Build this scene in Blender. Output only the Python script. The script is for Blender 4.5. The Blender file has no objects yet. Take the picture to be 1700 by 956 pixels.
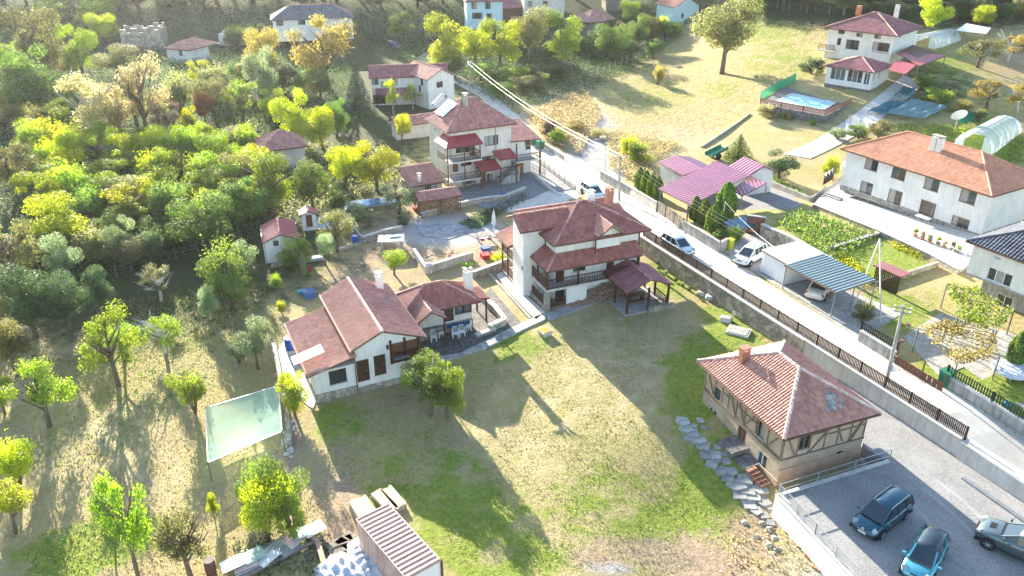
import bpy, bmesh, math, random
import numpy as np
from mathutils import Vector, Matrix
random.seed(7); rng = np.random.default_rng(7)
SC = bpy.context.scene; COL = SC.collection
# ---------------------------------------------------------------- camera, sky, sun, exposure
HAZE = .00008
H = 36.0; FPX = 1333.0; TH = math.radians(27.0)
cam = bpy.data.objects.new('camera', bpy.data.cameras.new('camera')); COL.objects.link(cam)
cam.location = (0, 0, H); cam.rotation_euler = (math.radians(90) - TH, 0, 0)
cam.data.sensor_width = 36; cam.data.lens = 36 * FPX / 1700; cam.data.clip_end = 3000; cam.data.clip_start = .5
SC.camera = cam
SUN_EL, SUN_AZ = math.radians(16.5), math.radians(-25.0)      # azimuth from +Y, negative = left
world = bpy.data.worlds.new('World'); SC.world = world; world.use_nodes = True
nt = world.node_tree; bg = nt.nodes['Background']; sky = nt.nodes.new('ShaderNodeTexSky')
sky.sky_type = 'NISHITA'; sky.sun_disc = False; sky.sun_elevation = SUN_EL; sky.sun_rotation = SUN_AZ
sky.air_density = 1.0; sky.dust_density = 0.6
nt.links.new(sky.outputs[0], bg.inputs[0]); bg.inputs[1].default_value = 0.105
sd = Vector((math.sin(SUN_AZ) * math.cos(SUN_EL), math.cos(SUN_AZ) * math.cos(SUN_EL), math.sin(SUN_EL)))
sl = bpy.data.lights.new('sun', 'SUN'); sl.energy = 5.0; sl.angle = math.radians(.4); sl.color = (1, .90, .74)
so = bpy.data.objects.new('sun', sl); COL.objects.link(so); so.location = (0, 0, 80)
so.rotation_euler = sd.to_track_quat('Z', 'Y').to_euler()
SC.view_settings.view_transform = 'Standard'; SC.view_settings.look = 'None'; SC.view_settings.exposure = 2.36
SC.view_settings.gamma = 1
SC.cycles.max_bounces = 6; SC.cycles.transmission_bounces = 4; SC.cycles.transparent_max_bounces = 6

# ---------------------------------------------------------------- where a point of the photograph lies in the place
def P(px, py, z=0.0):
    a = (px - 850) / FPX; b = (py - 478) / FPX
    d = (a, math.cos(TH) - b * math.sin(TH), -math.sin(TH) - b * math.cos(TH))
    t = (z - H) / d[2]
    return Vector((d[0] * t, d[1] * t, z))
def proj(x, y, z):
    dz = z - H; dep = y * math.cos(TH) - dz * math.sin(TH); up = y * math.sin(TH) + dz * math.cos(TH)
    return 850 + FPX * x / dep, 478 - FPX * up / dep
def sm(t):
    t = min(1, max(0, t)); return t * t * (3 - 2 * t)
FA, FB = P(1070, 393, 1.8), P(1600, 727, 1.8)                 # the road fence line
FD = (FB - FA); FL = FD.length; FD = FD / FL                  # towards the camera, right
FN = Vector((-FD.y, FD.x, 0))                                 # to the right (the road side)
if FN.x < 0: FN = -FN
def base(x, y):
    z = max(0, y - 195) * .2
    z += sm((x - 28) / 40) * max(0, min(y, 200) - 102) * .12
    z -= 1.3 * sm((50 - y) / 11) * sm((x - 3) / 9)
    return z
def step(y): return .06 + 1.74 * (1 - sm((y - 78) / 24))
def side(x, y): return (Vector((x, y, 0)) - Vector((FA.x, FA.y, 0))).dot(FN)
LOTZ = .35
LOT = [P(*q, LOTZ) for q in ((1292, 824), (1476, 766), (1436, 744), (1400, 640), (1330, 565), (1390, 600), (1600, 740))]
LOT = [(v.x, v.y) for v in LOT] + [(62, 30), (60, P(1482, 1035, LOTZ).y)] + [(P(*q, LOTZ).x, P(*q, LOTZ).y) for q in ((1482, 1035), (1422, 965), (1354, 890))]
def inpoly(x, y, poly):
    r = False; j = len(poly) - 1
    for i in range(len(poly)):
        xi, yi = poly[i]; xj, yj = poly[j]
        if (yi > y) != (yj > y) and x < (xj - xi) * (y - yi) / (yj - yi) + xi: r = not r
        j = i
    return r
def h(x, y, s=None):
    if s is None:
        if inpoly(x, y, LOT): return LOTZ
        s = side(x, y) > 0
    return base(x, y) + (step(y) if s else 0)
def G(px, py, s=None):
    """first point of the ground met by the ray through the photo's pixel"""
    c = Vector((0, 0, H)); d = P(px, py, H - 1) - c; d.normalize() if py > -300 else None
    t, dt = 30.0, 2.0; f = lambda t: (c + d * t).z - h((c + d * t).x, (c + d * t).y, s)
    while t < 900 and f(t) > 0: t += dt
    lo, hi = t - dt, t
    for _ in range(24):
        m = (lo + hi) / 2
        if f(m) > 0: lo = m
        else: hi = m
    q = c + d * hi; q.z = h(q.x, q.y, s); return q
def pxm(p):                                                   # pixels per metre at p
    return FPX / (p.y * math.cos(TH) - (p.z - H) * math.sin(TH))
def tall(p, top):                                             # height above p of the pixel row `top`
    lo, hi = 0, 60
    for _ in range(30):
        m = (lo + hi) / 2
        if proj(p.x, p.y, p.z + m)[1] > top: lo = m
        else: hi = m
    return lo

# ---------------------------------------------------------------- materials
MATS = {}
def newmat(name):
    m = bpy.data.materials.new(name); m.use_nodes = True
    return m, m.node_tree, m.node_tree.nodes['Principled BSDF']
def mat(name, c1, c2=None, rough=.8, scale=3.0, bump=.0, bscale=None, metal=0, tint=0.0, spec=.3, detail=6, voro=0, streak=0):
    if name in MATS: return MATS[name]
    m, t, b = newmat(name); N = t.nodes.new; K = t.links.new
    b.inputs['Roughness'].default_value = rough; b.inputs['Metallic'].default_value = metal
    b.inputs['Specular IOR Level'].default_value = spec
    tc = N('ShaderNodeTexCoord'); c2 = c2 or tuple(v * .72 for v in c1)
    n = N('ShaderNodeTexNoise'); n.inputs['Scale'].default_value = scale; n.inputs['Detail'].default_value = detail
    n.inputs['Roughness'].default_value = .65
    K(tc.outputs['Object'], n.inputs['Vector'])
    r = N('ShaderNodeValToRGB'); r.color_ramp.elements[0].position = .35; r.color_ramp.elements[1].position = .65
    r.color_ramp.elements[0].color = (*c2, 1); r.color_ramp.elements[1].color = (*c1, 1)
    K(n.outputs[0], r.inputs[0]); out = r.outputs[0]
    if voro:                                                  # irregular stones with darker joints
        v = N('ShaderNodeTexVoronoi'); v.inputs['Scale'].default_value = voro; K(tc.outputs['Object'], v.inputs['Vector'])
        v2 = N('ShaderNodeTexVoronoi'); v2.feature = 'DISTANCE_TO_EDGE'; v2.inputs['Scale'].default_value = voro; K(tc.outputs['Object'], v2.inputs['Vector'])
        mr = N('ShaderNodeMapRange'); mr.inputs[1].default_value = 0; mr.inputs[2].default_value = .09; mr.inputs[3].default_value = .55; mr.inputs[4].default_value = 1
        K(v2.outputs['Distance'], mr.inputs[0])
        hs = N('ShaderNodeSeparateColor'); K(v.outputs['Color'], hs.inputs[0])
        mr3 = N('ShaderNodeMapRange'); mr3.inputs[3].default_value = .65; mr3.inputs[4].default_value = 1.25; K(hs.outputs[0], mr3.inputs[0])
        mu = N('ShaderNodeMath'); mu.operation = 'MULTIPLY'; K(mr.outputs[0], mu.inputs[0]); K(mr3.outputs[0], mu.inputs[1])
        vm = N('ShaderNodeVectorMath'); vm.operation = 'SCALE'; K(out, vm.inputs[0]); K(mu.outputs[0], vm.inputs['Scale']); out = vm.outputs[0]
    if streak:                                                # rain streaks and damp patches on render and concrete
        mp = N('ShaderNodeMapping'); mp.inputs['Scale'].default_value = (2.2, 2.2, .35); K(tc.outputs['Object'], mp.inputs[0])
        ns = N('ShaderNodeTexNoise'); ns.inputs['Scale'].default_value = 1.6; ns.inputs['Detail'].default_value = 7; ns.inputs['Roughness'].default_value = .7; K(mp.outputs[0], ns.inputs['Vector'])
        mq = N('ShaderNodeMapRange'); mq.inputs[1].default_value = .42; mq.inputs[2].default_value = .7; mq.inputs[3].default_value = 1; mq.inputs[4].default_value = 1 - streak; K(ns.outputs[0], mq.inputs[0])
        vq = N('ShaderNodeVectorMath'); vq.operation = 'SCALE'; K(out, vq.inputs[0]); K(mq.outputs[0], vq.inputs['Scale']); out = vq.outputs[0]
    if tint:
        a = N('ShaderNodeAttribute'); a.attribute_name = 'tint'
        mm = N('ShaderNodeMath'); mm.operation = 'MULTIPLY_ADD'; mm.inputs[1].default_value = tint; mm.inputs[2].default_value = 1 - tint * .5
        K(a.outputs['Fac'], mm.inputs[0])
        vm = N('ShaderNodeVectorMath'); vm.operation = 'SCALE'; K(out, vm.inputs[0]); K(mm.outputs[0], vm.inputs['Scale']); out = vm.outputs[0]
    K(out, b.inputs['Base Color'])
    if bump:
        n2 = N('ShaderNodeTexNoise'); n2.inputs['Scale'].default_value = bscale or scale * 4; n2.inputs['Detail'].default_value = 5
        K(tc.outputs['Object'], n2.inputs['Vector'])
        bp = N('ShaderNodeBump'); bp.inputs['Strength'].default_value = 1; bp.inputs['Distance'].default_value = bump
        K(n2.outputs[0], bp.inputs['Height']); K(bp.outputs[0], b.inputs['Normal'])
    MATS[name] = m; return m
def leafmat(name, c, c2, tr=.5):
    if name in MATS: return MATS[name]
    m = bpy.data.materials.new(name); m.use_nodes = True; t = m.node_tree; t.nodes.clear(); N = t.nodes.new; K = t.links.new
    a = N('ShaderNodeAttribute'); a.attribute_name = 'tint'; oi = N('ShaderNodeObjectInfo')
    r = N('ShaderNodeValToRGB'); r.color_ramp.elements[0].color = (*c2, 1); r.color_ramp.elements[1].color = (*c, 1)
    r.color_ramp.elements[0].position = .1; r.color_ramp.elements[1].position = .75
    K(a.outputs['Fac'], r.inputs[0])
    hs = N('ShaderNodeHueSaturation'); K(r.outputs[0], hs.inputs['Color'])
    mr = N('ShaderNodeMapRange'); mr.inputs[3].default_value = .485; mr.inputs[4].default_value = .515; K(oi.outputs['Random'], mr.inputs[0]); K(mr.outputs[0], hs.inputs['Hue'])
    mr2 = N('ShaderNodeMapRange'); mr2.inputs[3].default_value = .8; mr2.inputs[4].default_value = 1.2; K(oi.outputs['Random'], mr2.inputs[0]); K(mr2.outputs[0], hs.inputs['Value'])
    d = N('ShaderNodeBsdfDiffuse'); tl = N('ShaderNodeBsdfTranslucent'); K(hs.outputs[0], d.inputs[0])
    g = N('ShaderNodeHueSaturation'); g.inputs['Saturation'].default_value = 1.1; g.inputs['Value'].default_value = 1.7; g.inputs['Hue'].default_value = .492
    K(hs.outputs[0], g.inputs['Color']); K(g.outputs[0], tl.inputs[0])
    mx = N('ShaderNodeMixShader'); mx.inputs[0].default_value = tr; K(d.outputs[0], mx.inputs[1]); K(tl.outputs[0], mx.inputs[2])
    gl = N('ShaderNodeBsdfGlossy'); gl.inputs['Roughness'].default_value = .5; gl.inputs[0].default_value = (1, 1, 1, 1)
    mx2 = N('ShaderNodeMixShader'); mx2.inputs[0].default_value = .035; K(mx.outputs[0], mx2.inputs[1]); K(gl.outputs[0], mx2.inputs[2])
    o = N('ShaderNodeOutputMaterial'); K(mx2.outputs[0], o.inputs[0]); MATS[name] = m; return m
def glass(name='window_glass', c=(.03, .045, .05), rough=.06):
    if name in MATS: return MATS[name]
    m, t, b = newmat(name); b.inputs['Base Color'].default_value = (*c, 1); b.inputs['Roughness'].default_value = rough
    b.inputs['Specular IOR Level'].default_value = .9; MATS[name] = m; return m
def netmat(name, c, alpha, tr=.5):                              # woven shade cloth / plastic film: part see-through
    if name in MATS: return MATS[name]
    m = bpy.data.materials.new(name); m.use_nodes = True; t = m.node_tree; t.nodes.clear(); N = t.nodes.new; K = t.links.new
    tc = N('ShaderNodeTexCoord'); n = N('ShaderNodeTexNoise'); n.inputs['Scale'].default_value = .9; n.inputs['Detail'].default_value = 5
    K(tc.outputs['Object'], n.inputs['Vector'])
    d = N('ShaderNodeBsdfDiffuse'); d.inputs[0].default_value = (*c, 1); tl = N('ShaderNodeBsdfTranslucent'); tl.inputs[0].default_value = (*c, 1)
    mx = N('ShaderNodeMixShader'); mx.inputs[0].default_value = tr; K(d.outputs[0], mx.inputs[1]); K(tl.outputs[0], mx.inputs[2])
    tp = N('ShaderNodeBsdfTransparent'); mr = N('ShaderNodeMapRange'); mr.inputs[1].default_value = .3; mr.inputs[2].default_value = .7
    mr.inputs[3].default_value = alpha - .15; mr.inputs[4].default_value = min(1, alpha + .15); K(n.outputs[0], mr.inputs[0])
    m2 = N('ShaderNodeMixShader'); K(mr.outputs[0], m2.inputs[0]); K(tp.outputs[0], m2.inputs[1]); K(mx.outputs[0], m2.inputs[2])
    o = N('ShaderNodeOutputMaterial'); K(m2.outputs[0], o.inputs[0]); MATS[name] = m; return m
def M_(k):
    if k in MATS: return MATS[k]
    D = dict(
        plaster=dict(c1=(.74, .73, .70), c2=(.64, .63, .60), scale=.7, bump=.004, bscale=14, streak=.16),
        plaster_warm=dict(c1=(.66, .62, .56), c2=(.52, .49, .44), scale=.6, bump=.004, bscale=14, streak=.22),
        plaster_blue=dict(c1=(.50, .66, .70), c2=(.42, .58, .62), scale=.6),
        tile_red=dict(c1=(.36, .145, .115), c2=(.27, .10, .085), scale=1.1, tint=.4, rough=.75),
        tile_pink=dict(c1=(.43, .21, .18), c2=(.33, .15, .13), scale=.9, tint=.4, rough=.75),
        tile_old=dict(c1=(.47, .245, .19), c2=(.38, .185, .145), scale=.8, tint=.35, rough=.8),
        tile_orange=dict(c1=(.58, .28, .17), c2=(.47, .21, .13), scale=.6, tint=.35, rough=.7),
        tile_grey=dict(c1=(.10, .115, .14), c2=(.06, .07, .09), scale=.8, tint=.5, rough=.55),
        tile_maroon=dict(c1=(.31, .13, .13), c2=(.23, .085, .09), scale=.7, tint=.4, rough=.6),
        ridge=dict(c1=(.46, .27, .22), c2=(.30, .15, .12), scale=4, tint=.6),
        ridge_pale=dict(c1=(.58, .50, .46), c2=(.38, .26, .22), scale=5, tint=.5),
        metal_maroon=dict(c1=(.33, .12, .19), c2=(.27, .09, .155), scale=.5, rough=.38, spec=.6),
        metal_red=dict(c1=(.36, .05, .055), c2=(.29, .04, .045), scale=.5, rough=.4, spec=.6),
        metal_green=dict(c1=(.12, .175, .19), c2=(.09, .14, .155), scale=.5, rough=.35, spec=.6),
        metal_white=dict(c1=(.72, .73, .74), c2=(.66, .67, .68), scale=.8, rough=.35, spec=.5),
        metal_grey=dict(c1=(.30, .32, .34), c2=(.22, .24, .26), scale=3, rough=.45, metal=.5),
        galv=dict(c1=(.50, .53, .56), c2=(.40, .43, .46), scale=3, rough=.4, metal=.6),
        rust=dict(c1=(.66, .49, .44), c2=(.50, .33, .28), scale=1.2, rough=.6, tint=.3),
        rust_dark=dict(c1=(.20, .09, .06), c2=(.11, .05, .04), scale=3, rough=.8),
        wood_dark=dict(c1=(.075, .035, .022), c2=(.045, .022, .015), scale=6, rough=.6),
        wood_brown=dict(c1=(.16, .075, .04), c2=(.10, .045, .025), scale=6, rough=.6),
        wood_fence=dict(c1=(.13, .07, .04), c2=(.075, .04, .025), scale=5, tint=.5, rough=.7),
        wood_orange=dict(c1=(.33, .15, .055), c2=(.24, .10, .035), scale=6, rough=.5),
        wood_grey=dict(c1=(.24, .21, .18), c2=(.13, .11, .09), scale=5, tint=.6, rough=.9),
        wood_pale=dict(c1=(.50, .42, .32), c2=(.36, .29, .21), scale=5, tint=.5, rough=.8),
        timber=dict(c1=(.24, .18, .13), c2=(.14, .10, .075), scale=8, rough=.85),
        adobe=dict(c1=(.44, .35, .26), c2=(.32, .25, .18), scale=1.2, bump=.03, bscale=5),
        adobe_brick=dict(c1=(.46, .33, .24), c2=(.36, .24, .17), scale=1.5, bump=.03, bscale=9),
        concrete=dict(c1=(.44, .43, .40), c2=(.30, .29, .27), scale=1.2, bump=.01, bscale=12, streak=.5),
        concrete_pale=dict(c1=(.60, .58, .54), c2=(.48, .46, .42), scale=.8, bump=.01, bscale=12, streak=.25),
        stone=dict(c1=(.36, .33, .28), c2=(.24, .22, .19), scale=2, voro=3.2, bump=.03, bscale=4, tint=.5),
        stone_dark=dict(c1=(.22, .21, .21), c2=(.13, .13, .13), scale=2, voro=3.5, bump=.03, bscale=4, tint=.5),
        stone_wall=dict(c1=(.46, .41, .32), c2=(.32, .29, .24), scale=1.4, voro=1.7, bump=.04, bscale=3, tint=.4),
        slab=dict(c1=(.33, .335, .33), c2=(.21, .215, .215), scale=2.2, tint=.5, bump=.012, bscale=12),
        brick=dict(c1=(.36, .18, .13), c2=(.26, .12, .09), scale=5, tint=.5),
        asphalt=dict(c1=(.24, .24, .24), c2=(.17, .17, .17), scale=1.5, bump=.01, bscale=30),
        black=dict(c1=(.02, .02, .022), c2=(.015, .015, .017), rough=.6),
        rubber=dict(c1=(.025, .025, .025), c2=(.02, .02, .02), rough=.85),
        white_plastic=dict(c1=(.75, .76, .77), c2=(.70, .71, .72), rough=.4),
        blue_plastic=dict(c1=(.02, .08, .42), c2=(.015, .06, .34), rough=.35),
        green_plastic=dict(c1=(.03, .20, .12), c2=(.02, .16, .09), rough=.4),
        yellow_plastic=dict(c1=(.55, .55, .03), c2=(.48, .48, .03), rough=.4),
        red_plastic=dict(c1=(.40, .03, .03), c2=(.33, .02, .02), rough=.4),
        blue_cloth=dict(c1=(.03, .10, .26), c2=(.02, .07, .20), rough=.6),
        teal_cloth=dict(c1=(.05, .30, .36), c2=(.04, .24, .30), rough=.6),
        tarp_white=dict(c1=(.56, .57, .60), c2=(.38, .42, .50), scale=2, rough=.4, bump=.05, bscale=3),
        pool=dict(c1=(.36, .62, .68), c2=(.26, .52, .58), scale=.6, rough=.5),
        soil=dict(c1=(.20, .15, .11), c2=(.13, .10, .07), scale=1.5, bump=.05, bscale=6),
        flower_red=dict(c1=(.45, .04, .05), c2=(.35, .03, .04), scale=20),
        terracotta=dict(c1=(.45, .20, .12), c2=(.36, .15, .09), scale=5),
        firewood=dict(c1=(.36, .25, .16), c2=(.20, .13, .08), scale=6, tint=.9),
        bark=dict(c1=(.20, .16, .12), c2=(.11, .09, .07), scale=9, bump=.01),
        bark_pale=dict(c1=(.42, .40, .36), c2=(.24, .22, .19), scale=9),
        whitewash=dict(c1=(.65, .65, .63), c2=(.45, .43, .38), scale=6))
    d = D[k]; return mat(k, **d)

# ---------------------------------------------------------------- building blocks
class MB:
    def __init__(s): s.v = []; s.f = []; s.t = []
    def add(s, vs, fs, t=None):
        o = len(s.v); s.v += [tuple(v) for v in vs]; t = random.random() if t is None else t
        for f in fs: s.f.append(tuple(i + o for i in f)); s.t.append(t)
        return s
    def box(s, x0, y0, z0, x1, y1, z1, t=None):
        return s.add([(x0, y0, z0), (x1, y0, z0), (x1, y1, z0), (x0, y1, z0), (x0, y0, z1), (x1, y0, z1), (x1, y1, z1), (x0, y1, z1)],
              [(3, 2, 1, 0), (4, 5, 6, 7), (0, 1, 5, 4), (1, 2, 6, 5), (2, 3, 7, 6), (3, 0, 4, 7)], t)
    def ob(s, c, size, rz=0, rx=0, ry=0, t=None):              # box about its centre, turned
        R = Matrix.Rotation(rz, 3, 'Z') @ Matrix.Rotation(ry, 3, 'Y') @ Matrix.Rotation(rx, 3, 'X'); c = Vector(c)
        a, b, d = (q / 2 for q in size)
        vs = [c + R @ Vector(q) for q in ((-a, -b, -d), (a, -b, -d), (a, b, -d), (-a, b, -d), (-a, -b, d), (a, -b, d), (a, b, d), (-a, b, d))]
        return s.add(vs, [(3, 2, 1, 0), (4, 5, 6, 7), (0, 1, 5, 4), (1, 2, 6, 5), (2, 3, 7, 6), (3, 0, 4, 7)], t)
    def bar(s, p, q, w, d=None, t=None):                       # rectangular bar from p to q
        p = Vector(p); q = Vector(q); a = (q - p); L = a.length
        if L < 1e-5: return s
        a /= L; up = Vector((0, 0, 1)) if abs(a.z) < .95 else Vector((1, 0, 0))
        b = a.cross(up).normalized() * (w / 2); c = b.cross(a).normalized() * ((d or w) / 2)
        vs = [p - b - c, p + b - c, p + b + c, p - b + c, q - b - c, q + b - c, q + b + c, q - b + c]
        return s.add(vs, [(0, 1, 2, 3), (7, 6, 5, 4), (1, 0, 4, 5), (2, 1, 5, 6), (3, 2, 6, 7), (0, 3, 7, 4)], t)
    def tube(s, pts, rs, n=7, cap=True, t=None):
        pts = [Vector(p) for p in pts]; rs = rs if hasattr(rs, '__len__') else [rs] * len(pts); vs = []; fs = []
        for i, p in enumerate(pts):
            a = (pts[min(i + 1, len(pts) - 1)] - pts[max(i - 1, 0)]).normalized()
            up = Vector((0, 0, 1)) if abs(a.z) < .9 else Vector((1, 0, 0))
            b = a.cross(up).normalized(); c = b.cross(a)
            for k in range(n):
                w = 2 * math.pi * k / n; vs.append(p + (b * math.cos(w) + c * math.sin(w)) * rs[i])
        for i in range(len(pts) - 1):
            for k in range(n): fs.append((i * n + k, i * n + (k + 1) % n, (i + 1) * n + (k + 1) % n, (i + 1) * n + k))
        if cap: fs += [tuple(range(n))[::-1], tuple(range((len(pts) - 1) * n, len(pts) * n))]
        return s.add(vs, fs, t)
    def prism(s, poly, z0, z1, t=None):                        # poly: (x,y) or (x,y,z offset)
        n = len(poly); a = sum(poly[i][0] * poly[(i + 1) % n][1] - poly[(i + 1) % n][0] * poly[i][1] for i in range(n))
        if a < 0: poly = poly[::-1]
        vs = [(p[0], p[1], z0 + (p[2] if len(p) > 2 else 0)) for p in poly] + [(p[0], p[1], z1 + (p[2] if len(p) > 2 else 0)) for p in poly]
        return s.add(vs, [tuple(range(n))[::-1], tuple(range(n, 2 * n))] + [(i, (i + 1) % n, n + (i + 1) % n, n + i) for i in range(n)], t)
    def mesh(s, name, m, smooth=False):
        me = bpy.data.meshes.new(name); me.from_pydata(s.v, [], s.f)
        if m: me.materials.append(m)
        a = me.attributes.new('tint', 'FLOAT', 'FACE'); a.data.foreach_set('value', np.array(s.t, dtype=np.float32))
        if smooth: me.polygons.foreach_set('use_smooth', [True] * len(me.polygons))
        me.update(); return me
    def build(s, name, m, parent=None, smooth=False, **kw):
        return link(name, s.mesh(name, m, smooth), parent, **kw)
def link(name, me, parent=None, label=None, cat=None, group=None, kind=None, loc=None, rz=None):
    o = bpy.data.objects.new(name, me); COL.objects.link(o)
    if parent is not None: o.parent = parent
    if loc is not None: o.location = loc
    if rz is not None: o.rotation_euler = (0, 0, rz)
    if label: o['label'] = label
    if cat: o['category'] = cat
    if group: o['group'] = group
    if kind: o['kind'] = kind
    return o
def thing(name, label, cat, loc=(0, 0, 0), rz=0, group=None): return link(name, None, None, label, cat, group, None, loc, rz)
def kids(o): return [c for c in bpy.data.objects if c.parent is o]
def dup(o, loc, rz=None, label=None, scale=None, parent=None, table=None):
    table = table if table is not None else {}
    c = o.copy(); COL.objects.link(c); c.parent = parent
    if loc is not None: c.location = loc
    if rz is not None: c.rotation_euler = (0, 0, rz)
    if label: c['label'] = label
    if scale: c.scale = scale
    for k in TREE.get(o.name, []) or kids(o): dup(k, None, parent=c)
    return c
TREE = {}

# ---------------------------------------------------------------- roofs and walls
def tiles(parent, poly, m, tw=.3, tl=.36, amp=.05, stp=.035, name='roof_tiles', seg=2, jitter=.0):
    poly = [Vector(p) for p in poly]; n = (poly[1] - poly[0]).cross(poly[2] - poly[0]).normalized()
    if n.z < 0: n = -n; poly = poly[::-1]
    e = Vector((0, 0, 1)).cross(n).normalized() if abs(n.z) < .9999 else Vector((1, 0, 0)); s = n.cross(e)
    if s.z < 0: s = -s; e = -e
    o = poly[0]; A = [(p - o).dot(e) for p in poly]; B = [(p - o).dot(s) for p in poly]
    a0, a1, b0, b1 = min(A), max(A), min(B), max(B); na = int((a1 - a0) / tw * seg) + 2; nb = int(math.ceil((b1 - b0) / tl))
    vs, fs, ti = [], [], []
    for j in range(nb):
        bb = b0 + j * tl; top = min(bb + tl * 1.02, b1 + .001); off = len(vs); tr = [random.random() for _ in range(na)]
        for r, (b, base_h) in enumerate(((bb, .005), (bb, stp + .012), (top, .012))):
            for i in range(na):
                a = a0 + i * tw / seg; ph = (i % seg) / seg
                hh = base_h + (amp * .5 * (1 - math.cos(2 * math.pi * ph)) if r else 0) + (jitter * tr[i // seg] if r else 0)
                q = o + e * a + s * b + n * hh; vs.append((q.x, q.y, q.z))
        for r in range(2):
            for i in range(na - 1):
                fs.append((off + r * na + i, off + r * na + i + 1, off + (r + 1) * na + i + 1, off + (r + 1) * na + i)); ti.append(tr[i // seg])
    me = bpy.data.meshes.new(name); me.from_pydata(vs, [], fs); me.materials.append(m)
    at = me.attributes.new('tint', 'FLOAT', 'FACE'); at.data.foreach_set('value', np.array(ti, dtype=np.float32))
    bm = bmesh.new(); bm.from_mesh(me)
    c = sum(poly, Vector()) / len(poly)
    for i in range(len(poly)):
        p, q = poly[i], poly[(i + 1) % len(poly)]; nn = (q - p).cross(n).normalized()
        if (c - p).dot(nn) > 0: nn = -nn
        bmesh.ops.bisect_plane(bm, geom=bm.verts[:] + bm.edges[:] + bm.faces[:], plane_co=p, plane_no=nn, clear_outer=True)
    bm.to_mesh(me); bm.free(); return link(name, me, parent, kind='stuff')
def slab(mb, poly, th=.1):
    poly = [Vector(p) for p in poly]; n = (poly[1] - poly[0]).cross(poly[2] - poly[0])
    if n.z < 0: poly = poly[::-1]
    k = len(poly); dn = Vector((0, 0, -th))
    mb.add([*poly] + [p + dn for p in poly], [tuple(range(k)), tuple(range(k, 2 * k))[::-1]] + [(i, k + i, k + (i + 1) % k, (i + 1) % k) for i in range(k)])
def caps(mb, p, q, r=.13, L=.4):
    p = Vector(p); q = Vector(q); n = max(1, int((q - p).length / L)); 
    for i in range(n):
        a = p.lerp(q, i / n); b = p.lerp(q, min(1, (i + 1.12) / n)); mb.tube([a, b], [r, r * .82], 6)
def window_at(parent, o, ex, nrm, c, z, w, hh, kind, frame='wood_orange'):
    """o: wall base corner (x,y), ex: unit along wall, nrm: outward"""
    rz = math.atan2(ex[1], ex[0]); cx, cy = o[0] + ex[0] * c - nrm[0] * .10, o[1] + ex[1] * c - nrm[1] * .10
    f = .07; mb = MB(); a, b = -w / 2, w / 2
    nm = 'window' if kind[0] in 'wb' else 'door'
    mb.box(a, -.05, 0, a + f, .05, hh); mb.box(b - f, -.05, 0, b, .05, hh); mb.box(a + f, -.05, hh - f, b - f, .05, hh); mb.box(a + f, -.05, 0, b - f, .05, f)
    n = 1 if w < .9 else 2 if w < 1.9 else 3
    for i in range(1, n): x = a + w * i / n; mb.box(x - f / 2, -.045, f, x + f / 2, .045, hh - f)
    fo = mb.build(nm, M_(frame), parent, loc=(cx, cy, z), rz=rz)
    if kind[0] == 'd':
        d = MB(); d.box(a + f, -.02, f, b - f, .03, hh - f)
        for k in range(2): d.box(a + f + .1, -.04, f + .15 + k * hh * .45, b - f - .1, -.02, f + hh * .38 + k * hh * .45)
        d.build('door_leaf', M_('wood_brown' if frame != 'wood_dark' else 'wood_dark'), fo)
        MB().bar((b - f - .15, -.09, hh * .48), (b - f - .05, -.09, hh * .48), .03).build('handle', M_('galv'), fo)
    else:
        for i in range(n):
            x0 = a + w * i / n + (f if i == 0 else f / 2); x1 = a + w * (i + 1) / n - (f if i == n - 1 else f / 2)
            MB().box(x0, -.005, f, x1, .005, hh - f).build('pane', random.choice((glass(), glass('window_glass_blue', (.06, .09, .11), .05), glass('window_glass_dark', (.015, .02, .025), .04), mat('net_curtain', (.34, .35, .34), (.22, .23, .23), scale=5, rough=.2, spec=.8))), fo)
        if kind[0] == 'w': MB().box(a - .08, -.17, -.05, b + .08, -.051, -.002).build('sill', M_('concrete_pale'), fo)
    return fo
def wallface(mb, o, ex, L, z0, z1, ops):
    nrm = (ex[1], -ex[0]); xs = sorted({0, L, *[v for p in ops for v in (p[0] - p[2] / 2, p[0] + p[2] / 2)]}); zs = sorted({z0, z1, *[v for p in ops for v in (p[1], p[1] + p[3])]})
    xs = [v for v in xs if -1e-6 <= v <= L + 1e-6]; zs = [v for v in zs if z0 - 1e-6 <= v <= z1 + 1e-6]
    pt = lambda c, z, d=0: (o[0] + ex[0] * c - nrm[0] * d, o[1] + ex[1] * c - nrm[1] * d, z)
    for i in range(len(xs) - 1):
        for j in range(len(zs) - 1):
            cx, cz = (xs[i] + xs[i + 1]) / 2, (zs[j] + zs[j + 1]) / 2
            if any(abs(cx - p[0]) < p[2] / 2 and p[1] < cz < p[1] + p[3] for p in ops): continue
            mb.add([pt(xs[i], zs[j]), pt(xs[i + 1], zs[j]), pt(xs[i + 1], zs[j + 1]), pt(xs[i], zs[j + 1])], [(0, 1, 2, 3)], .5)
    for p in ops:
        a, b, c, d = p[0] - p[2] / 2, p[0] + p[2] / 2, p[1], p[1] + p[3]; D = .3
        for (q, r) in (((a, c), (b, c)), ((b, c), (b, d)), ((b, d), (a, d)), ((a, d), (a, c))):
            mb.add([pt(*q), pt(*q, D), pt(*r, D), pt(*r)], [(0, 1, 2, 3)], .5)
        mb.add([pt(a, c, D), pt(b, c, D), pt(b, d, D), pt(a, d, D)], [(0, 1, 2, 3)], .5)
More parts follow.
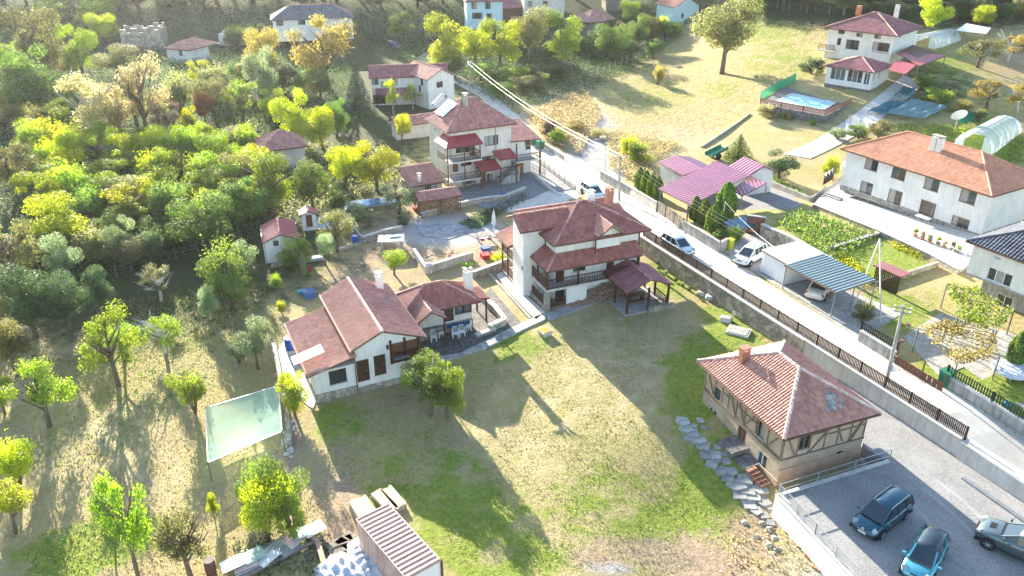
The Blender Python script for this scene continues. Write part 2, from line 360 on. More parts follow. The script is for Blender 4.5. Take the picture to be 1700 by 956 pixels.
class House:
    def __init__(s, name, label, cat, B, z, ang, zb=0.0, group=None):
        """B: pixel of the reference corner at world height z; ang: direction of local x"""
        s.ang = math.radians(ang); q = P(*B, z); s.ox, s.oy, s.zb = q.x, q.y, zb
        s.root = thing(name, label, cat, (q.x, q.y, zb), s.ang, group); s.ca, s.sa = math.cos(s.ang), math.sin(s.ang)
    def loc(s, p): dx, dy = p[0] - s.ox, p[1] - s.oy; return Vector((dx * s.ca + dy * s.sa, -dx * s.sa + dy * s.ca, p[2] - s.zb))
    def L(s, px, py, z): return s.loc(P(px, py, z + s.zb))      # pixel at local height z
    def V(s, px, py, ax, val):                                  # pixel on the vertical plane local x (0) or y (1) = val
        c = s.loc((0, 0, H)); e = s.loc(P(px, py, 0)) - c; return c + e * ((val - c[ax]) / e[ax])
    def body(s, x0, x1, y0, y1, z0, z1, m='plaster', ops=(), frame='wood_orange', name='wall', top=True, gable=None, rise=0, foot=None):
        F = {'S': ((x0, y0), (1, 0), x1 - x0), 'E': ((x1, y0), (0, 1), y1 - y0), 'N': ((x1, y1), (-1, 0), x1 - x0), 'W': ((x0, y1), (0, -1), y1 - y0)}
        mb = MB()
        for k, (o, ex, L) in F.items():
            lst = []
            for op in ops:
                if op[0] != k: continue
                _, px, py, w, hh, kind = op
                if px is None: c, z = py
                else:
                    q = s.V(px, py, 1 if k in 'SN' else 0, o[1] if k in 'SN' else o[0])
                    c = (q.x - o[0]) * ex[0] + (q.y - o[1]) * ex[1]; z = q.z - hh / 2
                if kind[0] in 'dg': z = max(z0 + .02, min(z, z1)) 
                c = min(max(c, w / 2 + .05), L - w / 2 - .05); z = min(max(z, z0 + .02), z1 - hh - .05)
                lst.append((c, z, w, hh)); window_at(s.root, o, ex, (ex[1], -ex[0]), c, z, w, hh, kind, 'metal_white' if kind[-1] == 'W' else frame)
            wallface(mb, o, ex, L, z0, z1, lst)
        if top: mb.add([(x0, y0, z1), (x1, y0, z1), (x1, y1, z1), (x0, y1, z1)], [(0, 1, 2, 3)])
        if gable == 'x':
            for x in (x0, x1): mb.add([(x, y0, z1), (x, y1, z1), (x, (y0 + y1) / 2, z1 + rise)], [(0, 1, 2)])
        if gable == 'y':
            for y in (y0, y1): mb.add([(x0, y, z1), (x1, y, z1), ((x0 + x1) / 2, y, z1 + rise)], [(0, 1, 2)])
        o = mb.build(name, M_(m), s.root)
        if foot: 
            f = MB(); hgt, fm = foot
            for (a, b, c, d) in ((x0 - .05, y0 - .05, x1 + .05, y0), (x0 - .05, y0, x0, y1), (x1, y0, x1 + .05, y1)): f.box(a, b, z0, c, d, z0 + hgt)
            f.build('plinth', M_(fm), s.root)
        return o
    def roof(s, planes, m, ridges=(), rm='ridge', th=.1, under='wood_brown', tw=.3, tl=.36, amp=.05, stp=.035, cap=.13, seg=2, name='roof', tn='roof_tiles', jitter=0):
        mb = MB(); [slab(mb, p, th) for p in planes]; r = mb.build(name, M_(under), s.root)
        for p in planes: tiles(r, p, M_(m), tw, tl, amp, stp, seg=seg, name=tn, jitter=jitter)
        gt = MB()
        for p in planes:
            zl = min(q[2] for q in p)
            for a, b in zip(p, list(p[1:]) + [p[0]]):
                if abs(a[2] - zl) < .03 and abs(b[2] - zl) < .03 and (Vector(a) - Vector(b)).length > 1.2:
                    c_ = sum((Vector(q) for q in p), Vector()) / len(p); m_ = (Vector(a) + Vector(b)) / 2; o_ = m_ - c_; o_.z = 0; o_ = o_.normalized() * .05; gt.tube([Vector(a) + o_ + Vector((0, 0, -.05)), Vector(b) + o_ + Vector((0, 0, -.05))], .065, 6)
        if gt.v: gt.build('gutter', M_('wood_brown'), r, kind='stuff')
        if ridges and rm != 'none':
            mc = MB()
            for (p, q) in ridges: caps(mc, Vector(p) + Vector((0, 0, .04)), Vector(q) + Vector((0, 0, .04)), cap)
            mc.build('ridge_tiles', M_(rm), r, kind='stuff')
        return r
    def hip(s, x0, x1, y0, y1, z, rise, m, off=None, **k):
        lx, ly = x1 - x0, y1 - y0
        if lx >= ly:
            d = off if off is not None else ly / 2; R1 = (x0 + d, (y0 + y1) / 2, z + rise); R2 = (x1 - d, (y0 + y1) / 2, z + rise)
            if d >= lx / 2 - .01: R1 = R2 = ((x0 + x1) / 2, (y0 + y1) / 2, z + rise)
            c = [(x0, y0, z), (x1, y0, z), (x1, y1, z), (x0, y1, z)]
            pl = [[c[0], c[1], R2, R1], [c[2], c[3], R1, R2], [c[3], c[0], R1], [c[1], c[2], R2]]
            rd = [(c[0], R1), (c[3], R1), (c[1], R2), (c[2], R2), (R1, R2)]
        else:
            d = off if off is not None else lx / 2; R1 = ((x0 + x1) / 2, y0 + d, z + rise); R2 = ((x0 + x1) / 2, y1 - d, z + rise)
            c = [(x0, y0, z), (x1, y0, z), (x1, y1, z), (x0, y1, z)]
            pl = [[c[0], c[1], R1], [c[2], c[3], R2], [c[3], c[0], R1, R2], [c[1], c[2], R2, R1]]
            rd = [(c[0], R1), (c[1], R1), (c[2], R2), (c[3], R2), (R1, R2)]
        pl = [[p for i, p in enumerate(q) if p != q[i - 1]] for q in pl]; rd = [r for r in rd if r[0] != r[1]]
        return s.roof(pl, m, rd, **k)
    def gable(s, x0, x1, y0, y1, z, rise, m, ax='x', **k):
        if ax == 'x':
            ym = (y0 + y1) / 2; R1, R2 = (x0, ym, z + rise), (x1, ym, z + rise)
            pl = [[(x0, y0, z), (x1, y0, z), R2, R1], [(x1, y1, z), (x0, y1, z), R1, R2]]
        else:
            xm = (x0 + x1) / 2; R1, R2 = (xm, y0, z + rise), (xm, y1, z + rise)
            pl = [[(x0, y1, z), (x0, y0, z), R1, R2], [(x1, y0, z), (x1, y1, z), R2, R1]]
        return s.roof(pl, m, [(R1, R2)], **k)
    def chimney(s, x, y, z0, z1, w=.6, d=.6, m='plaster', pots=0):
        c = MB().box(x - w / 2, y - d / 2, z0, x + w / 2, y + d / 2, z1).build('chimney', M_(m), s.root)
        k = MB()
        for a, b in ((-1, -1), (1, -1), (1, 1), (-1, 1)): k.box(x + a * w * .38 - .05, y + b * d * .38 - .05, z1, x + a * w * .38 + .05, y + b * d * .38 + .05, z1 + .2)
        k.build('cap_post', M_(m), c); MB().box(x - w / 2 - .06, y - d / 2 - .06, z1 + .2, x + w / 2 + .06, y + d / 2 + .06, z1 + .28).build('chimney_cap', M_('concrete' if m == 'plaster' else m), c)
    def box(s, name, m, x0, y0, z0, x1, y1, z1, par=None, **k): return MB().box(x0, y0, z0, x1, y1, z1).build(name, M_(m), par or s.root, **k)
    def rail(s, pts, z, hh=.95, m='wood_dark', gap=.16, w=.07, name='railing', solid=False):
        for p, q in zip(pts[:-1], pts[1:]):
            p = Vector((*p, z)); q = Vector((*q, z)); mb = MB(); L = (q - p).length
            mb.bar(p + Vector((0, 0, hh)), q + Vector((0, 0, hh)), .08); mb.bar(p + Vector((0, 0, .1)), q + Vector((0, 0, .1)), .06)
            n = max(2, int(L / gap))
            for i in range(n + 1): a = p.lerp(q, i / n); mb.bar(a + Vector((0, 0, .1)), a + Vector((0, 0, hh)), w, .03)
            mb.build(name, M_(m), s.root)
    def posts(s, pts, z0, z1, w=.14, m='wood_dark', name='post'):
        for p in pts: MB().box(p[0] - w / 2, p[1] - w / 2, z0, p[0] + w / 2, p[1] + w / 2, z1).build(name, M_(m), s.root)
# ================================================================ GROUND
def blobs(px, py, lst):
    v = 0.0
    for (cx, cy, rx, ry, w) in lst:
        d = ((px - cx) / rx) ** 2 + ((py - cy) / ry) ** 2
        if d < 4: v = max(v, w * (1 - sm(math.sqrt(d) * .5 * 1.15)))
    return v
GREEN = [(1190,800,75,80,1.25),(1245,520,60,60,1.3),(1215,560,60,60,1.2),(1120,870,120,50,.9),(970,840,90,70,.6),(840,930,160,70,.75),(650,800,80,60,.6),(560,700,60,50,.7),(1155,640,60,80,1.1),(560,560,60,60,.2),
 (860,575,60,30,.8),(1010,810,80,60,.55),(760,860,120,120,.8),(1060,540,60,40,.35),(120,920,90,34,1.2),(200,885,90,34,1.2),(90,950,80,30,1),(1600,660,150,80,1.1),(1450,430,90,40,1.1),(1330,380,90,40,.7),(1480,515,90,40,.9),(1010,90,90,40,.7),(1080,160,120,50,.5),(1200,150,60,30,.5),(1300,100,90,40,.6),(1260,40,120,40,.8),(960,120,100,30,.5),
 (640,830,50,40,.8),(700,760,100,60,.5),(1440,740,40,15,.9),(1120,450,60,60,.8),(1640,150,120,60,.5),(1560,110,80,40,.7),(330,110,120,50,.8),(1620,250,80,60,1),(1100,385,40,40,.5),(430,560,30,80,.3),(260,640,60,40,.2),(620,395,50,30,.5)]
DIRT = [(1445,578,22,8,.9),(1500,618,30,10,.9),(1640,712,40,14,.9),(1545,650,30,8,.7),(1105,352,30,8,.7),(1015,300,30,12,.9),(1190,412,16,8,.6),(1150,930,170,45,1),(1250,880,60,50,.9),(1020,930,90,40,.7),(720,400,180,70,.9),(560,850,45,120,.8),(570,920,60,60,.9),(600,470,120,60,.7),(480,720,40,110,.7),(820,480,50,40,.4),(870,470,60,60,.1),(340,500,120,60,.35),(230,560,60,60,.3),(650,670,60,25,.5),(780,430,100,60,.6),(400,560,60,120,.4),
 (940,210,90,60,.7),(1090,220,120,40,.4),(900,170,80,40,.5),(1680,110,60,50,.6),(700,90,60,20,.6),(1290,610,60,40,.8),(1330,580,50,50,.9),(600,120,60,60,.3),(1660,600,60,60,.2)]
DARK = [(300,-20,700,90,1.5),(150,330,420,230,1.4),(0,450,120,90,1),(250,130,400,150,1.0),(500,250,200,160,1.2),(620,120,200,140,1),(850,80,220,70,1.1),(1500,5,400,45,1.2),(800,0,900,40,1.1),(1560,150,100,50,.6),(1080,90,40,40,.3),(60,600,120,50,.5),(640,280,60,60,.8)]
STRAW = [(960,640,260,160,.45),(870,720,200,160,.4),(1150,190,260,110,.36),(1330,180,160,80,.4),(180,750,200,150,.5),(940,200,110,60,.9),(1100,230,120,30,.8),(840,495,30,40,.8)]
GRAV = [(1010,945,60,16,.7),(1440,700,110,70,1.2),(985,240,40,50,1.5),(965,285,70,26,1.5),(740,385,110,32,.9),(1590,940,300,200,1),(925,300,70,22,1.2)]
def lin(segs):
    o = [segs[0][0]]
    for a, b, d in segs:
        n = max(1, int(round((b - a) / d))); o += [a + (b - a) * (i + 1) / n for i in range(n)]
    return o
def attrs(me, pts, extra=0):
    data = {k: [] for k in ('green', 'dirt', 'dark', 'straw', 'grav')}
    for (x, y, z) in pts:
        if y < 20: px, py = 850, 1200
        else: px, py = proj(x, y, z)
        for k, l in (('green', GREEN), ('dirt', DIRT), ('dark', DARK), ('straw', STRAW), ('grav', GRAV)): data[k].append(blobs(px, py, l))
    for k, v in data.items():
        a = me.attributes.new(k, 'FLOAT', 'POINT'); a.data.foreach_set('value', np.array(v, dtype=np.float32))
def ground_material():
    m, t, b = newmat('ground'); N = t.nodes.new; K = t.links.new; b.inputs['Roughness'].default_value = .95; b.inputs['Specular IOR Level'].default_value = .1
    geo = N('ShaderNodeNewGeometry'); POS = geo.outputs['Position']
    def noise(sc, det=6, ro=.6, st=None):
        n = N('ShaderNodeTexNoise'); n.inputs['Scale'].default_value = sc; n.inputs['Detail'].default_value = det; n.inputs['Roughness'].default_value = ro
        if st:
            mp = N('ShaderNodeMapping'); mp.inputs['Scale'].default_value = st; mp.inputs['Rotation'].default_value = (0, 0, .6); K(POS, mp.inputs[0]); K(mp.outputs[0], n.inputs['Vector'])
        else: K(POS, n.inputs['Vector'])
        return n.outputs[0]
    def ramp(i, c1, c2, p1=.35, p2=.65):
        r = N('ShaderNodeValToRGB'); r.color_ramp.elements[0].color = (*c1, 1); r.color_ramp.elements[1].color = (*c2, 1); r.color_ramp.elements[0].position = p1; r.color_ramp.elements[1].position = p2; K(i, r.inputs[0]); return r.outputs[0]
    def mix(f, a, c):
        x = N('ShaderNodeMix'); x.data_type = 'RGBA'; K(f, x.inputs[0]); K(a, x.inputs[6]); K(c, x.inputs[7]); return x.outputs[2]
    n1, n2, n3, n4 = noise(.12), noise(.55), noise(2.6, 8, .7), noise(9, 4, .7)
    ns = noise(1.4, 6, .7, (1, .22, 1))
    def mask(attr, nz, amt=.9, lo=.42, hi=.62):
        a = N('ShaderNodeAttribute'); a.attribute_name = attr
        s = N('ShaderNodeMath'); s.operation = 'SUBTRACT'; K(nz, s.inputs[0]); s.inputs[1].default_value = .5
        s2 = N('ShaderNodeMath'); s2.operation = 'MULTIPLY_ADD'; K(s.outputs[0], s2.inputs[0]); s2.inputs[1].default_value = amt * 2; K(a.outputs['Fac'], s2.inputs[2])
        r = N('ShaderNodeMapRange'); r.interpolation_type = 'SMOOTHSTEP'; r.inputs[1].default_value = lo - .15; r.inputs[2].default_value = hi + .1; K(s2.outputs[0], r.inputs[0])
        z = N('ShaderNodeMath'); z.operation = 'GREATER_THAN'; z.inputs[1].default_value = .02; K(a.outputs['Fac'], z.inputs[0])
        q = N('ShaderNodeMath'); q.operation = 'MULTIPLY'; K(r.outputs[0], q.inputs[0]); K(z.outputs[0], q.inputs[1]); return q.outputs[0]
    dry = mix(ramp(n3, (0, 0, 0), (1, 1, 1)), ramp(n2, (.29, .245, .13), (.40, .32, .18)), ramp(ns, (.29, .25, .11), (.46, .38, .21)))
    soft = ramp(n1, (0, 0, 0), (1, 1, 1), .42, .6)
    dry = mix(soft, dry, ramp(n3, (.27, .25, .09), (.42, .34, .16)))
    straw = ramp(ns, (.37, .30, .165), (.53, .43, .255)); green = ramp(n3, (.13, .19, .03), (.27, .31, .06))
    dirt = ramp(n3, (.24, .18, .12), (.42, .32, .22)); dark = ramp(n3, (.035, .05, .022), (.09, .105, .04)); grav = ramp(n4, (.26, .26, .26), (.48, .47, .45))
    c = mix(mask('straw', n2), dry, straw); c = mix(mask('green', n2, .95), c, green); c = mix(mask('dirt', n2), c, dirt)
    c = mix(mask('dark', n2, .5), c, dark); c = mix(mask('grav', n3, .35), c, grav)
    fine = ramp(n4, (.78, .78, .78), (1.12, 1.12, 1.12), .3, .7); mu = N('ShaderNodeMix'); mu.data_type = 'RGBA'; mu.blend_type = 'MULTIPLY'; mu.inputs[0].default_value = 1; K(c, mu.inputs[6]); K(fine, mu.inputs[7])
    K(mu.outputs[2], b.inputs['Base Color'])
    ad = N('ShaderNodeMath'); ad.operation = 'MULTIPLY_ADD'; K(n3, ad.inputs[0]); ad.inputs[1].default_value = 2.0; K(n4, ad.inputs[2])
    bp = N('ShaderNodeBump'); bp.inputs['Strength'].default_value = .9; bp.inputs['Distance'].default_value = .065; K(ad.outputs[0], bp.inputs['Height']); K(bp.outputs[0], b.inputs['Normal'])
    return m
GM = ground_material()
def ground_grid(name, xs, ys, zf, label=None):
    pts = [(x, y, zf(x, y)) for y in ys for x in xs]; n = len(xs)
    fs = [(j * n + i, j * n + i + 1, (j + 1) * n + i + 1, (j + 1) * n + i) for j in range(len(ys) - 1) for i in range(n - 1)]
    me = bpy.data.meshes.new(name); me.from_pydata(pts, [], fs); me.materials.append(GM); attrs(me, pts); me.polygons.foreach_set('use_smooth', [True] * len(fs))
    return link(name, me, kind='structure')
def bumpz(x, y): return .05 * math.sin(x * .9 + y * .35) * math.sin(y * .7 - x * .2) + .03 * math.sin(x * 2.3 + 1) * math.sin(y * 1.9)
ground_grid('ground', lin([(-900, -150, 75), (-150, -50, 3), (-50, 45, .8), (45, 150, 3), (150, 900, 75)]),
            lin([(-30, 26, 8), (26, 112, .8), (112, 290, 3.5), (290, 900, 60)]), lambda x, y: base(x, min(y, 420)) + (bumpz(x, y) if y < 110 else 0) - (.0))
# the higher land on the road side of the fence
up = []; S_ = lin([(-70, 70, 1.6), (70, 150, 4)]); T_ = lin([(0, 12, 1), (12, 60, 2), (60, 300, 6)])
O = Vector((FA.x, FA.y, 0))
for s_ in S_:
    for t_ in T_:
        q = O - FD * (s_ - 0) + FN * t_ ; up.append((q.x, q.y, h(q.x, q.y, True)))
n = len(T_); fs = [(i * n + j, i * n + j + 1, (i + 1) * n + j + 1, (i + 1) * n + j) for i in range(len(S_) - 1) for j in range(n - 1)]
me = bpy.data.meshes.new('upper_ground'); me.from_pydata(up, [], fs); me.materials.append(GM); attrs(me, up)
me.polygons.foreach_set('use_smooth', [True] * len(fs)); link('upper_ground', me, kind='structure')

# gravel surface material
def gravel_mat(name, a, b_, blot=(.5, .5, .5), sc=14, patch=None):
    m, t, b = newmat(name); N = t.nodes.new; K = t.links.new; geo = N('ShaderNodeNewGeometry')
    v = N('ShaderNodeTexVoronoi'); v.inputs['Scale'].default_value = sc; K(geo.outputs['Position'], v.inputs['Vector'])
    s = N('ShaderNodeSeparateColor'); K(v.outputs['Color'], s.inputs[0])
    n = N('ShaderNodeTexNoise'); n.inputs['Scale'].default_value = .35; n.inputs['Detail'].default_value = 7; n.inputs['Roughness'].default_value = .65; K(geo.outputs['Position'], n.inputs['Vector'])
    r = N('ShaderNodeValToRGB'); r.color_ramp.elements[0].color = (*a, 1); r.color_ramp.elements[1].color = (*b_, 1); K(s.outputs[0], r.inputs[0])
    r2 = N('ShaderNodeValToRGB'); r2.color_ramp.elements[0].color = (*blot, 1); r2.color_ramp.elements[1].color = (1, 1, 1, 1); r2.color_ramp.elements[0].position = .3; r2.color_ramp.elements[1].position = .6; K(n.outputs[0], r2.inputs[0])
    x = N('ShaderNodeMix'); x.data_type = 'RGBA'; x.blend_type = 'MULTIPLY'; x.inputs[0].default_value = 1; K(r.outputs[0], x.inputs[6]); K(r2.outputs[0], x.inputs[7]); K(x.outputs[2], b.inputs['Base Color'])
    b.inputs['Roughness'].default_value = .9; b.inputs['Specular IOR Level'].default_value = .2
    bp = N('ShaderNodeBump'); bp.inputs['Distance'].default_value = .02; bp.inputs['Strength'].default_value = .5; K(v.outputs['Distance'], bp.inputs['Height']); K(bp.outputs[0], b.inputs['Normal']); return m
ROADM = gravel_mat('road', (.50, .48, .44), (.56, .54, .50), (.80, .76, .68), 22)
LOTM = gravel_mat('parking_gravel', (.20, .205, .21), (.35, .34, .325), (.74, .74, .74), 17)
RL = [(1900, 916), (1750, 822), (1600, 727), (1400, 601), (1230, 494), (1070, 393), (1010, 352), (963, 318), (915, 280), (878, 248), (835, 200), (795, 160), (735, 128), (690, 96)]
RR = [(2000, 905), (1850, 815), (1700, 722), (1561, 636), (1426, 562), (1300, 487), (1194, 417), (1134, 381), (1065, 336), (1000, 290), (905, 238), (858, 190), (808, 150), (752, 120), (705, 88)]
def ribbon(name, L, R, m, dz=.03, n=60, s=True, kind='structure', z=None, parent=None):
    def samp(pts, k):
        W = [P(*p, z) if z is not None else G(*p, s) for p in pts]; d = [0]
        for a, b in zip(W[:-1], W[1:]): d.append(d[-1] + (b - a).length)
        o = []
        for i in range(k + 1):
            t = d[-1] * i / k; j = max(0, min(len(W) - 2, next((q for q in range(len(d) - 1) if d[q + 1] >= t), len(W) - 2)))
            o.append(W[j].lerp(W[j + 1], (t - d[j]) / max(1e-6, d[j + 1] - d[j])))
        return o
    A, B = samp(L, n), samp(R, n); vs = []; C_ = 4
    for a, b in zip(A, B):
        for c in range(C_ + 1):
            q = a.lerp(b, c / C_); zz = z if z is not None else h(q.x, q.y, s); vs.append((q.x, q.y, zz + dz))
    fs = [(i * (C_ + 1) + c, i * (C_ + 1) + c + 1, (i + 1) * (C_ + 1) + c + 1, (i + 1) * (C_ + 1) + c) for i in range(n) for c in range(C_)]
    me = bpy.data.meshes.new(name); me.from_pydata(vs, [], fs); me.materials.append(m); return link(name, me, parent, kind=kind)
ribbon('road', RL, RR, ROADM, .04, 70)
# parking lot: a raised gravel bed
mb = MB(); mb.prism(LOT, LOTZ - 2.6, LOTZ); mb.build('parking_lot', LOTM, kind='structure')
def patch(name, pts, m, z=None, th=.05, s=None, label=None, kind='structure'):
    W = [P(*p, z) if z is not None else G(*p, s) for p in pts]
    mb = MB(); n = len(W); vs = [(w.x, w.y, w.z + th) for w in W] + [(w.x, w.y, w.z - .3) for w in W]
    c = sum(W[i].x * W[(i + 1) % n].y - W[(i + 1) % n].x * W[i].y for i in range(n))
    idx = list(range(n)) if c > 0 else list(range(n))[::-1]
    mb.add(vs, [tuple(idx)] + [(idx[i], idx[(i + 1) % n], idx[(i + 1) % n] + n, idx[i] + n)[::-1] for i in range(n)], .5)
    return mb.build(name, m, kind=kind)
patch('yard_paving', [(745, 325), (800, 345), (838, 352), (905, 338), (930, 318), (960, 312), (880, 258), (852, 285), (800, 300)], M_('asphalt'), th=.07)
patch('concrete_pad', [(835, 352), (872, 330), (905, 312), (925, 322), (955, 318), (965, 328), (900, 350)], M_('concrete_pale'), th=.12)
patch('carport_paving', [(1100, 372), (1160, 398), (1255, 365), (1330, 342), (1318, 325), (1262, 305), (1180, 330)], M_('asphalt'), th=.05, s=True)
patch('garage_paving', [(1196, 415), (1300, 482), (1426, 562), (1500, 520), (1380, 470), (1262, 392), (1240, 388)], M_('concrete'), th=.03, s=True)
ribbon('driveway', [(1300, 256), (1350, 235), (1415, 193), (1470, 150), (1500, 125)], [(1345, 264), (1395, 240), (1450, 208), (1500, 170), (1535, 140)], M_('concrete_pale'), .08, 26)
patch('house_terrace', [(1350, 345), (1372, 318), (1400, 300), (1640, 398), (1640, 425), (1590, 455), (1545, 430), (1455, 388)], M_('concrete_pale'), th=.4, s=True)
patch('side_track', [(950, 290), (1005, 288), (1005, 250), (1000, 215), (975, 195), (955, 200), (965, 240)], LOTM, th=.03, s=True)
patch('garden_paving', [(690, 372), (775, 372), (815, 362), (830, 385), (800, 400), (775, 388), (742, 398), (700, 392)], gravel_mat('crazy_paving', (.24, .25, .27), (.40, .40, .42), (.6, .6, .6), 2.2), th=.06)
patch('pergola_paving', [(1500, 560), (1560, 520), (1700, 560), (1700, 680), (1600, 610), (1560, 625)], M_('concrete'), th=.04, s=True)
patch('left_terrace', [(688, 580), (700, 606), (765, 592), (832, 556), (868, 540), (815, 480), (790, 500), (740, 540)], mat('dark_paving', (.15, .14, .13), (.10, .095, .09), scale=2, voro=2.2, bump=.01), th=.10)
patch('stone_path', [(700, 608), (748, 598), (806, 580), (850, 558), (905, 532), (908, 520), (868, 536), (832, 555), (765, 588), (698, 600)], mat('pale_stone_paving', (.42, .42, .40), (.30, .30, .29), scale=3, voro=2.6, bump=.02), th=.16)
patch('side_path', [(905, 520), (868, 487), (836, 452), (824, 458), (848, 490), (880, 524), (890, 532)], M_('concrete_pale'), th=.16)
patch('house_plinth_path', [(910, 534), (1015, 494), (1012, 484), (905, 522)], M_('slab'), th=.14)
patch('pavement', [(538, 668), (690, 618), (686, 606), (530, 655)], M_('concrete'), th=.10)
patch('orchard_yard', [(455, 590), (478, 648), (520, 680), (528, 655), (488, 585), (476, 560)], M_('concrete_pale'), th=.05)

# ================================================================ WALLS AND FENCES
def wall(name, label, pts, hh, th=.25, m='concrete', cap=None, s=None, cat='wall', z=None, group=None, sink=.6):
    W = [P(*p, z) if z is not None else G(*p, s) for p in pts]; r = thing(name, label, cat, W[0], 0, group); mb = MB(); mc = MB(); o = W[0]
    for a, b in zip(W[:-1], W[1:]):
        a = a - o; b = b - o; d = Vector((b.x - a.x, b.y - a.y, 0)).normalized() * .0; nn = Vector((-(b - a).y, (b - a).x, 0)).normalized() * th / 2
        mb.add([a - nn + Vector((0, 0, -sink)), b - nn + Vector((0, 0, -sink)), b + nn + Vector((0, 0, -sink)), a + nn + Vector((0, 0, -sink)),
                a - nn + Vector((0, 0, hh)), b - nn + Vector((0, 0, hh)), b + nn + Vector((0, 0, hh)), a + nn + Vector((0, 0, hh))],
               [(3, 2, 1, 0), (4, 5, 6, 7), (0, 1, 5, 4), (1, 2, 6, 5), (2, 3, 7, 6), (3, 0, 4, 7)])
        if cap: mc.bar(a + Vector((0, 0, hh + .04)), b + Vector((0, 0, hh + .04)), th + .12, .09)
    mb.build('masonry', M_(m), r)
    if cap: mc.build('coping', M_(cap), r)
    return r
def fence(name, label, pts, hh, gap, pw, m, post=2.5, pm=None, s=None, z=None, rails=(.25, .8), depth=.03, cat='fence', limit=280, pick='picket', pt=.09, dz=0, top=0, mesh=None):
    W = [P(*p, z) if z is not None else G(*p, s) for p in pts]; r = thing(name, label, cat, W[0]); o = W[0]; up = Vector((0, 0, 1)); cnt = 0
    pk = MB().box(-pw / 2, -depth / 2, .06, pw / 2, depth / 2, hh).mesh(pick, M_(m)); pks = [pk]
    for q in range(3): pks.append(MB().box(-pw / 2, -depth / 2, .06, pw / 2, depth / 2, hh * (1 - .015 * q)).mesh(pick, M_(m)))
    for a, b in zip(W[:-1], W[1:]):
        a = a - o + up * dz; b = b - o + up * dz; L = (b - a).length; rz = math.atan2((b - a).y, (b - a).x); n = max(1, round(L / post))
        for i in range(n + 1):
            p = a.lerp(b, i / n); MB().box(-pt / 2, -pt / 2, -.25, pt / 2, pt / 2, hh + top).build('post', M_(pm or m), r, loc=p, rz=rz)
        rl = MB(); nn = Vector((-(b - a).y, (b - a).x, 0)).normalized() * (depth / 2 + .02)
        for f in rails: rl.bar(a + up * hh * f + nn, b + up * hh * f + nn, .035, .05)
        rl.build('rail', M_(pm or m), r)
        if mesh:
            q = MB(); q.add([a + up * .05, b + up * .05, b + up * hh, a + up * hh], [(0, 1, 2, 3)]); q.build('mesh_panel', mesh, r)
        elif gap:
            k = int(L / gap)
            for i in range(k):
                p = a.lerp(b, (i + .5) / k); cnt += 1
                if cnt <= limit: link(pick, pks[cnt % 4], r, loc=p, rz=rz)
            
    return r
# retaining wall between lawn and road, its coping and the brown picket fence on it
def online(px):                                                # the point on the fence line seen at pixel column px
    lo, hi = -10, FL + 20
    for _ in range(40):
        m = (lo + hi) / 2; q = FA + FD * m
        if proj(q.x, q.y, 1.8)[0] < px: lo = m
        else: hi = m
    return lo
for nm, lb, a, b, mm in (('stone_retaining_wall', 'rough stone retaining wall below the road fence, between lawn and central house', 1062, 1342, 'stone_wall'),
                         ('concrete_retaining_wall', 'pale smooth concrete retaining wall below the road fence behind the half-timbered house', 1342, 1602, 'concrete_pale')):
    ta, tb = online(a), online(b); p0 = FA + FD * ta; r = thing(nm, lb, 'wall', (p0.x, p0.y, 0)); L = tb - ta; mb = MB(); c = MB()
    def wpt(t, n, z): q = FD * t + FN * n; return (q.x, q.y, z)
    th = .42 if mm == 'stone_wall' else .34
    mb.add([wpt(0, -th, -2), wpt(L, -th, -2), wpt(L, .1, -2), wpt(0, .1, -2), wpt(0, -th, 1.78), wpt(L, -th, 1.78), wpt(L, .1, 1.86), wpt(0, .1, 1.86)], [(3, 2, 1, 0), (4, 5, 6, 7), (0, 1, 5, 4), (1, 2, 6, 5), (2, 3, 7, 6), (3, 0, 4, 7)])
    mb.build('masonry', M_(mm), r)
    nseg = int(L / 1.6)
    for i in range(nseg):
        q0, q1 = L * i / nseg, L * (i + 1) / nseg - .03
        k = MB(); k.add([wpt(q0, -th - .07, 1.80), wpt(q1, -th - .07, 1.80), wpt(q1, .12, 1.88), wpt(q0, .12, 1.88), wpt(q0, -th - .07, 1.89), wpt(q1, -th - .07, 1.89), wpt(q1, .12, 1.97), wpt(q0, .12, 1.97)], [(3, 2, 1, 0), (4, 5, 6, 7), (0, 1, 5, 4), (1, 2, 6, 5), (2, 3, 7, 6), (3, 0, 4, 7)])
        k.build('coping_stone', M_('concrete_pale'), r)
fence('picket_fence', 'long brown timber picket fence on the retaining wall along the white road', [(1068, 391.5), (1602, 728)], 1.0, .165 * FL / 46, .085, 'wood_fence', 2.35, 'wood_dark', z=1.9, rails=(.2, .85), pt=.1, limit=300)
wall('yard_wall', 'low weathered concrete wall with streaks on the far roadside beside the dark hedge row', [(997, 298), (1046, 325), (1090, 352)], 1.15, .2, 'concrete', 'concrete', s=True)
wall('roadside_wall', 'weathered concrete roadside wall between wooden gate and yellow bin', [(1133, 383), (1165, 402), (1194, 420), (1206, 413)], 1.15, .2, 'concrete', 'concrete', s=True)
wall('plot_wall', 'stained concrete wall under a black picket fence by the garage forecourt', [(1425, 566), (1485, 603)], 1.0, .2, 'concrete', 'concrete_pale', s=True)
wall('garden_wall', 'stained concrete wall under black pickets right of the green bin', [(1566, 640), (1640, 686), (1780, 775)], .95, .2, 'concrete', 'concrete_pale', s=True)
fence('picket_fence', 'dark pointed picket fence on the wall beside the utility pole', [(1425, 566), (1485, 603)], .8, .2, .09, 'black', 2.6, s=True, dz=1.1, limit=90)
MATS['dark_green_wood'] = mat('dark_green_wood', (.035, .06, .045))
fence('picket_fence', 'dark green picket fence on the wall in front of the round white trampoline', [(1566, 640), (1640, 686), (1780, 775)], .8, .2, .09, 'dark_green_wood', 2.6, s=True, dz=1.05, limit=200)
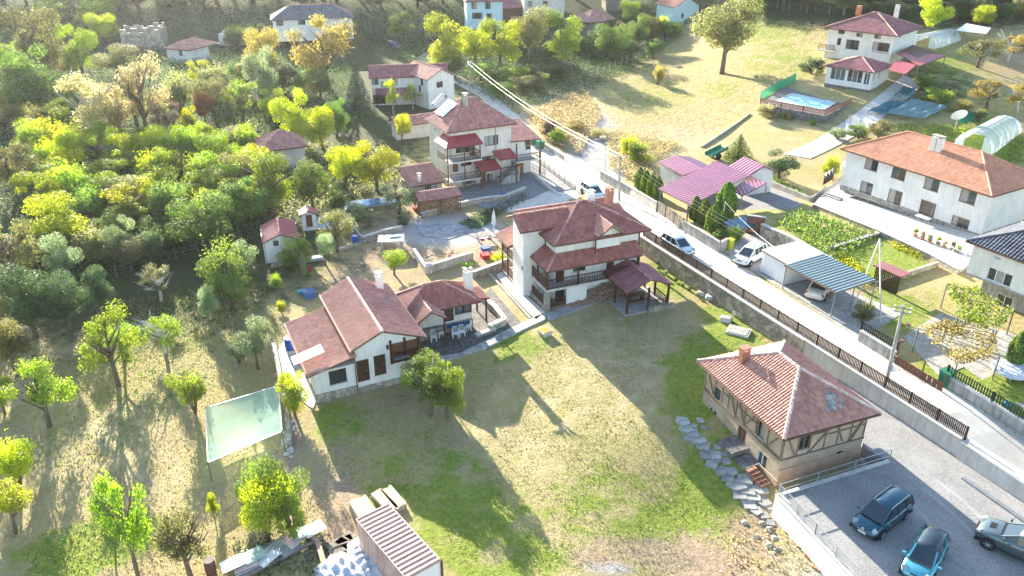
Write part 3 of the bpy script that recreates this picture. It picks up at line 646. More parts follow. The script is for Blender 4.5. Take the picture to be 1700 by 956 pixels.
fence('board_fence', 'brown vertical board gate and fence by the maroon carport', [(1090, 352), (1133, 383)], 1.5, .22, .19, 'wood_grey', 2.2, 'wood_dark', s=True)
fence('mesh_gate', 'rusty sheet gate topped with wire mesh beside the utility pole', [(1486, 604), (1528, 630), (1562, 650)], .75, .4, .38, 'rust_dark', 1.9, 'rust_dark', s=True, pick='panel', pt=.08, top=.9)
t0 = online(1602); p0 = FA + FD * t0; r = thing('road_edge_wall', 'white concrete edge between road and parking lot beyond the fence end', 'wall', (p0.x, p0.y, 0)); mb = MB()
def ept(t, n, z): q = FD * t + FN * n; return (q.x, q.y, z)
mb.add([ept(.05, -.45, -.5), ept(26, -.45, -.5), ept(26, .2, -.5), ept(.05, .2, -.5), ept(.05, -.45, 1.72), ept(26, -.45, .9), ept(26, .2, 1.9), ept(.05, .2, 1.9)], [(3, 2, 1, 0), (4, 5, 6, 7), (0, 1, 5, 4), (1, 2, 6, 5), (2, 3, 7, 6), (3, 0, 4, 7)]); mb.build('masonry', M_('concrete_pale'), r)
# white retaining wall and railing of the parking lot
wall('lot_wall', 'bright white rendered retaining wall holding up the gravel parking lot', [(1290, 824), (1352, 890), (1420, 965), (1480, 1035)], .18, .32, 'plaster', 'concrete_pale', z=LOTZ, sink=2.4)
wall('lot_edge_wall', 'low blue-grey concrete edge between parking lot and half-timbered house', [(1290, 824), (1476, 766)], .12, .25, 'concrete_pale', z=LOTZ, sink=2)
def railing(name, label, pts, z, hh, post=2.2, m='galv', mesh=None, s=None, n=2, bars=0):
    W = [P(*p, z) if z is not None else G(*p, s) for p in pts]; r = thing(name, label, 'railing', W[0]); o = W[0]; up = Vector((0, 0, 1))
    for a, b in zip(W[:-1], W[1:]):
        a -= Vector(); a = a - o; b = b - o; k = max(1, round((b - a).length / post))
        for i in range(k + 1): MB().tube([a.lerp(b, i / k), a.lerp(b, i / k) + up * hh], .03, 6).build('post', M_(m), r)
        q = MB(); [q.bar(a + up * hh * (j + 1) / n, b + up * hh * (j + 1) / n, .04) for j in range(n)]
        if bars:
            kk = int((b - a).length / bars)
            for i in range(kk): p = a.lerp(b, i / kk); q.bar(p, p + up * hh, .02)
        q.build('rail', M_(m), r)
        if mesh: MB().add([a, b, b + up * hh, a + up * hh], [(0, 1, 2, 3)]).build('mesh_panel', mesh, r)
    return r
def wiremesh():
    m = bpy.data.materials.new('wire_mesh'); m.use_nodes = True; t = m.node_tree; t.nodes.clear(); N = t.nodes.new; K = t.links.new
    tp = N('ShaderNodeBsdfTransparent'); d = N('ShaderNodeBsdfDiffuse'); d.inputs[0].default_value = (.3, .3, .3, 1); mx = N('ShaderNodeMixShader'); mx.inputs[0].default_value = .3
    K(tp.outputs[0], mx.inputs[1]); K(d.outputs[0], mx.inputs[2]); o = N('ShaderNodeOutputMaterial'); K(mx.outputs[0], o.inputs[0]); MATS['wire_mesh'] = m; return m
WM = wiremesh()
railing('lot_railing', 'grey steel railing with wire mesh on the white parking lot wall', [(1292, 825), (1352, 890), (1420, 965)], LOTZ + .15, 1.0, mesh=WM)
railing('lot_railing', 'grey steel railing beside the half-timbered house wall', [(1292, 824), (1476, 766)], LOTZ + .1, 1.0, post=3.2)
railing('garden_railing', 'white pipe railing above the garage, along the vegetable garden edge', [(1268, 385), (1380, 452)], None, .9, 2.5, 'metal_white', s=True)
railing('terrace_railing', 'white pipe railing on the terrace of the orange-roofed house', [(1375, 330), (1470, 372), (1600, 435)], None, .9, 1.6, 'metal_white', s=True)
wall('terrace_wall', 'grey stone wall below the terrace of the orange-roofed house', [(1350, 345), (1455, 388), (1545, 430), (1590, 455)], .5, .3, 'stone', 'concrete_pale', s=True)
wall('garage_wall', 'tall pale stone wall behind the white parked hatchback', [(1262, 392), (1312, 415), (1390, 460)], 1.4, .3, 'stone_wall', 'concrete_pale', s=True)
wall('plot_divider', 'narrow white stone border between the two vegetable plots', [(1380, 415), (1465, 388)], .3, .3, 'stone', 'concrete_pale', s=True)
wall('plot_kerb', 'low sandy stone wall along the lawn plot right of the garage', [(1455, 475), (1555, 442)], .5, .3, 'stone_wall', s=True)
wall('plot_kerb', 'low concrete wall round the shrub bed behind the maroon carport', [(1262, 300), (1345, 335), (1410, 292)], .6, .2, 'concrete', s=True)
wall('garden_wall', 'white-topped concrete garden wall left of the closed parasol, longest segment', [(628, 500), (590, 395)][:0] + [(688, 425), (708, 455), (720, 450), (785, 430)], .8, .2, 'concrete', 'concrete_pale')
wall('garden_wall', 'pale low garden wall above the bright green ball tree', [(602, 400), (640, 388), (668, 382)], .5, .2, 'concrete', 'concrete_pale')
wall('garden_wall', 'low tumbled stone wall below the tiny blue barrel', [(556, 418), (600, 405), (632, 393)], .3, .3, 'stone')
wall('garden_wall', 'short garden wall running down from the tiny blue barrel', [(578, 370), (602, 400)], .5, .2, 'concrete')
wall('shed_wall', 'low wall at the foot of the white shed with red roof', [(450, 445), (492, 430)], .4, .25, 'stone_wall')
wall('patio_wall', 'low stone wall curving round the right end of the chair terrace', [(800, 500), (822, 520), (838, 540), (812, 552)], .7, .35, 'stone_wall', 'concrete_pale')
wall('patio_kerb', 'white-topped short wall at the front of the chair terrace', [(790, 562), (822, 550)], .35, .35, 'stone', 'concrete_pale')
wall('side_garden_wall', 'long low wall from the terrace chimney towards the central house', [(785, 462), (845, 440), (856, 425)], .7, .3, 'stone_wall', 'concrete_pale')
wall('side_garden_wall', 'narrow stone kerb beside the path left of the central house', [(812, 455), (880, 530)], .2, .2, 'concrete')
wall('orchard_wall', 'crumbling dry stone wall between shade net and lawn', [(455, 575), (468, 640), (478, 700), (482, 745)], .4, .35, 'stone', None)
wall('yard_wall', 'stone garden wall with flowers in front of the four-storey house', [(700, 362), (745, 348), (800, 336), (838, 332), (872, 318)], .6, .3, 'stone', 'concrete_pale')
wall('yard_wall', 'low concrete wall of the gravel yard behind the central house', [(888, 296), (918, 322), (930, 330)], .6, .25, 'concrete_pale')
wall('field_wall', 'low rubble kerb between straw field and mown lawn', [(1165, 245), (1225, 205), (1245, 190)], .25, .25, 'stone', None, s=True)
wall('road_edge_wall', 'low pale wall beside the road and green skips', [(900, 243), (936, 266)], .7, .2, 'concrete', s=True)
railing('yard_gate', 'long dark sheet gate and wire fence at the yard entrance beside the road', [(866, 276), (905, 296)], None, 1.2, 1.5, 'rust_dark', WM)
railing('roadside_fence', 'thin wire fence between gravel yard and road behind the central house', [(880, 262), (920, 292), (955, 318)], None, 1.1, 1.6, 'wood_dark', WM)
def posts_fence(name, label, pts, hh, gap, m, s=None, wire=True):
    W = [G(*p, s) for p in pts]; r = thing(name, label, 'fence', W[0]); o = W[0]; w = MB(); last = None
    pm = MB().tube([(0, 0, -.2), (random.uniform(-.05, .05), 0, hh)], .07, 5).mesh('post', M_(m))
    for a, b in zip(W[:-1], W[1:]):
        k = max(1, round((b - a).length / gap))
        for i in range(k + 1):
            p = a.lerp(b, i / k) - o; q = link('post', pm, r, loc=p); q.rotation_euler = (random.uniform(-.09, .09), random.uniform(-.09, .09), 0)
            if last is not None: [w.bar(last + Vector((0, 0, z)), p + Vector((0, 0, z)), .015) for z in (.4, .8, 1.2)]
            last = p
    w.build('wire', M_('metal_grey'), r)
posts_fence('post_fence', 'row of pale concrete posts along the meadow edge below the bushes', [(965, 150), (1000, 125), (1050, 100), (1100, 72), (1150, 38)], 1.7, 3.2, 'bark_pale', True)
posts_fence('post_fence', 'row of white fence posts at the far end of the meadow near the forest', [(1250, 12), (1330, 18), (1400, 26)], 1.8, 3.2, 'bark_pale', True)
posts_fence('post_fence', 'wooden post fence between thicket and orchard', [(195, 462), (255, 442), (330, 422), (400, 402)], 1.6, 2.8, 'wood_grey')
# green screen net and pool
# ================================================================ HOUSES
# ---- half-timbered house
t = House('half_timbered_house', 'old half-timbered mud-brick house with rusty red hipped tile roof beside the parking lot', 'house', (1302, 728), 3.6, 21, -.9)
ops = [('W', 1190, 655, .85, 1.3, 'w'), ('W', 1262, 712, .95, 1.35, 'w'), ('W', 1182, 688, 1.0, 1.1, 'wW'), ('W', 1264, 765, 1.05, 1.3, 'wW'), ('W', 1230, 728, .95, 1.9, 'd'),
       ('S', 1336, 735, .9, 1.15, 'w'), ('S', 1394, 752, .6, .35, 'b')]
t.body(.5, 7.5, .5, 9.7, 0, 4.55, 'adobe', ops, frame='timber', top=True)
r = t.hip(0, 8.0, 0, 10.25, 4.4, 2.15, 'tile_old', rm='ridge_pale', tw=.24, tl=.38, amp=.06, stp=.045, cap=.14, seg=4, under='wood_grey', jitter=.01)
tb = lambda p, q, w=.085: MB().bar(p, q, w, .07).build('timber', M_('timber'), t.root)
for y in (.55, 2.0, 3.1, 4.6, 5.6, 6.6, 7.4, 8.3, 9.6): tb((.48, y, 2.2), (.48, y, 4.5))
for x in (.55, 1.75, 2.75, 4.0, 5.1, 6.2, 7.4): tb((x, .48, 2.2), (x, .48, 4.5))
for a, b in (((.46, 9.6, 2.2), (.46, .5, 2.2)), ((.46, 9.6, 2.32), (.46, .5, 2.32)), ((.5, .46, 2.2), (7.5, .46, 2.2)), ((.47, 3.1, 3.3), (.47, 5.6, 3.3)), ((.47, 6.6, 3.35), (.47, 8.3, 3.35)), ((4.0, .47, 3.4), (7.4, .47, 3.4)), ((2.75, .47, 3.7), (4.0, .47, 3.7))): tb(a, b, .11)
for a, b in (((.46, 4.6, 2.3), (.46, 5.5, 4.2)), ((.46, 5.6, 2.3), (.46, 6.5, 4.1)), ((.46, 4.6, 2.3), (.46, 3.2, 4.2)), ((.46, .7, 4.2), (.46, 1.9, 2.4)), ((.46, 9.5, 4.2), (.46, 8.4, 2.4)),
             ((.7, .46, 4.2), (1.6, .46, 2.3)), ((2.8, .46, 2.3), (4.6, .46, 4.3)), ((4.7, .46, 4.3), (5.6, .46, 2.4)), ((6.1, .46, 2.3), (7.3, .46, 4.2)), ((6.3, .46, 2.3), (7.3, .46, 4.1))): tb(a, b, .12)
f = MB(); f.box(.42, .42, 0, .5, 9.75, .5); f.box(.5, .42, 0, 7.55, .5, 1.35); f.build('stone_base', M_('adobe_brick'), t.root)
t.chimney(2.1, 7.6, 5.1, 6.4, .7, .45, 'brick')
for k in range(46):                                             # slipped pale tiles on the front-right slope
    if k in (0, 1, 2, 4, 8, 9, 10, 12, 16, 17, 18, 24):
        u, v = 4.2 + (k % 7) * .27 + random.uniform(-.03, .03), 1.0 + (k // 7) * .36; MB().ob((u, v, 4.4 + 2.15 * v / 4 + .11), (.22, .36, .03), 0, math.atan(2.15 / 4)).build('tile', M_('slab'), r)
# stone entrance platform and steps of brick
for (px, py, w, d, z) in ((1222, 742, 2.2, 1.6, .25), (1243, 768, 1.6, 1.2, .12)):
    q = G(px, py); MB().ob((0, 0, z / 2), (w, d, z + .2), math.radians(25)).build('rubble_step', M_('stone_dark'), kind='structure', loc=q)
q = G(1255, 795); bs = thing('brick_steps', 'short flight of red brick steps against the half-timbered wall', 'steps', q, math.radians(-62))
for i in range(5):
    for j in range(4): MB().box(-.7 + i * .32, -.35 + j * .2, 0, -.42 + i * .32, -.17 + j * .2, .45 - i * .08 + .02 * (j % 2)).build('brick', M_('brick'), bs)
# stone slab path in front
path = link('slab_path', MB().box(-.1, -.1, -.2, .1, .1, -.15).mesh('slab_path', M_('slab')), kind='structure', loc=G(1180, 720))
SL = [(1133, 700, 1.0), (1139, 712, 1.0), (1150, 719, 1.1), (1158, 729, 1.1), (1168, 740, 1.1), (1178, 748, .8), (1163, 698, .6), (1168, 710, .5), (1152, 706, .5), (1188, 756, .9), (1170, 756, .9), (1182, 770, .9), (1195, 780, 1.0), (1204, 766, .7), (1208, 793, 1.0), (1190, 765, .5), (1222, 805, 1.2),
      (1236, 795, 1.1), (1240, 812, 1.2), (1228, 822, 1.0), (1250, 823, 1.1), (1244, 838, 1.0), (1262, 812, 1.0), (1266, 832, .9), (1215, 782, .8), (1201, 752, .7), (1192, 742, .6), (1140, 727, .6), (1246, 786, .6), (1275, 840, .7), (1255, 848, .8), (1268, 856, .7), (1280, 868, .6)]
for (px, py, w) in SL:
    q = G(px, py); mb = MB(); n = random.choice((4, 4, 5)); a0 = .65 + random.uniform(-.25, .25)
    poly = [(math.cos(a0 + 2 * math.pi * k / n) * w * .60 * random.uniform(.85, 1.15), math.sin(a0 + 2 * math.pi * k / n) * w * .60 * random.uniform(.85, 1.15)) for k in range(n)]
    mb.prism(poly, -.15, .05 + random.uniform(0, .05)); o = mb.build('slab', M_('slab'), path); o.location = q - path.location
rocks = link('rock_pile', MB().ob((0, 0, -.2), (.3, .3, .1)).mesh('rock_pile', M_('stone')), kind='structure', loc=G(1300, 900))
def rock(px, py, w, m='slab', par=None, z=None):
    q = G(px, py) if z is None else P(px, py, z); bm = bmesh.new(); bmesh.ops.create_icosphere(bm, subdivisions=1, radius=w / 2)
    for v in bm.verts: v.co = Vector((v.co.x * random.uniform(.8, 1.25), v.co.y * random.uniform(.8, 1.2), v.co.z * random.uniform(.45, .75)))
    me = bpy.data.meshes.new('rock'); bm.to_mesh(me); bm.free(); me.materials.append(M_(m)); a = me.attributes.new('tint', 'FLOAT', 'FACE'); a.data.foreach_set('value', [random.random()] * len(me.polygons))
    return link('rock', me, par, loc=q - (par.location if par else Vector()), rz=random.random() * 6)
for (px, py, w) in ((1266, 870, .6), (1278, 880, .7), (1285, 893, .5), (1236, 868, .5), (1290, 912, .6), (1256, 890, .4), (1222, 905, .3), (1275, 905, .6)): rock(px, py, w, 'stone_wall', rocks)
for i, (px, py) in enumerate(((1312, 877), (1340, 912), (1352, 927), (1366, 945), (1306, 868))):
    q = G(px, py, False); MB().ob((0, 0, .05), (1.1, .55, .08), math.radians(-48 + i * 3)).build('rubble_slab', M_('terracotta'), rocks).location = q - rocks.location

# ---- left house with terrace wing
l = House('farmhouse', 'white rendered farmhouse with stepped brown tiled roofs, dark doors and stone base beside the lawn', 'house', (519, 620), 2.8, 25, 0)
l.body(.05, 3.3, .1, 8.1, 0, 2.75, 'plaster', [('S', 561, 625, 1.35, 1.25, 'w'), ('S', 581, 622, .01, .01, 'b')][:1], frame='wood_dark', foot=(.8, 'stone'))
l.body(3.3, 8.5, .1, 9.3, 0, 3.7, 'plaster', [('S', 583, 620, 1.0, 1.95, 'd'), ('S', 631, 606, .95, 1.85, 'd')], frame='wood_dark', foot=(.55, 'stone'))
# gable front and open loggia
mb = MB(); mb.add([(3.3, .1, 3.7), (8.5, .1, 3.7), (8.3, .1, 4.15), (5.5, .1, 5.1), (3.1, .1, 4.1)], [(0, 1, 2, 3, 4)]); mb.build('gable', M_('plaster'), l.root)
l.box('loggia', 'wood_brown', 6.15, .02, 2.0, 8.45, .09, 3.75); 
for x in (6.15, 7.3, 8.4): l.box('post', 'wood_dark', x - .08, -.08, 2.0, x + .08, .06, 4.1)
l.rail([(6.2, -.05), (8.4, -.05)], 2.0, .9, 'wood_dark', .3, .16)
l.box('bench', 'metal_grey', 6.3, -.5, 2.55, 7.5, -.1, 2.62)
l.roof([[(-.45, -.35, 2.78), (3.35, -.35, 3.68), (3.35, 8.6, 3.68), (-.45, 8.6, 2.78)]], 'tile_old', [((-.45, -.35, 2.78), (3.35, -.35, 3.68)), ((-.45, -.35, 2.78), (-.45, 8.6, 2.78))], tw=.22, tl=.34, cap=.07)
l.roof([[(2.95, -.4, 4.15), (5.5, -.4, 5.3), (5.5, 9.8, 5.3), (2.95, 9.8, 4.15)], [(8.95, -.4, 3.95), (8.95, 9.8, 3.95), (5.5, 9.8, 5.3), (5.5, -.4, 5.3)]], 'tile_old',
       [((5.5, -.4, 5.3), (5.5, 9.8, 5.3))], rm='ridge_pale', tw=.22, tl=.34, cap=.14)
l.box('barge_board', 'ridge', 2.9, -.44, 4.05, 2.98, 9.84, 4.24)
s1 = l.box('skylight_panel', 'metal_white', .35, .9, 3.15, 2.75, 2.1, 3.2); s1.rotation_euler = (0, -.235, 0); s1.location = (-.73, 0, .16)
l.body(9.2, 15.4, 5.9, 8.6, 0, 2.8, 'plaster_warm', [('S', 770, 505, 1.6, 1.1, 'w'), ('S', 790, 500, .7, 1.1, 'b'), ('S', 745, 512, .9, 1.6, 'd')], frame='wood_dark', foot=(1.0, 'stone'))
l.hip(8.6, 15.95, 5.2, 9.2, 2.9, 1.65, 'tile_red', tw=.26, tl=.36, off=2.9)
l.gable(9.5, 12.1, 3.5, 6.2, 2.95, .85, 'tile_old', 'y', tw=.22, tl=.34)
l.posts([(9.7, 3.7), (11.95, 3.7)], 0, 2.95, .13); l.box('porch_wall', 'stone', 9.2, 5.4, .1, 12.4, 5.6, 1.1)
l.roof([[(15.3, 6.0, 2.7), (17.1, 6.0, 2.55), (17.1, 8.6, 2.55), (15.3, 8.6, 2.7)]], 'tile_red', tw=.26); l.posts([(16.9, 6.2), (16.9, 8.4)], 0, 2.5)
q = l.V(631, 484, 1, 8.6); l.chimney(q.x, q.y, 3.3, 5.6, .55, .55)
q = l.V(777, 478, 1, 7.5); l.chimney(q.x, q.y, 2.9, 4.9, .7, .6)
pl = MB()
for k in range(14):
    a = random.uniform(-1.2, 1.2); pl.tube([(0, 0, 0), (math.sin(a) * .5, random.uniform(-.2, .2), .4), (math.sin(a) * 1.2, random.uniform(-.3, .3), .35 + random.uniform(0, .35))], [.03, .05, .015], 4)
o = pl.build('creeper', leafmat('leaf_lime', (.24, .34, .04), (.10, .16, .02)), None); tagq = o; o.location = l.root.matrix_basis @ Vector((q.x, q.y, 5.2)); o['label'] = 'green trailing plant growing out of the terrace wing chimney'; o['category'] = 'plant'; o.name = 'chimney_plant'

# ---- central three-storey house
c = House('central_house', 'three-storey white house with brown balconies and many-faceted red roof in the village centre', 'house', (907, 450), 4.3, 22, 0)
c.body(1.5, 10.3, 1.3, 9.0, 0, 6.5, 'plaster', [('S', 950, 401, 1.1, .5, 'b'), ('S', 1035, 385, 1.1, .5, 'b'), ('S', 962, 442, 1.3, .95, 'w'), ('S', 963, 480, 1.3, 1.3, 'w'), ('S', 920, 458, .9, 1.7, 'd'), ('S', 1013, 440, .8, 1.8, 'd'), ('W', 882, 446, .9, 1.5, 'd'),
                                    ('S', 918, 492, 1.0, 1.5, 'd')], frame='wood_dark')
c.hip(.85, 10.95, .35, 9.5, 6.5, 1.95, 'tile_red', tw=.28, tl=.36)
c.body(-.75, 1.5, 3.6, 6.2, 0, 7.35, 'plaster', [('W', 873, 451, .4, .4, 'b')])
c.roof([[(-1.35, 3.0, 7.1), (3.6, 3.0, 7.1), (4.2, 4.75, 8.15), (-1.35, 4.75, 8.15)], [(5.4, 6.6, 7.3), (-1.35, 6.6, 7.3), (-1.35, 4.75, 8.15), (4.2, 4.75, 8.15)]], 'tile_red', [((-1.35, 4.75, 8.15), (4.2, 4.75, 8.15))], tw=.28, tl=.36)
c.roof([[(5.15, 4.6, 7.8), (5.15, .1, 7.0), (6.5, -.05, 7.75), (6.5, 4.6, 8.5)], [(7.9, .1, 7.0), (7.9, 4.6, 7.8), (6.5, 4.6, 8.5), (6.5, -.05, 7.75)]][:0] +
       [[(5.2, -.0, 6.72), (6.55, -.0, 7.7), (6.55, 4.3, 7.7), (5.2, 4.3, 6.72)], [(7.9, 0, 6.72), (7.9, 4.3, 6.72), (6.55, 4.3, 7.7), (6.55, 0, 7.7)]], 'tile_old', [((6.55, 0, 7.7), (6.55, 3.9, 7.7))], tw=.26, tl=.34)
mb = MB(); mb.add([(5.3, .55, 5.4), (7.8, .55, 5.4), (7.8, .55, 6.7), (6.55, .55, 7.58), (5.3, .55, 6.7), (5.3, 1.3, 5.4), (7.8, 1.3, 5.4), (7.8, 1.3, 6.7), (6.55, 1.3, 7.58), (5.3, 1.3, 6.7)], [(0, 1, 2, 3, 4), (0, 4, 9, 5), (1, 6, 7, 2)]); mb.build('dormer', M_('plaster'), c.root)
c.roof([[(0, -.1, 4.25), (9.95, -.1, 4.25), (9.95, 1.25, 5.25), (1.45, 1.25, 5.25)], [(0, 4.5, 4.25), (0, -.1, 4.25), (1.45, 1.25, 5.25), (1.45, 4.5, 5.25)]], 'tile_red', [((0, -.1, 4.25), (1.45, 1.25, 5.25))], tw=.26, tl=.34)
# balconies: decks, railings, posts
d = MB(); d.box(.05, 0, 2.1, 9.8, 1.3, 2.28); d.box(.05, 1.3, 2.1, 1.5, 3.6, 2.28); d.build('balcony_deck', M_('concrete_pale'), c.root)
c.rail([(.15, 3.6), (.15, .1), (5.0, .1), (9.7, .1), (9.7, 1.2)], 2.28, .95, 'wood_dark', .17, .09)
c.rail([(.15, 3.5), (.15, .3)], .35, .85, 'wood_dark', .15, .08); c.rail([(.3, .15), (2.1, .15)], .35, .85, 'wood_dark', .15, .08)
c.posts([(.15, .1), (3.3, .1), (6.6, .1), (9.7, .1), (.15, 2.2), (6.9, .1)], 2.28, 4.25)
c.box('pillar', 'stone', -.05, -.1, 0, .42, .38, 2.1); c.box('ground_wall', 'stone', -.02, .35, 0, .14, 3.6, .5)
c.box('veranda_wall', 'plaster', 2.3, .35, 0, 4.4, .5, 2.1); c.box('barrel_bench', 'blue_cloth', 7.4, .5, 2.3, 9.2, .95, 2.75)
# rear-left balconies
for z in (.5, 2.6): c.box('rear_deck', 'concrete_pale', -.7, 6.2, z - .15, 1.48, 9.4, z); c.rail([(1.4, 9.35), (-.65, 9.35), (-.65, 6.25)], z, .9, 'wood_brown', .17, .08)
c.posts([(-.65, 7.8), (-.65, 9.3), (1.4, 9.3)], 0, 4.5); c.roof([[(-1.2, 9.8, 4.3), (-1.2, 6.25, 4.3), (1.45, 6.25, 5.1), (1.45, 9.8, 5.1)]], 'tile_old', tw=.26)
q = c.V(979, 337, 1, 5.6); c.chimney(q.x, q.y, 7.6, 8.9, .8, .6); q = c.V(1011, 333, 1, 5.4); c.chimney(q.x, q.y, 7.2, 9.0, .7, .6, 'brick')
g2 = c.V(1050, 352, 1, 9.6); c.roof([[(9.6, 8.6, 4.6), (13.2, 8.6, 4.6), (13.2, 10.6, 5.3), (9.6, 10.6, 5.3)], [(13.2, 12.2, 4.6), (9.6, 12.2, 4.6), (9.6, 10.6, 5.3), (13.2, 10.6, 5.3)]], 'tile_old', tw=.3, seg=2, amp=.09); c.posts([(9.8, 8.8), (13, 8.8), (13, 12)], 0, 4.6)
c.box('gutter_pipe', 'wood_dark', 5.0, .2, 5.1, 5.08, .28, 6.5); c.box('gutter_pipe', 'wood_dark', 1.42, 3.5, 2.3, 1.5, 3.58, 6.9)
bank = link('rock_bank', MB().box(0, 0, -.3, .1, .1, -.25).mesh('rock_bank', M_('stone')), kind='structure', loc=c.root.location); bank.rotation_euler = c.root.rotation_euler
rm = [None] * 5
for i in range(5):
    bm = bmesh.new(); bmesh.ops.create_icosphere(bm, subdivisions=1, radius=.5)
    for v in bm.verts: v.co *= random.uniform(.8, 1.15)
    me = bpy.data.meshes.new('stone'); bm.to_mesh(me); bm.free(); me.materials.append(mat('bank_stone', (.34, .22, .16), (.16, .10, .08), scale=1.2)); rm[i] = me
mb = MB(); mb.add([(.5, -.1, 0), (8.2, -.1, 0), (9.0, 1.1, 1.7), (4.2, .9, .8), (.5, .3, .2)], [(0, 1, 2, 3, 4)]); mb.build('bank_soil', M_('soil'), c.root)
for i in range(230):
    x = random.uniform(.5, 8.8); f = random.random(); top = max(.15, min(1.8, (x - 1) * .25)); o = link('stone', rm[i % 5], bank, loc=(x, -.15 + f * 1.15, f * top + .03), rz=random.random() * 6)
    s_ = random.uniform(.22, .42); o.scale = (s_ * 1.3, s_, s_ * .8)
# ---- gazebo beside the central house
z = House('gazebo', 'open timber gazebo with red tiled gable roof beside the central house', 'gazebo', (1042, 487), 2.4, 21.3, 0)
z.gable(-.1, 4.83, 0, 4.8, 2.4, .95, 'tile_maroon', 'y', tw=.3, tl=.4); z.posts([(.2, .25), (2.4, .25), (4.5, .25), (.2, 2.6), (4.5, 2.6), (4.5, 4.5)], .1, 2.4, .17)
z.box('floor_slab', 'concrete', -.2, 0, -.1, 4.9, 4.6, .12); z.rail([(2.5, .25), (4.5, .25), (4.5, 2.6)], .3, .7, 'wood_brown', .2); z.box('planter', 'stone_wall', 2.3, -.25, 0, 5.0, .15, .5)
tb_ = thing('picnic_table', 'dark brown picnic table with benches under the gazebo roof', 'table', z.root.matrix_basis @ Vector((2.2, 2.2, .12)), z.ang)
MB().box(-.9, -.4, .7, .9, .4, .76).build('tabletop', M_('wood_brown'), tb_)
for x in (-.7, .7): MB().box(x - .05, -.3, 0, x + .05, .3, .7).build('leg', M_('wood_brown'), tb_)
for y in (-.7, .7): MB().box(-.9, y - .14, .4, .9, y + .14, .45).build('bench_seat', M_('wood_brown'), tb_)

# ---- four-storey house D
d = House('tall_house', 'tall cream house with pink hipped roof, solar panel and iron balconies behind the central house', 'house', (743, 220), 7.6, 27, 0)
ops = [('S', 816, 233, 2.0, 1.3, 'w'), ('S', 811, 266, 1.9, 1.2, 'w'), ('S', 779, 300, 2.0, .9, 'w'), ('S', 764, 246, 1.2, 1.2, 'w'), ('S', 776, 245, 1.0, 1.2, 'w'), ('S', 784, 250, .8, 1.8, 'd'), ('S', 756, 275, .8, 1.7, 'd'), ('S', 774, 271, 1.6, .7, 'b'), ('S', 802, 300, .9, 1.9, 'd'), ('S', 813, 295, .9, 1.2, 'w'), ('W', 722, 215, .4, .4, 'b')]
d.body(.4, 9.2, .45, 7.5, -.2, 7.6, 'plaster_warm', ops, frame='wood_brown')
d.hip(-.1, 9.65, -.15, 8.05, 7.6, 2.95, 'tile_pink', tw=.3, tl=.4, off=4.0)
MB().ob((1.9, 4.9, 9.35), (2.5, 2.6, .1), 0, 0, -.62).build('solar_panel', M_('metal_white'), d.root); MB().tube([(.8, 6.6, 9.5), (2.4, 6.9, 10.6)], .25, 8).build('water_tank', M_('galv'), d.root)
d.chimney(3.9, 3.2, 9.8, 11.2, .6, .6, 'concrete')
d.roof([[(-.9, -1.5, 6.05), (4.2, -1.5, 6.05), (4.0, .4, 6.9), (.4, .4, 6.9)], [(-.9, 2.4, 6.05), (-.9, -1.5, 6.05), (.4, .4, 6.9), (.4, 2.4, 6.9)]], 'metal_red', tw=.4, seg=4, tl=3, amp=.05, stp=0)
for zf in (4.0, 1.5):
    d.box('balcony_deck', 'concrete_pale', -.7, -1.3, zf - .18, 4.0, .45, zf); d.rail([(-.65, 2.0), (-.65, -1.25), (3.95, -1.25), (3.95, .4)], zf, .9, 'wood_dark', .22, .03)
d.posts([(-.6, -1.2), (1.7, -1.2), (3.9, -1.2)], -.1, 6.1, .12, 'wood_brown')
d.roof([[(3.6, -2.0, 2.5), (6.6, -2.0, 2.5), (6.6, .45, 3.1), (3.6, .45, 3.1)]], 'metal_red', tw=.4, seg=4, tl=3, amp=.05, stp=0); d.roof([[(6.4, -1.8, 3.6), (9.0, -1.8, 3.6), (9.0, .45, 4.2), (6.4, .45, 4.2)]], 'metal_red', tw=.4, seg=4, tl=3, amp=.05, stp=0)
d.posts([(3.8, -1.9), (6.5, -1.9), (8.9, -1.7)], -.1, 2.6, .12, 'wood_brown')
st = MB(); [st.box(6.2 + i * .32, -1.6, -.1, 6.55 + i * .32, -.1, .22 + i * .22) for i in range(10)]; st.build('stair', M_('concrete'), d.root); d.rail([(6.2, -1.65), (9.2, -1.65)], 1.2, 1.2, 'wood_dark', .25, .03)
d.body(9.2, 12.6, 1.2, 6.5, -.2, 5.2, 'plaster', [('S', 878, 228, .9, 1.2, 'w'), ('S', 886, 232, .8, 1.8, 'd')], frame='wood_brown')
d.roof([[(9.0, .2, 5.1), (13.6, .2, 4.9), (13.6, 6.8, 6.1), (9.0, 6.8, 6.3)]], 'tile_pink', tw=.3); d.box('balcony_deck', 'concrete_pale', 9.4, -.6, 2.3, 13.2, 1.2, 2.5); d.rail([(9.4, -.55), (13.15, -.55), (13.15, 1.2)], 2.5, .9, 'wood_dark', .22, .03)
d.posts([(13.1, -.5), (9.5, -.5)], 0, 5.0, .16, 'wood_brown'); d.box('garage_door', 'wood_orange', 9.6, 1.1, 0, 11.4, 1.19, 2.1)

def simple(name, label, cat, B, z, ang, zb, w, dp, eave, rise, rm, wm='plaster', kind='hip', ops=(), off=None, o=.4, frame='wood_dark', **k):
    b = House(name, label, cat, B, eave + zb, ang, zb); b.body(o, w - o, o, dp - o, -.3, eave, wm, ops, frame=frame, gable=None if kind == 'hip' else ('x' if kind == 'gx' else 'y'), rise=rise * .92)
    if kind == 'hip': b.hip(0, w, 0, dp, eave, rise, rm, off=off, **k)
    else: b.gable(0, w, 0, dp, eave, rise, rm, kind[1], **k)
    return b
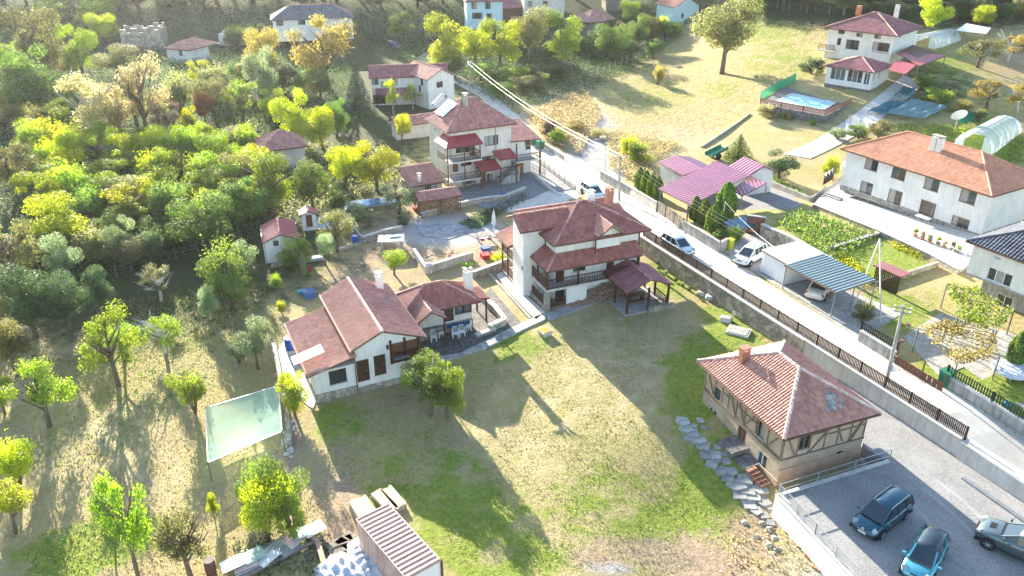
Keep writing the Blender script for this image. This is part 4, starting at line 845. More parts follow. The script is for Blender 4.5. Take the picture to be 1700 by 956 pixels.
# ---- pair of small houses behind D
b = simple('house', 'white gabled house with brick-red roof and dark window behind the tall cream house', 'house', (709, 133), 0, 38, G(718, 170).z, 6.2, 9, 5.2, 1.5, 'tile_old', kind='gy', ops=[('S', 730, 140, 1.3, 1.1, 'b'), ('S', 740, 160, .5, .5, 'b'), ('W', 700, 133, .9, 1.4, 'b'), ('W', 697, 150, .8, 1.8, 'd')], tw=.4, tl=.5)
b.box('balcony_deck', 'concrete_pale', -1.2, 2.5, 2.3, .4, 5.5, 2.5)
b = simple('house', 'long white house with plum tiled roof partly hidden by the dark spruce', 'house', (612, 130), 0, 8, G(620, 172).z, 14, 5.5, 4.9, 1.6, 'tile_maroon', kind='gx', ops=[('S', 638, 140, 1.2, 1.0, 'w'), ('S', 622, 136, 1.2, 1.0, 'b'), ('S', 655, 134, 1.0, 1.4, 'b'), ('S', 630, 165, 2.2, 1.6, 'b')], tw=.4, tl=.5)
b.roof([[(1, -1.6, 2.3), (8, -1.6, 2.3), (8, .4, 3.0), (1, .4, 3.0)]], 'tile_maroon', tw=.4); b.posts([(1.2, -1.4), (4.5, -1.4), (7.8, -1.4)], -.2, 2.3)
simple('outbuilding', 'low outbuilding with worn red tiled roof between birches and tall house', 'shed', (655, 210), 0, 24, 0, 7.5, 3.6, 2.3, .9, 'tile_old', 'plaster_warm', 'gx', tw=.4, tl=.5)
simple('hut', 'small cottage with pale pink tiled hip roof buried among the green trees', 'house', (432, 252), 0, 24, 0, 6.4, 6.0, 3.0, 1.8, 'tile_pink', 'plaster_warm', tw=.35, tl=.45)
# ---- red-roofed shed and outhouse, lean-to and woodshed
b = House('garden_shed', 'small white shed with pinkish red gable roof left of the outhouse', 'shed', (436, 403), 2.5, 18, 0)
b.body(.15, 3.35, .3, 4.6, 0, 2.5, 'plaster', [('S', 458, 403, .55, .6, 'b')], frame='wood_dark', gable='y', rise=.6); b.gable(0, 3.6, 0, 4.9, 2.45, .75, 'metal_red', 'y', tw=.3, seg=4, tl=1.2, amp=.05, stp=.02); b.box('gutter_pipe', 'metal_white', .02, .15, 0, .1, .25, 2.4)
b = House('outhouse', 'tiny white outhouse with brown door and red pitched roof', 'shed', (499, 358), 2.0, 18, 0)
b.body(.1, 1.65, .1, 1.6, 0, 2.0, 'plaster', [('S', 513, 364, .7, 1.5, 'd')], frame='wood_brown', gable='y', rise=.45); b.gable(-.1, 1.85, -.1, 1.8, 1.98, .5, 'metal_red', 'y', tw=.3, tl=.8, amp=.03)
b = House('lean_to_shed', 'grey lean-to shed with worn pale tiled roof against the tall house', 'shed', (680, 310), 1.9, 27, 0)
b.body(.2, 4.4, .2, 3.6, 0, 1.85, 'concrete', [('S', 715, 302, 1.6, 1.5, 'b')], frame='wood_dark'); b.roof([[(-.1, -.1, 1.85), (4.7, -.1, 1.85), (4.7, 4.2, 3.2), (-.1, 4.2, 3.2)]], 'tile_old', tw=.28); b.chimney(1.6, .8, 2.0, 2.9, .4, .4)
b = House('woodshed', 'woodshed stacked with split logs under a striped pink tiled roof', 'shed', (698, 334), 2.0, 24, 0)
b.roof([[(-.2, -.2, 1.95), (5.2, -.2, 1.95), (5.2, 1.6, 2.6), (-.2, 1.6, 2.6)], [(5.2, 2.6, 2.1), (-.2, 2.6, 2.1), (-.2, 1.6, 2.6), (5.2, 1.6, 2.6)]], 'tile_pink', tw=.3, amp=.08); b.posts([(.0, 0), (2.5, 0), (5, 0), (0, 2.4), (5, 2.4)], 0, 1.95, .12, 'wood_brown')
lg = MB(); 
for i in range(27):
    for j in range(9): lg.tube([(.15 + i * .18 + random.uniform(-.02, .02), .12 + random.uniform(-.05, .05), .1 + j * .19), (.15 + i * .18, 1.8, .1 + j * .19)], .088, 5)
lg.build('log', M_('firewood'), b.root, kind='stuff')
# ---- maroon carport complex
zb = h(25, 92, True)
b = House('maroon_carport', 'large carport with ribbed maroon metal roof on steel posts beside the thuja hedge', 'carport', (1148, 341), 2.8 + zb, 24, zb)
A, B_, C_, D_ = [b.L(*p, 2.8) for p in ((1093, 313), (1148, 341), (1245, 291), (1186, 270))]
C_ = b.L(1245, 291, 3.5); D_ = A + (C_ - B_)
b.roof([[A, B_, C_, D_]], 'metal_maroon', tw=.5, seg=4, tl=40, amp=.06, stp=.01, under='metal_grey', tn='roof_sheet', th=.08)
b.posts([(B_ + Vector((-.2, .3, 0)))[:2], (A + Vector((.3, -.1, 0)))[:2], ((B_ + C_) / 2)[:2]], 0, 2.85, .12, 'metal_grey')
b2 = House('garage', 'white garage with bright maroon ribbed gable roof left of the large carport', 'garage', (1137, 290), 2.3 + zb, 24, zb)
A, E_, T_1 = b2.L(1087, 270, 2.3), b2.L(1137, 290, 2.3), b2.L(1185, 267, 2.3)
b2.body(.0, 4.4, .2, A.y - .3, -.2, 2.28, 'plaster', [('W', 1125, 285, 1.6, .4, 'b')])
b2.roof([[(-.3, A.y, 2.28), (-.3, -.1, 2.28), (2.3, -.1, 2.85), (2.3, A.y, 2.85)], [(4.9, -.1, 2.28), (4.9, A.y, 2.28), (2.3, A.y, 2.85), (2.3, -.1, 2.85)]], 'metal_maroon', [((2.3, -.1, 2.85), (2.3, A.y, 2.85))], rm='metal_maroon', tw=.5, seg=4, tl=40, amp=.055, stp=.01, tn='roof_sheet', cap=.06)
b3 = House('outbuilding', 'small white building with maroon gable roof joining the large carport on its right', 'garage', (1243, 291), 2.6 + zb, 24, zb)
b3.body(.2, 4.0, .2, 3.4, -.2, 2.55, 'plaster', [], gable='y', rise=.9); b3.gable(-.1, 4.3, -.2, 3.8, 2.6, .95, 'metal_maroon', 'y', tw=.5, seg=4, tl=40, amp=.055, stp=.01, tn='roof_sheet', rm='metal_maroon', cap=.06)
b4 = House('side_carport', 'small maroon carport on one grey post at the right end of the garages', 'carport', (1232, 325), 2.2 + zb, 24, zb)
pts = [b4.L(*p, zz) for p, zz in (((1215, 314), 2.3), ((1232, 325), 2.2), ((1273, 304), 2.4), ((1246, 292), 2.6))]; b4.roof([pts], 'metal_maroon', tw=.5, seg=4, tl=40, amp=.055, stp=.01, tn='roof_sheet'); b4.posts([(.1, .1), (pts[2] + Vector((-.2, -.2, 0)))[:2]], 0, 2.2, .1, 'metal_grey')
# ---- orange-roofed house J
zb = 1.8; j = House('orange_roof_house', 'long white two-storey house with orange tiled hip roof and brown windows at right', 'house', (1649, 327), 4.9 + zb, 30, zb)
ops = [('W', x, y, 1.8, 1.55, 'w') for x, y in ((1447, 271), (1492, 287), (1547, 305), (1607, 326))] + [('W', 1438, 312, 1.7, 1.5, 'w'), ('W', 1593, 373, 2.0, 1.7, 'w'), ('W', 1483, 337, 1.8, 2.3, 'g'), ('W', 1537, 356, 1.9, 2.3, 'g')]
j.body(.5, 9.5, .6, 18.7, -.3, 4.9, 'plaster', ops, foot=(.7, 'stone'))
j.hip(0, 10, .1, 19.3, 4.9, 2.6, 'tile_orange', tw=.26, tl=.36, rm='tile_orange')
q = j.V(1556, 240, 0, 3.6); j.chimney(3.6, q.y + .35, 6.4, 8.2, .6, .6); j.chimney(3.6, q.y - .35, 6.4, 8.2, .6, .6)
MB().bar((.35, .4, 4.8), (.35, .4, 0), .1).build('downpipe', M_('metal_white'), j.root)
j.box('porch_roof', 'wood_orange', 9.5, -2.5, 2.9, 13, .6, 3.1); j.box('porch_post', 'wood_orange', 9.6, -2.4, 0, 9.8, -2.2, 2.9)
# ---- grey-roofed house G
g = House('grey_roof_house', 'white house with dark grey ribbed tile roof cut off by the right picture edge', 'house', (1604, 400), 5.3 + zb, 30, zb)
g.body(.5, 8, -12, -.5, 2.3, 5.25, 'plaster', [('W', 1659, 460, 2.2, 1.2, 'w'), ('W', 1655, 428, .7, .25, 'b')], frame='metal_white'); g.body(1.8, 8, -11.5, -1.5, -.2, 2.3, 'concrete', [('W', 1660, 520, 1.5, 1.2, 'b')], frame='metal_white', top=False)
g.box('floor_slab', 'concrete', .45, -12.05, 2.15, 8, -.45, 2.3); g.hip(0, 8.5, -12.5, 0, 5.3, 2.0, 'tile_grey', tw=.3, tl=.4, rm='tile_grey', amp=.08)
# ---- top right house K with winter garden, red canopy and pool
base_k = G(1475, 122, True); zb = base_k.z; ek = tall(base_k, 64)
k = House('villa', 'white villa with plum hipped roof, winter garden and pool at top right', 'house', (1490, 60), zb + ek, 47, zb)
kA, kC = k.L(1366, 46, ek), k.L(1530, 43, ek); W_, D_ = min(kC.x, 13), kA.y
ops = [('W', 1397, 53, 1.2, .7, 'b'), ('W', 1427, 58, 1.2, .7, 'b'), ('W', 1457, 61, 1.2, .7, 'b'), ('W', 1415, 74, 2.4, 1.7, 'w'), ('W', 1462, 79, 3.0, 1.8, 'w'), ('W', 1393, 69, .7, 1.3, 'b'), ('S', 1495, 61, .5, .5, 'b')]
k.body(.7, W_ - .6, .7, D_ - .7, -.5, ek, 'plaster', ops, frame='wood_brown'); k.hip(0, W_, 0, D_, ek, 2.7, 'tile_maroon', tw=.4, tl=.5, cap=.18, rm='ridge')
k.box('balcony_deck', 'concrete_pale', -.6, D_ - 3.0, ek - 4.1, .8, D_ + .2, ek - 3.9); k.rail([(-.5, D_ - 3), (-.5, D_ + .1)], ek - 3.9, 1, 'wood_brown', .25, .1); k.rail([(-.3, 1.0), (-.3, 5.5)], ek - 3.9, 1, 'metal_white', .25, .06)
k.chimney(W_ * .5, D_ - 3.5, ek + 1.9, ek + 3.3, .8, .8, 'terracotta'); k.chimney(W_ - 2.5, 4.5, ek + 1, ek + 3.6, .7, .7)
wz = G(1438, 158, True).z; w = House('winter_garden', 'glazed white winter garden with plum hip roof in front of the villa', 'pavilion', (1452, 121), wz + 3.6, 47, wz)
w1, w2 = w.L(1372, 108, 3.6), w.L(1477, 108, 3.6); wy = max(5, w1.y); wx = max(4, min(w2.x, 9))
w.body(.4, wx, .4, wy - .3, -.3, 3.55, 'plaster', [('W', 1391, 123, 2.6, 2.0, 'b'), ('W', 1419, 127, 2.6, 2.0, 'b'), ('W', 1439, 131, 1.0, 2.0, 'b'), ('S', 1451, 128, 1.0, 1.4, 'b'), ('S', 1460, 124, .9, 1.4, 'b')], frame='metal_white', foot=(.9, 'stone_dark'))
w.hip(0, wx + .3, 0, wy, 3.6, 1.5, 'tile_maroon', tw=.4, tl=.5, off=wx / 2)
cz = G(1500, 128, True).z; cp = House('red_canopy', 'flat bright red metal canopy beside the villa driveway', 'canopy', (1503, 123), cz + 2.8, 47, cz)
P1 = [cp.L(*p, 2.8) for p in ((1475, 116), (1503, 123), (1527, 103), (1488, 100))]; cp.roof([P1], 'metal_red', tw=.5, tl=40, amp=.04, stp=.01, tn='roof_sheet')
P2 = [cp.L(*p, zz) for p, zz in (((1488, 88), 3.4), ((1528, 109), 3.0), ((1571, 92), 3.0), ((1515, 74), 3.8))]; cp.roof([P2], 'metal_red', tw=.6, tl=40, amp=.05, stp=.01, tn='roof_sheet')
cp.posts([tuple((P2[1] + Vector((-.2, .3, 0)))[:2]), tuple((P2[2] + Vector((-.5, 0, 0)))[:2]), tuple((P1[1] + Vector((0, .3, 0)))[:2])], 0, 2.9, .14, 'metal_grey')
# pool terrace
pz = G(1370, 222, True).z
PW = [(1262, 172), (1370, 192), (1414, 171), (1395, 150), (1310, 140)]
W = [P(*p, pz + 1.7) for p in PW]; r = thing('pool_terrace', 'raised stone terrace holding the small turquoise pool below the villa', 'terrace', (W[0].x, W[0].y, pz)); o = W[0]
MB().prism([(p.x - o.x, p.y - o.y) for p in W], -.5, 1.65).build('masonry', M_('stone_dark'), r)
po = thing('swimming_pool', 'small covered turquoise swimming pool in front of the villa', 'pool', (W[0].x, W[0].y, pz + 1.7)); Q = [P(*p, pz + 1.75) - Vector((o.x, o.y, pz + 1.7)) for p in ((1290, 168), (1366, 182), (1388, 170), (1316, 155))]
MB().prism([(p.x, p.y) for p in Q], -.04, .04).build('pool_cover', M_('pool'), po); rm_ = MB()
for a, b_ in zip(Q, Q[1:] + Q[:1]): rm_.bar(Vector((a.x, a.y, .05)), Vector((b_.x, b_.y, .05)), .35, .1)
rm_.build('pool_rim', M_('concrete_pale'), po)
fence('picket_fence', 'red-brown picket fence round the villa pool terrace', [(1262, 172), (1370, 192), (1414, 171)], .95, .28, .16, 'brick', 3.5, z=pz + 1.65, limit=150)
nb = [G(*p, True) for p in ((1262, 166), (1290, 150), (1320, 135))]; r = thing('screen_net', 'bright green screen net fence between meadow and pool', 'fence', nb[0]); mb = MB()
for a, b_ in zip(nb[:-1], nb[1:]): a = a - nb[0]; b_ = b_ - nb[0]; mb.add([a, b_, b_ + Vector((0, 0, 1.5)), a + Vector((0, 0, 1.5))], [(0, 1, 2, 3)])
mb.build('netting', netmat('green_net', (.02, .30, .16), .9, .3), r); [MB().tube([p - nb[0], p - nb[0] + Vector((0, 0, 1.6))], .05, 5).build('post', M_('metal_grey'), r) for p in nb]

# ---- white metal garage and green carport
zb = 1.8; b = House('white_garage', 'white corrugated metal garage beside the green-roofed carport', 'garage', (1307, 438), 2.3 + zb, 24, zb)
a1 = b.L(1268, 415, 2.3); a2 = b.L(1362, 421, 2.4)
b.body(0, max(2.6, a2.x), 0, a1.y, .1, 2.3, 'metal_white', []); b.roof([[(-.1, -.1, 2.32), (a2.x + .1, -.1, 2.42), (a2.x + .1, a1.y + .1, 2.42), (-.1, a1.y + .1, 2.32)]], 'metal_white', tw=.25, tl=30, amp=.03, stp=0, tn='roof_sheet', th=.06, under='metal_white')
rib = MB(); [rib.box(-.03, .12 + i * .24, .12, .0, .18 + i * .24, 2.28) for i in range(int(a1.y / .24) - 1)]; rib.build('door_ribs', M_('metal_white'), b.root)
b = House('green_carport', 'carport with teal green ribbed metal roof sheltering a cream saloon', 'carport', (1389, 486), 2.4 + zb, 27, zb)
Q = [b.L(*p, z_) for p, z_ in (((1303, 440), 2.4), ((1389, 486), 2.4), ((1448, 463), 2.6), ((1366, 421), 2.6))]
Q[2] = Q[1] + (Q[3] - Q[0]); b.roof([Q], 'metal_green', tw=.4, seg=4, tl=40, amp=.055, stp=.01, tn='roof_sheet', under='metal_grey', th=.12)
for i, p in enumerate((Q[0].lerp(Q[1], .03), Q[1].lerp(Q[0], .02), Q[1].lerp(Q[2], .45), Q[2])): MB().tube([(p.x, p.y, 0), (p.x, p.y, 2.4)], .06, 8).build('post', M_('metal_grey'), b.root)

# ---- far houses along the top
simple('house', 'white house with dark slate-grey hip roof at top left behind the walnut tree', 'house', (449, 34), 0, 14, G(470, 52).z, 19, 9, 4.6, 2.6, 'tile_grey', ops=[('S', 464, 35, 1.6, 1.2, 'w'), ('S', 500, 30, 1.6, 1.2, 'w')], tw=.5, tl=.6)
b = simple('house', 'pale blue two-storey house with four windows at the top edge', 'house', (772, 3), 0, 8, G(785, 36).z, 9.5, 8, 6.2, 2, 'tile_maroon', 'plaster_blue', ops=[('S', 787, 9, 1.3, 1.6, 'w'), ('S', 810, 9, 1.3, 1.6, 'w'), ('S', 792, 26, 2.4, 1.4, 'w'), ('S', 812, 27, 1.2, 1.4, 'w')], tw=.5, tl=.6)
simple('house', 'low annexe with plum roof right of the pale blue house', 'house', (822, 14), 0, 5, G(830, 32).z, 8, 6, 2.8, 1.4, 'tile_maroon', 'wood_brown', tw=.5, tl=.6)
simple('house', 'beige house whose roof is cut off by the top edge', 'house', (868, -6), 0, 6, G(885, 22).z, 11, 8, 5.2, 2, 'tile_old', 'plaster_warm', ops=[('S', 880, 6, 1.2, 1.3, 'w'), ('S', 905, 6, 1.2, 1.3, 'w')], tw=.5, tl=.6)
simple('barn', 'old dark timber barn with faded red hip roof among the bushes', 'barn', (976, 38), 0, 30, G(980, 56).z, 9, 8.5, 3.0, 2.4, 'tile_old', 'wood_grey', tw=.45, tl=.55)
simple('barn', 'narrow dark wooden barn at the top edge behind the hip-roofed barn', 'barn', (1005, -4), 0, 10, G(1012, 20).z, 5, 5, 3.6, 1, 'tile_old', 'wood_grey', tw=.5, tl=.6)
simple('house', 'small blue-white gabled house with red roof at the end of the meadow fence', 'house', (1121, 12), 0, 28, G(1135, 34).z, 8, 8, 3.4, 2.0, 'tile_red', 'plaster_blue', 'gy', ops=[('S', 1133, 26, .8, 1.0, 'b')], tw=.45, tl=.55)
# ruins
zb = G(278, 98).z; b = House('ruined_house', 'ruined white cottage with sagging red tiled roof in the upper left', 'house', (272, 80), zb + 3, -22, zb)
b.body(.3, 6.5, .3, 6.5, -.3, 3.0, 'plaster', [('S', 300, 88, .9, 1.2, 'b'), ('W', 252, 84, 1.0, 1.3, 'b'), ('W', 238, 82, .9, 1.3, 'b')], frame='wood_grey'); b.roof([[(0, 9.6, 3.1), (0, 0, 2.9), (3.4, 3.2, 4.5), (3.4, 6.5, 4.4)], [(0, 0, 2.9), (7, .0, 3.0), (3.4, 3.2, 4.5)], [(7, 0, 3.0), (7, 9.6, 3.0), (3.4, 6.5, 4.4), (3.4, 3.2, 4.5)]], 'tile_old', [((0, 0, 2.9), (3.4, 3.2, 4.5))], tw=.45, tl=.55, jitter=.08)
for nm, lb, B, top, ang, w_, d_, hs in (('ruined_walls', 'roofless stone ruin with crumbling walls behind the ruined cottage', (205, 85), 60, 8, 9, 6, 5.6), ('ruined_walls', 'white roofless ruin with empty window openings on the upper slope', (365, 76), 60, 5, 9, 5, 2.8)):
    q = G(*B); r = thing(nm, lb, 'ruin', q, math.radians(ang)); m_ = 'stone_wall' if hs > 4 else 'plaster'
    for (x0, y0, x1, y1) in ((0, 0, w_, .45), (0, .45, .45, d_), (w_ - .45, .45, w_, d_), (.45, d_ - .45, w_ - .45, d_)):
        mb = MB(); n = 7; 
        for i in range(n):
            f0, f1 = i / n, (i + 1) / n; hh = hs * (random.uniform(.72, 1.0)); gap = (hs < 4 and i % 2 == 1)
            if x1 - x0 > y1 - y0: bx = (x0 + (x1 - x0) * f0, y0, x0 + (x1 - x0) * f1, y1)
            else: bx = (x0, y0 + (y1 - y0) * f0, x1, y0 + (y1 - y0) * f1)
            mb.box(bx[0], bx[1], -.5, bx[2], bx[3], hs * .35 if gap else hh)
        mb.build('wall', M_(m_), r)
# ================================================================ TREES
LM = dict(yel=leafmat('leaf_yellow_green', (.36, .40, .03), (.16, .21, .02), .55), lime=leafmat('leaf_lime', (.22, .29, .05), (.10, .16, .02), .55), green=leafmat('leaf_green', (.14, .22, .045), (.05, .10, .02)),
          dark=leafmat('leaf_dark', (.085, .14, .05), (.035, .065, .025), .4), olive=leafmat('leaf_olive', (.20, .21, .075), (.09, .10, .035)), silver=leafmat('leaf_silver', (.27, .34, .18), (.10, .16, .06), .45),
          pale=leafmat('leaf_pale', (.42, .38, .19), (.22, .20, .09), .5), rust=leafmat('leaf_rust', (.30, .12, .05), (.15, .07, .035), .45), gold=leafmat('leaf_gold', (.34, .29, .075), (.18, .14, .04), .5),
          spruce=leafmat('leaf_spruce', (.055, .10, .06), (.02, .045, .03), .2), thuja=leafmat('leaf_thuja', (.16, .26, .03), (.04, .09, .012), .35), brown=leafmat('leaf_brown', (.19, .14, .10), (.10, .075, .05), .35))
def leaves(pts, nrm, size, tints, name):
    n = len(pts); a = rng.normal(size=(n, 3)) * .55 + nrm; a /= np.linalg.norm(a, axis=1)[:, None]
    r = rng.normal(size=(n, 3)); u = np.cross(a, r); u /= np.linalg.norm(u, axis=1)[:, None] + 1e-9; v = np.cross(a, u)
    s = (size * rng.uniform(.6, 1.35, n))[:, None]; q = s * rng.uniform(.55, .95, n)[:, None]
    V = np.stack([pts - u * s, pts + v * q, pts + u * s, pts - v * q], 1).reshape(-1, 3)
    me = bpy.data.meshes.new(name); me.vertices.add(4 * n); me.vertices.foreach_set('co', V.astype(np.float32).ravel())
    me.loops.add(4 * n); me.loops.foreach_set('vertex_index', np.arange(4 * n, dtype=np.int32)); me.polygons.add(n)
    me.polygons.foreach_set('loop_start', np.arange(0, 4 * n, 4, dtype=np.int32)); me.update(calc_edges=True)
    at = me.attributes.new('tint', 'FLOAT', 'FACE'); at.data.foreach_set('value', np.clip(tints, 0, 1).astype(np.float32)); return me
def crown_mesh(kind, n, size, seed, z0=.2):
    global rng
    rng = np.random.default_rng(seed); P_, N_, T_ = [], [], []
    if kind in ('round', 'loose', 'flat', 'bush', 'vase'):
        k = {'round': 17, 'loose': 15, 'flat': 11, 'bush': 12, 'vase': 14}[kind]
        for i in range(k):
            th = rng.uniform(0, 2 * np.pi); rr = rng.uniform(0, 1) ** .6
            if kind == 'bush': cz = rng.uniform(.18, .72); w = .34 * math.sqrt(max(.1, 1 - ((cz - .3) / .6) ** 2))
            elif kind == 'flat': cz = rng.uniform(.62, .85); w = .40
            elif kind == 'vase': cz = rng.uniform(.35, .82); w = .12 + .26 * (cz - .25) / .5
            else: cz = z0 + (1 - z0) * rng.uniform(.15, .82); f = (cz - z0) / (1 - z0); w = .36 * math.sqrt(max(.08, 1 - ((f - .45) / .6) ** 2))
            c = np.array([math.cos(th) * rr * w, math.sin(th) * rr * w, cz]); rad = rng.uniform(.085, .20) if kind != 'loose' else rng.uniform(.06, .17)
            m = int(n / k * (rad / .14) ** 2); d = rng.normal(size=(m, 3)); d /= np.linalg.norm(d, axis=1)[:, None]
            q = rng.uniform(.25 if kind == 'loose' else .6, 1.12, m)[:, None]; p = c + d * q * rad * np.array([1, 1, .82])
            P_.append(p); N_.append(d * .9 + np.array([0, 0, .35])); T_.append(np.clip(rng.normal(.5, .2) + rng.normal(0, .16, m), 0, 1))
        if kind in ('vase', 'bush'):                              # upright shoots
            m = n // 6; th = rng.uniform(0, 2 * np.pi, m // 9 + 1)
            for a in th:
                f = rng.uniform(.3, 1, 9); l = rng.uniform(.05, .26); tip = rng.uniform(.75, 1.02); p = np.stack([np.cos(a) * l * (f * .6 + .7), np.sin(a) * l * (f * .6 + .7), .5 + (tip - .5) * f], 1)
                P_.append(p + rng.normal(0, .012, p.shape)); N_.append(np.tile([math.cos(a), math.sin(a), .5], (9, 1))); T_.append(np.full(9, .8))
    elif kind == 'spruce':
        L = 17
        for j in range(L):
            f = j / L; z = .06 + .92 * f; R = .5 * (1 - f) ** .9 + .015; m = int(n * (1 - f) ** 1.2 * 2.1 / L) + 14; nb = 9
            th0 = rng.uniform(0, 6.28); b = rng.integers(0, nb, m); r = rng.uniform(0, 1, m) ** .65; th = th0 + b * 2 * np.pi / nb + rng.normal(0, .13, m) / (r + .3)
            P_.append(np.stack([np.cos(th) * r * R, np.sin(th) * r * R, z - r * .055 + rng.normal(0, .007, m)], 1)); N_.append(np.stack([np.cos(th) * .3, np.sin(th) * .3, np.full(m, .9)], 1)); T_.append(np.clip(r * .8 + rng.normal(0, .15, m), 0, 1))
    elif kind == 'cypress':
        f = rng.uniform(0, 1, n); th = rng.uniform(0, 6.28, n); R = .5 * np.minimum(1, (f * 7 + .25)) * np.clip((1 - f) / .42, 0, 1) ** .6 * (.86 + .14 * np.sin(th * 5 + f * 9)); R = R * rng.uniform(.82, 1.05, n)
        P_.append(np.stack([np.cos(th) * R, np.sin(th) * R, .02 + f * .97], 1)); N_.append(np.stack([np.cos(th), np.sin(th), np.full(n, .3)], 1)); T_.append(rng.uniform(0, 1, n))
    P_ = np.concatenate(P_); N_ = np.concatenate(N_); T_ = np.concatenate(T_)
    return leaves(P_, N_, size, T_, 'crown')
def trunk_mesh(kind, seed):
    random.seed(seed); mb = MB(); top = {'round': .6, 'loose': .7, 'flat': .7, 'bush': .4, 'vase': .5, 'spruce': .97, 'cypress': .5}[kind]
    bx, by = random.uniform(-.03, .03), random.uniform(-.03, .03); r0 = .030 if kind not in ('bush', 'vase') else .02
    if kind in ('bush', 'vase'):
        for i in range(6): a = i * 1.05; mb.tube([(0, 0, -.04), (math.cos(a) * .08, math.sin(a) * .08, top * .6), (math.cos(a) * .22, math.sin(a) * .22, top + .25)], [r0, r0 * .7, .004], 5)
    else:
        mb.tube([(0, 0, -.05), (bx, by, top * .45), (bx * .5, -by, top)], [r0 * 1.25, r0 * .9, r0 * .3], 7)
        if kind != 'spruce' and kind != 'cypress':
            for i in range(11 if kind == 'loose' else 7):
                a = i * 2.4 + random.random(); z = random.uniform(.22, .55) if kind != 'flat' else random.uniform(.3, .5); l = random.uniform(.2, .38); e = z + random.uniform(.15, .38)
                mb.tube([(bx, by, z), (math.cos(a) * l * .55, math.sin(a) * l * .55, (z + e) / 2 + .03), (math.cos(a) * l, math.sin(a) * l, e)], [r0 * .55, r0 * .35, .003], 5)
                if kind == 'loose':
                    for q in range(2): b = a + random.uniform(-.8, .8); mb.tube([(math.cos(a) * l * .55, math.sin(a) * l * .55, (z + e) / 2 + .03), (math.cos(b) * l * 1.15, math.sin(b) * l * 1.15, e + .14)], [r0 * .25, .002], 4)
    return mb
VAR = {}
def variant(kind, q):
    key = (kind, q)
    if key not in VAR:
        sd_ = abs(hash(kind)) % 1 + {'round': 11, 'loose': 22, 'flat': 33, 'bush': 44, 'vase': 55, 'spruce': 66, 'cypress': 77}[kind] * 10 + q
        n, s, z0 = {'round': (9000, .0125, .14), 'loose': (6800, .0125, .26), 'flat': (3600, .015, .5), 'bush': (7500, .014, 0), 'vase': (5000, .014, 0), 'spruce': (7000, .015, 0), 'cypress': (6000, .03, 0)}[kind]
        cm = crown_mesh(kind, n, s, sd_, z0); cm.materials.append(LM['green']); tm = trunk_mesh(kind, sd_).mesh('trunk', M_('bark'), True); VAR[key] = (cm, tm)
    return VAR[key]
TN = {'round': 'tree', 'loose': 'tree', 'flat': 'fruit_tree', 'bush': 'bush', 'vase': 'shrub', 'spruce': 'spruce_tree', 'cypress': 'thuja'}
def tree(px, pyb, top, wpx, kind, leaf, label, group=None, trunk='bark', name=None, s=None, q=None, at=None):
    p = at if at is not None else G(px, pyb, s); hh = tall(p, top) * 1.06; w = wpx / pxm(p) * (1.3 if kind in ('loose', 'flat', 'cypress') else 1.2); q = random.Random(px * 7 + pyb * 3 + wpx).randrange(4) if q is None else q
    cm, tm = variant(kind, q); rz = (px * 37 + pyb * 11) % 628 / 100
    r = thing(name or TN[kind], label, {'bush': 'bush', 'vase': 'shrub'}.get(kind, 'tree'), p, rz, group); r.scale = (w, w, hh)
    c = link('crown', cm, r); c.material_slots[0].link = 'OBJECT'; c.material_slots[0].material = LM[leaf]
    t_ = link('trunk', tm, r); t_.material_slots[0].link = 'OBJECT'; t_.material_slots[0].material = M_(trunk)
    return r
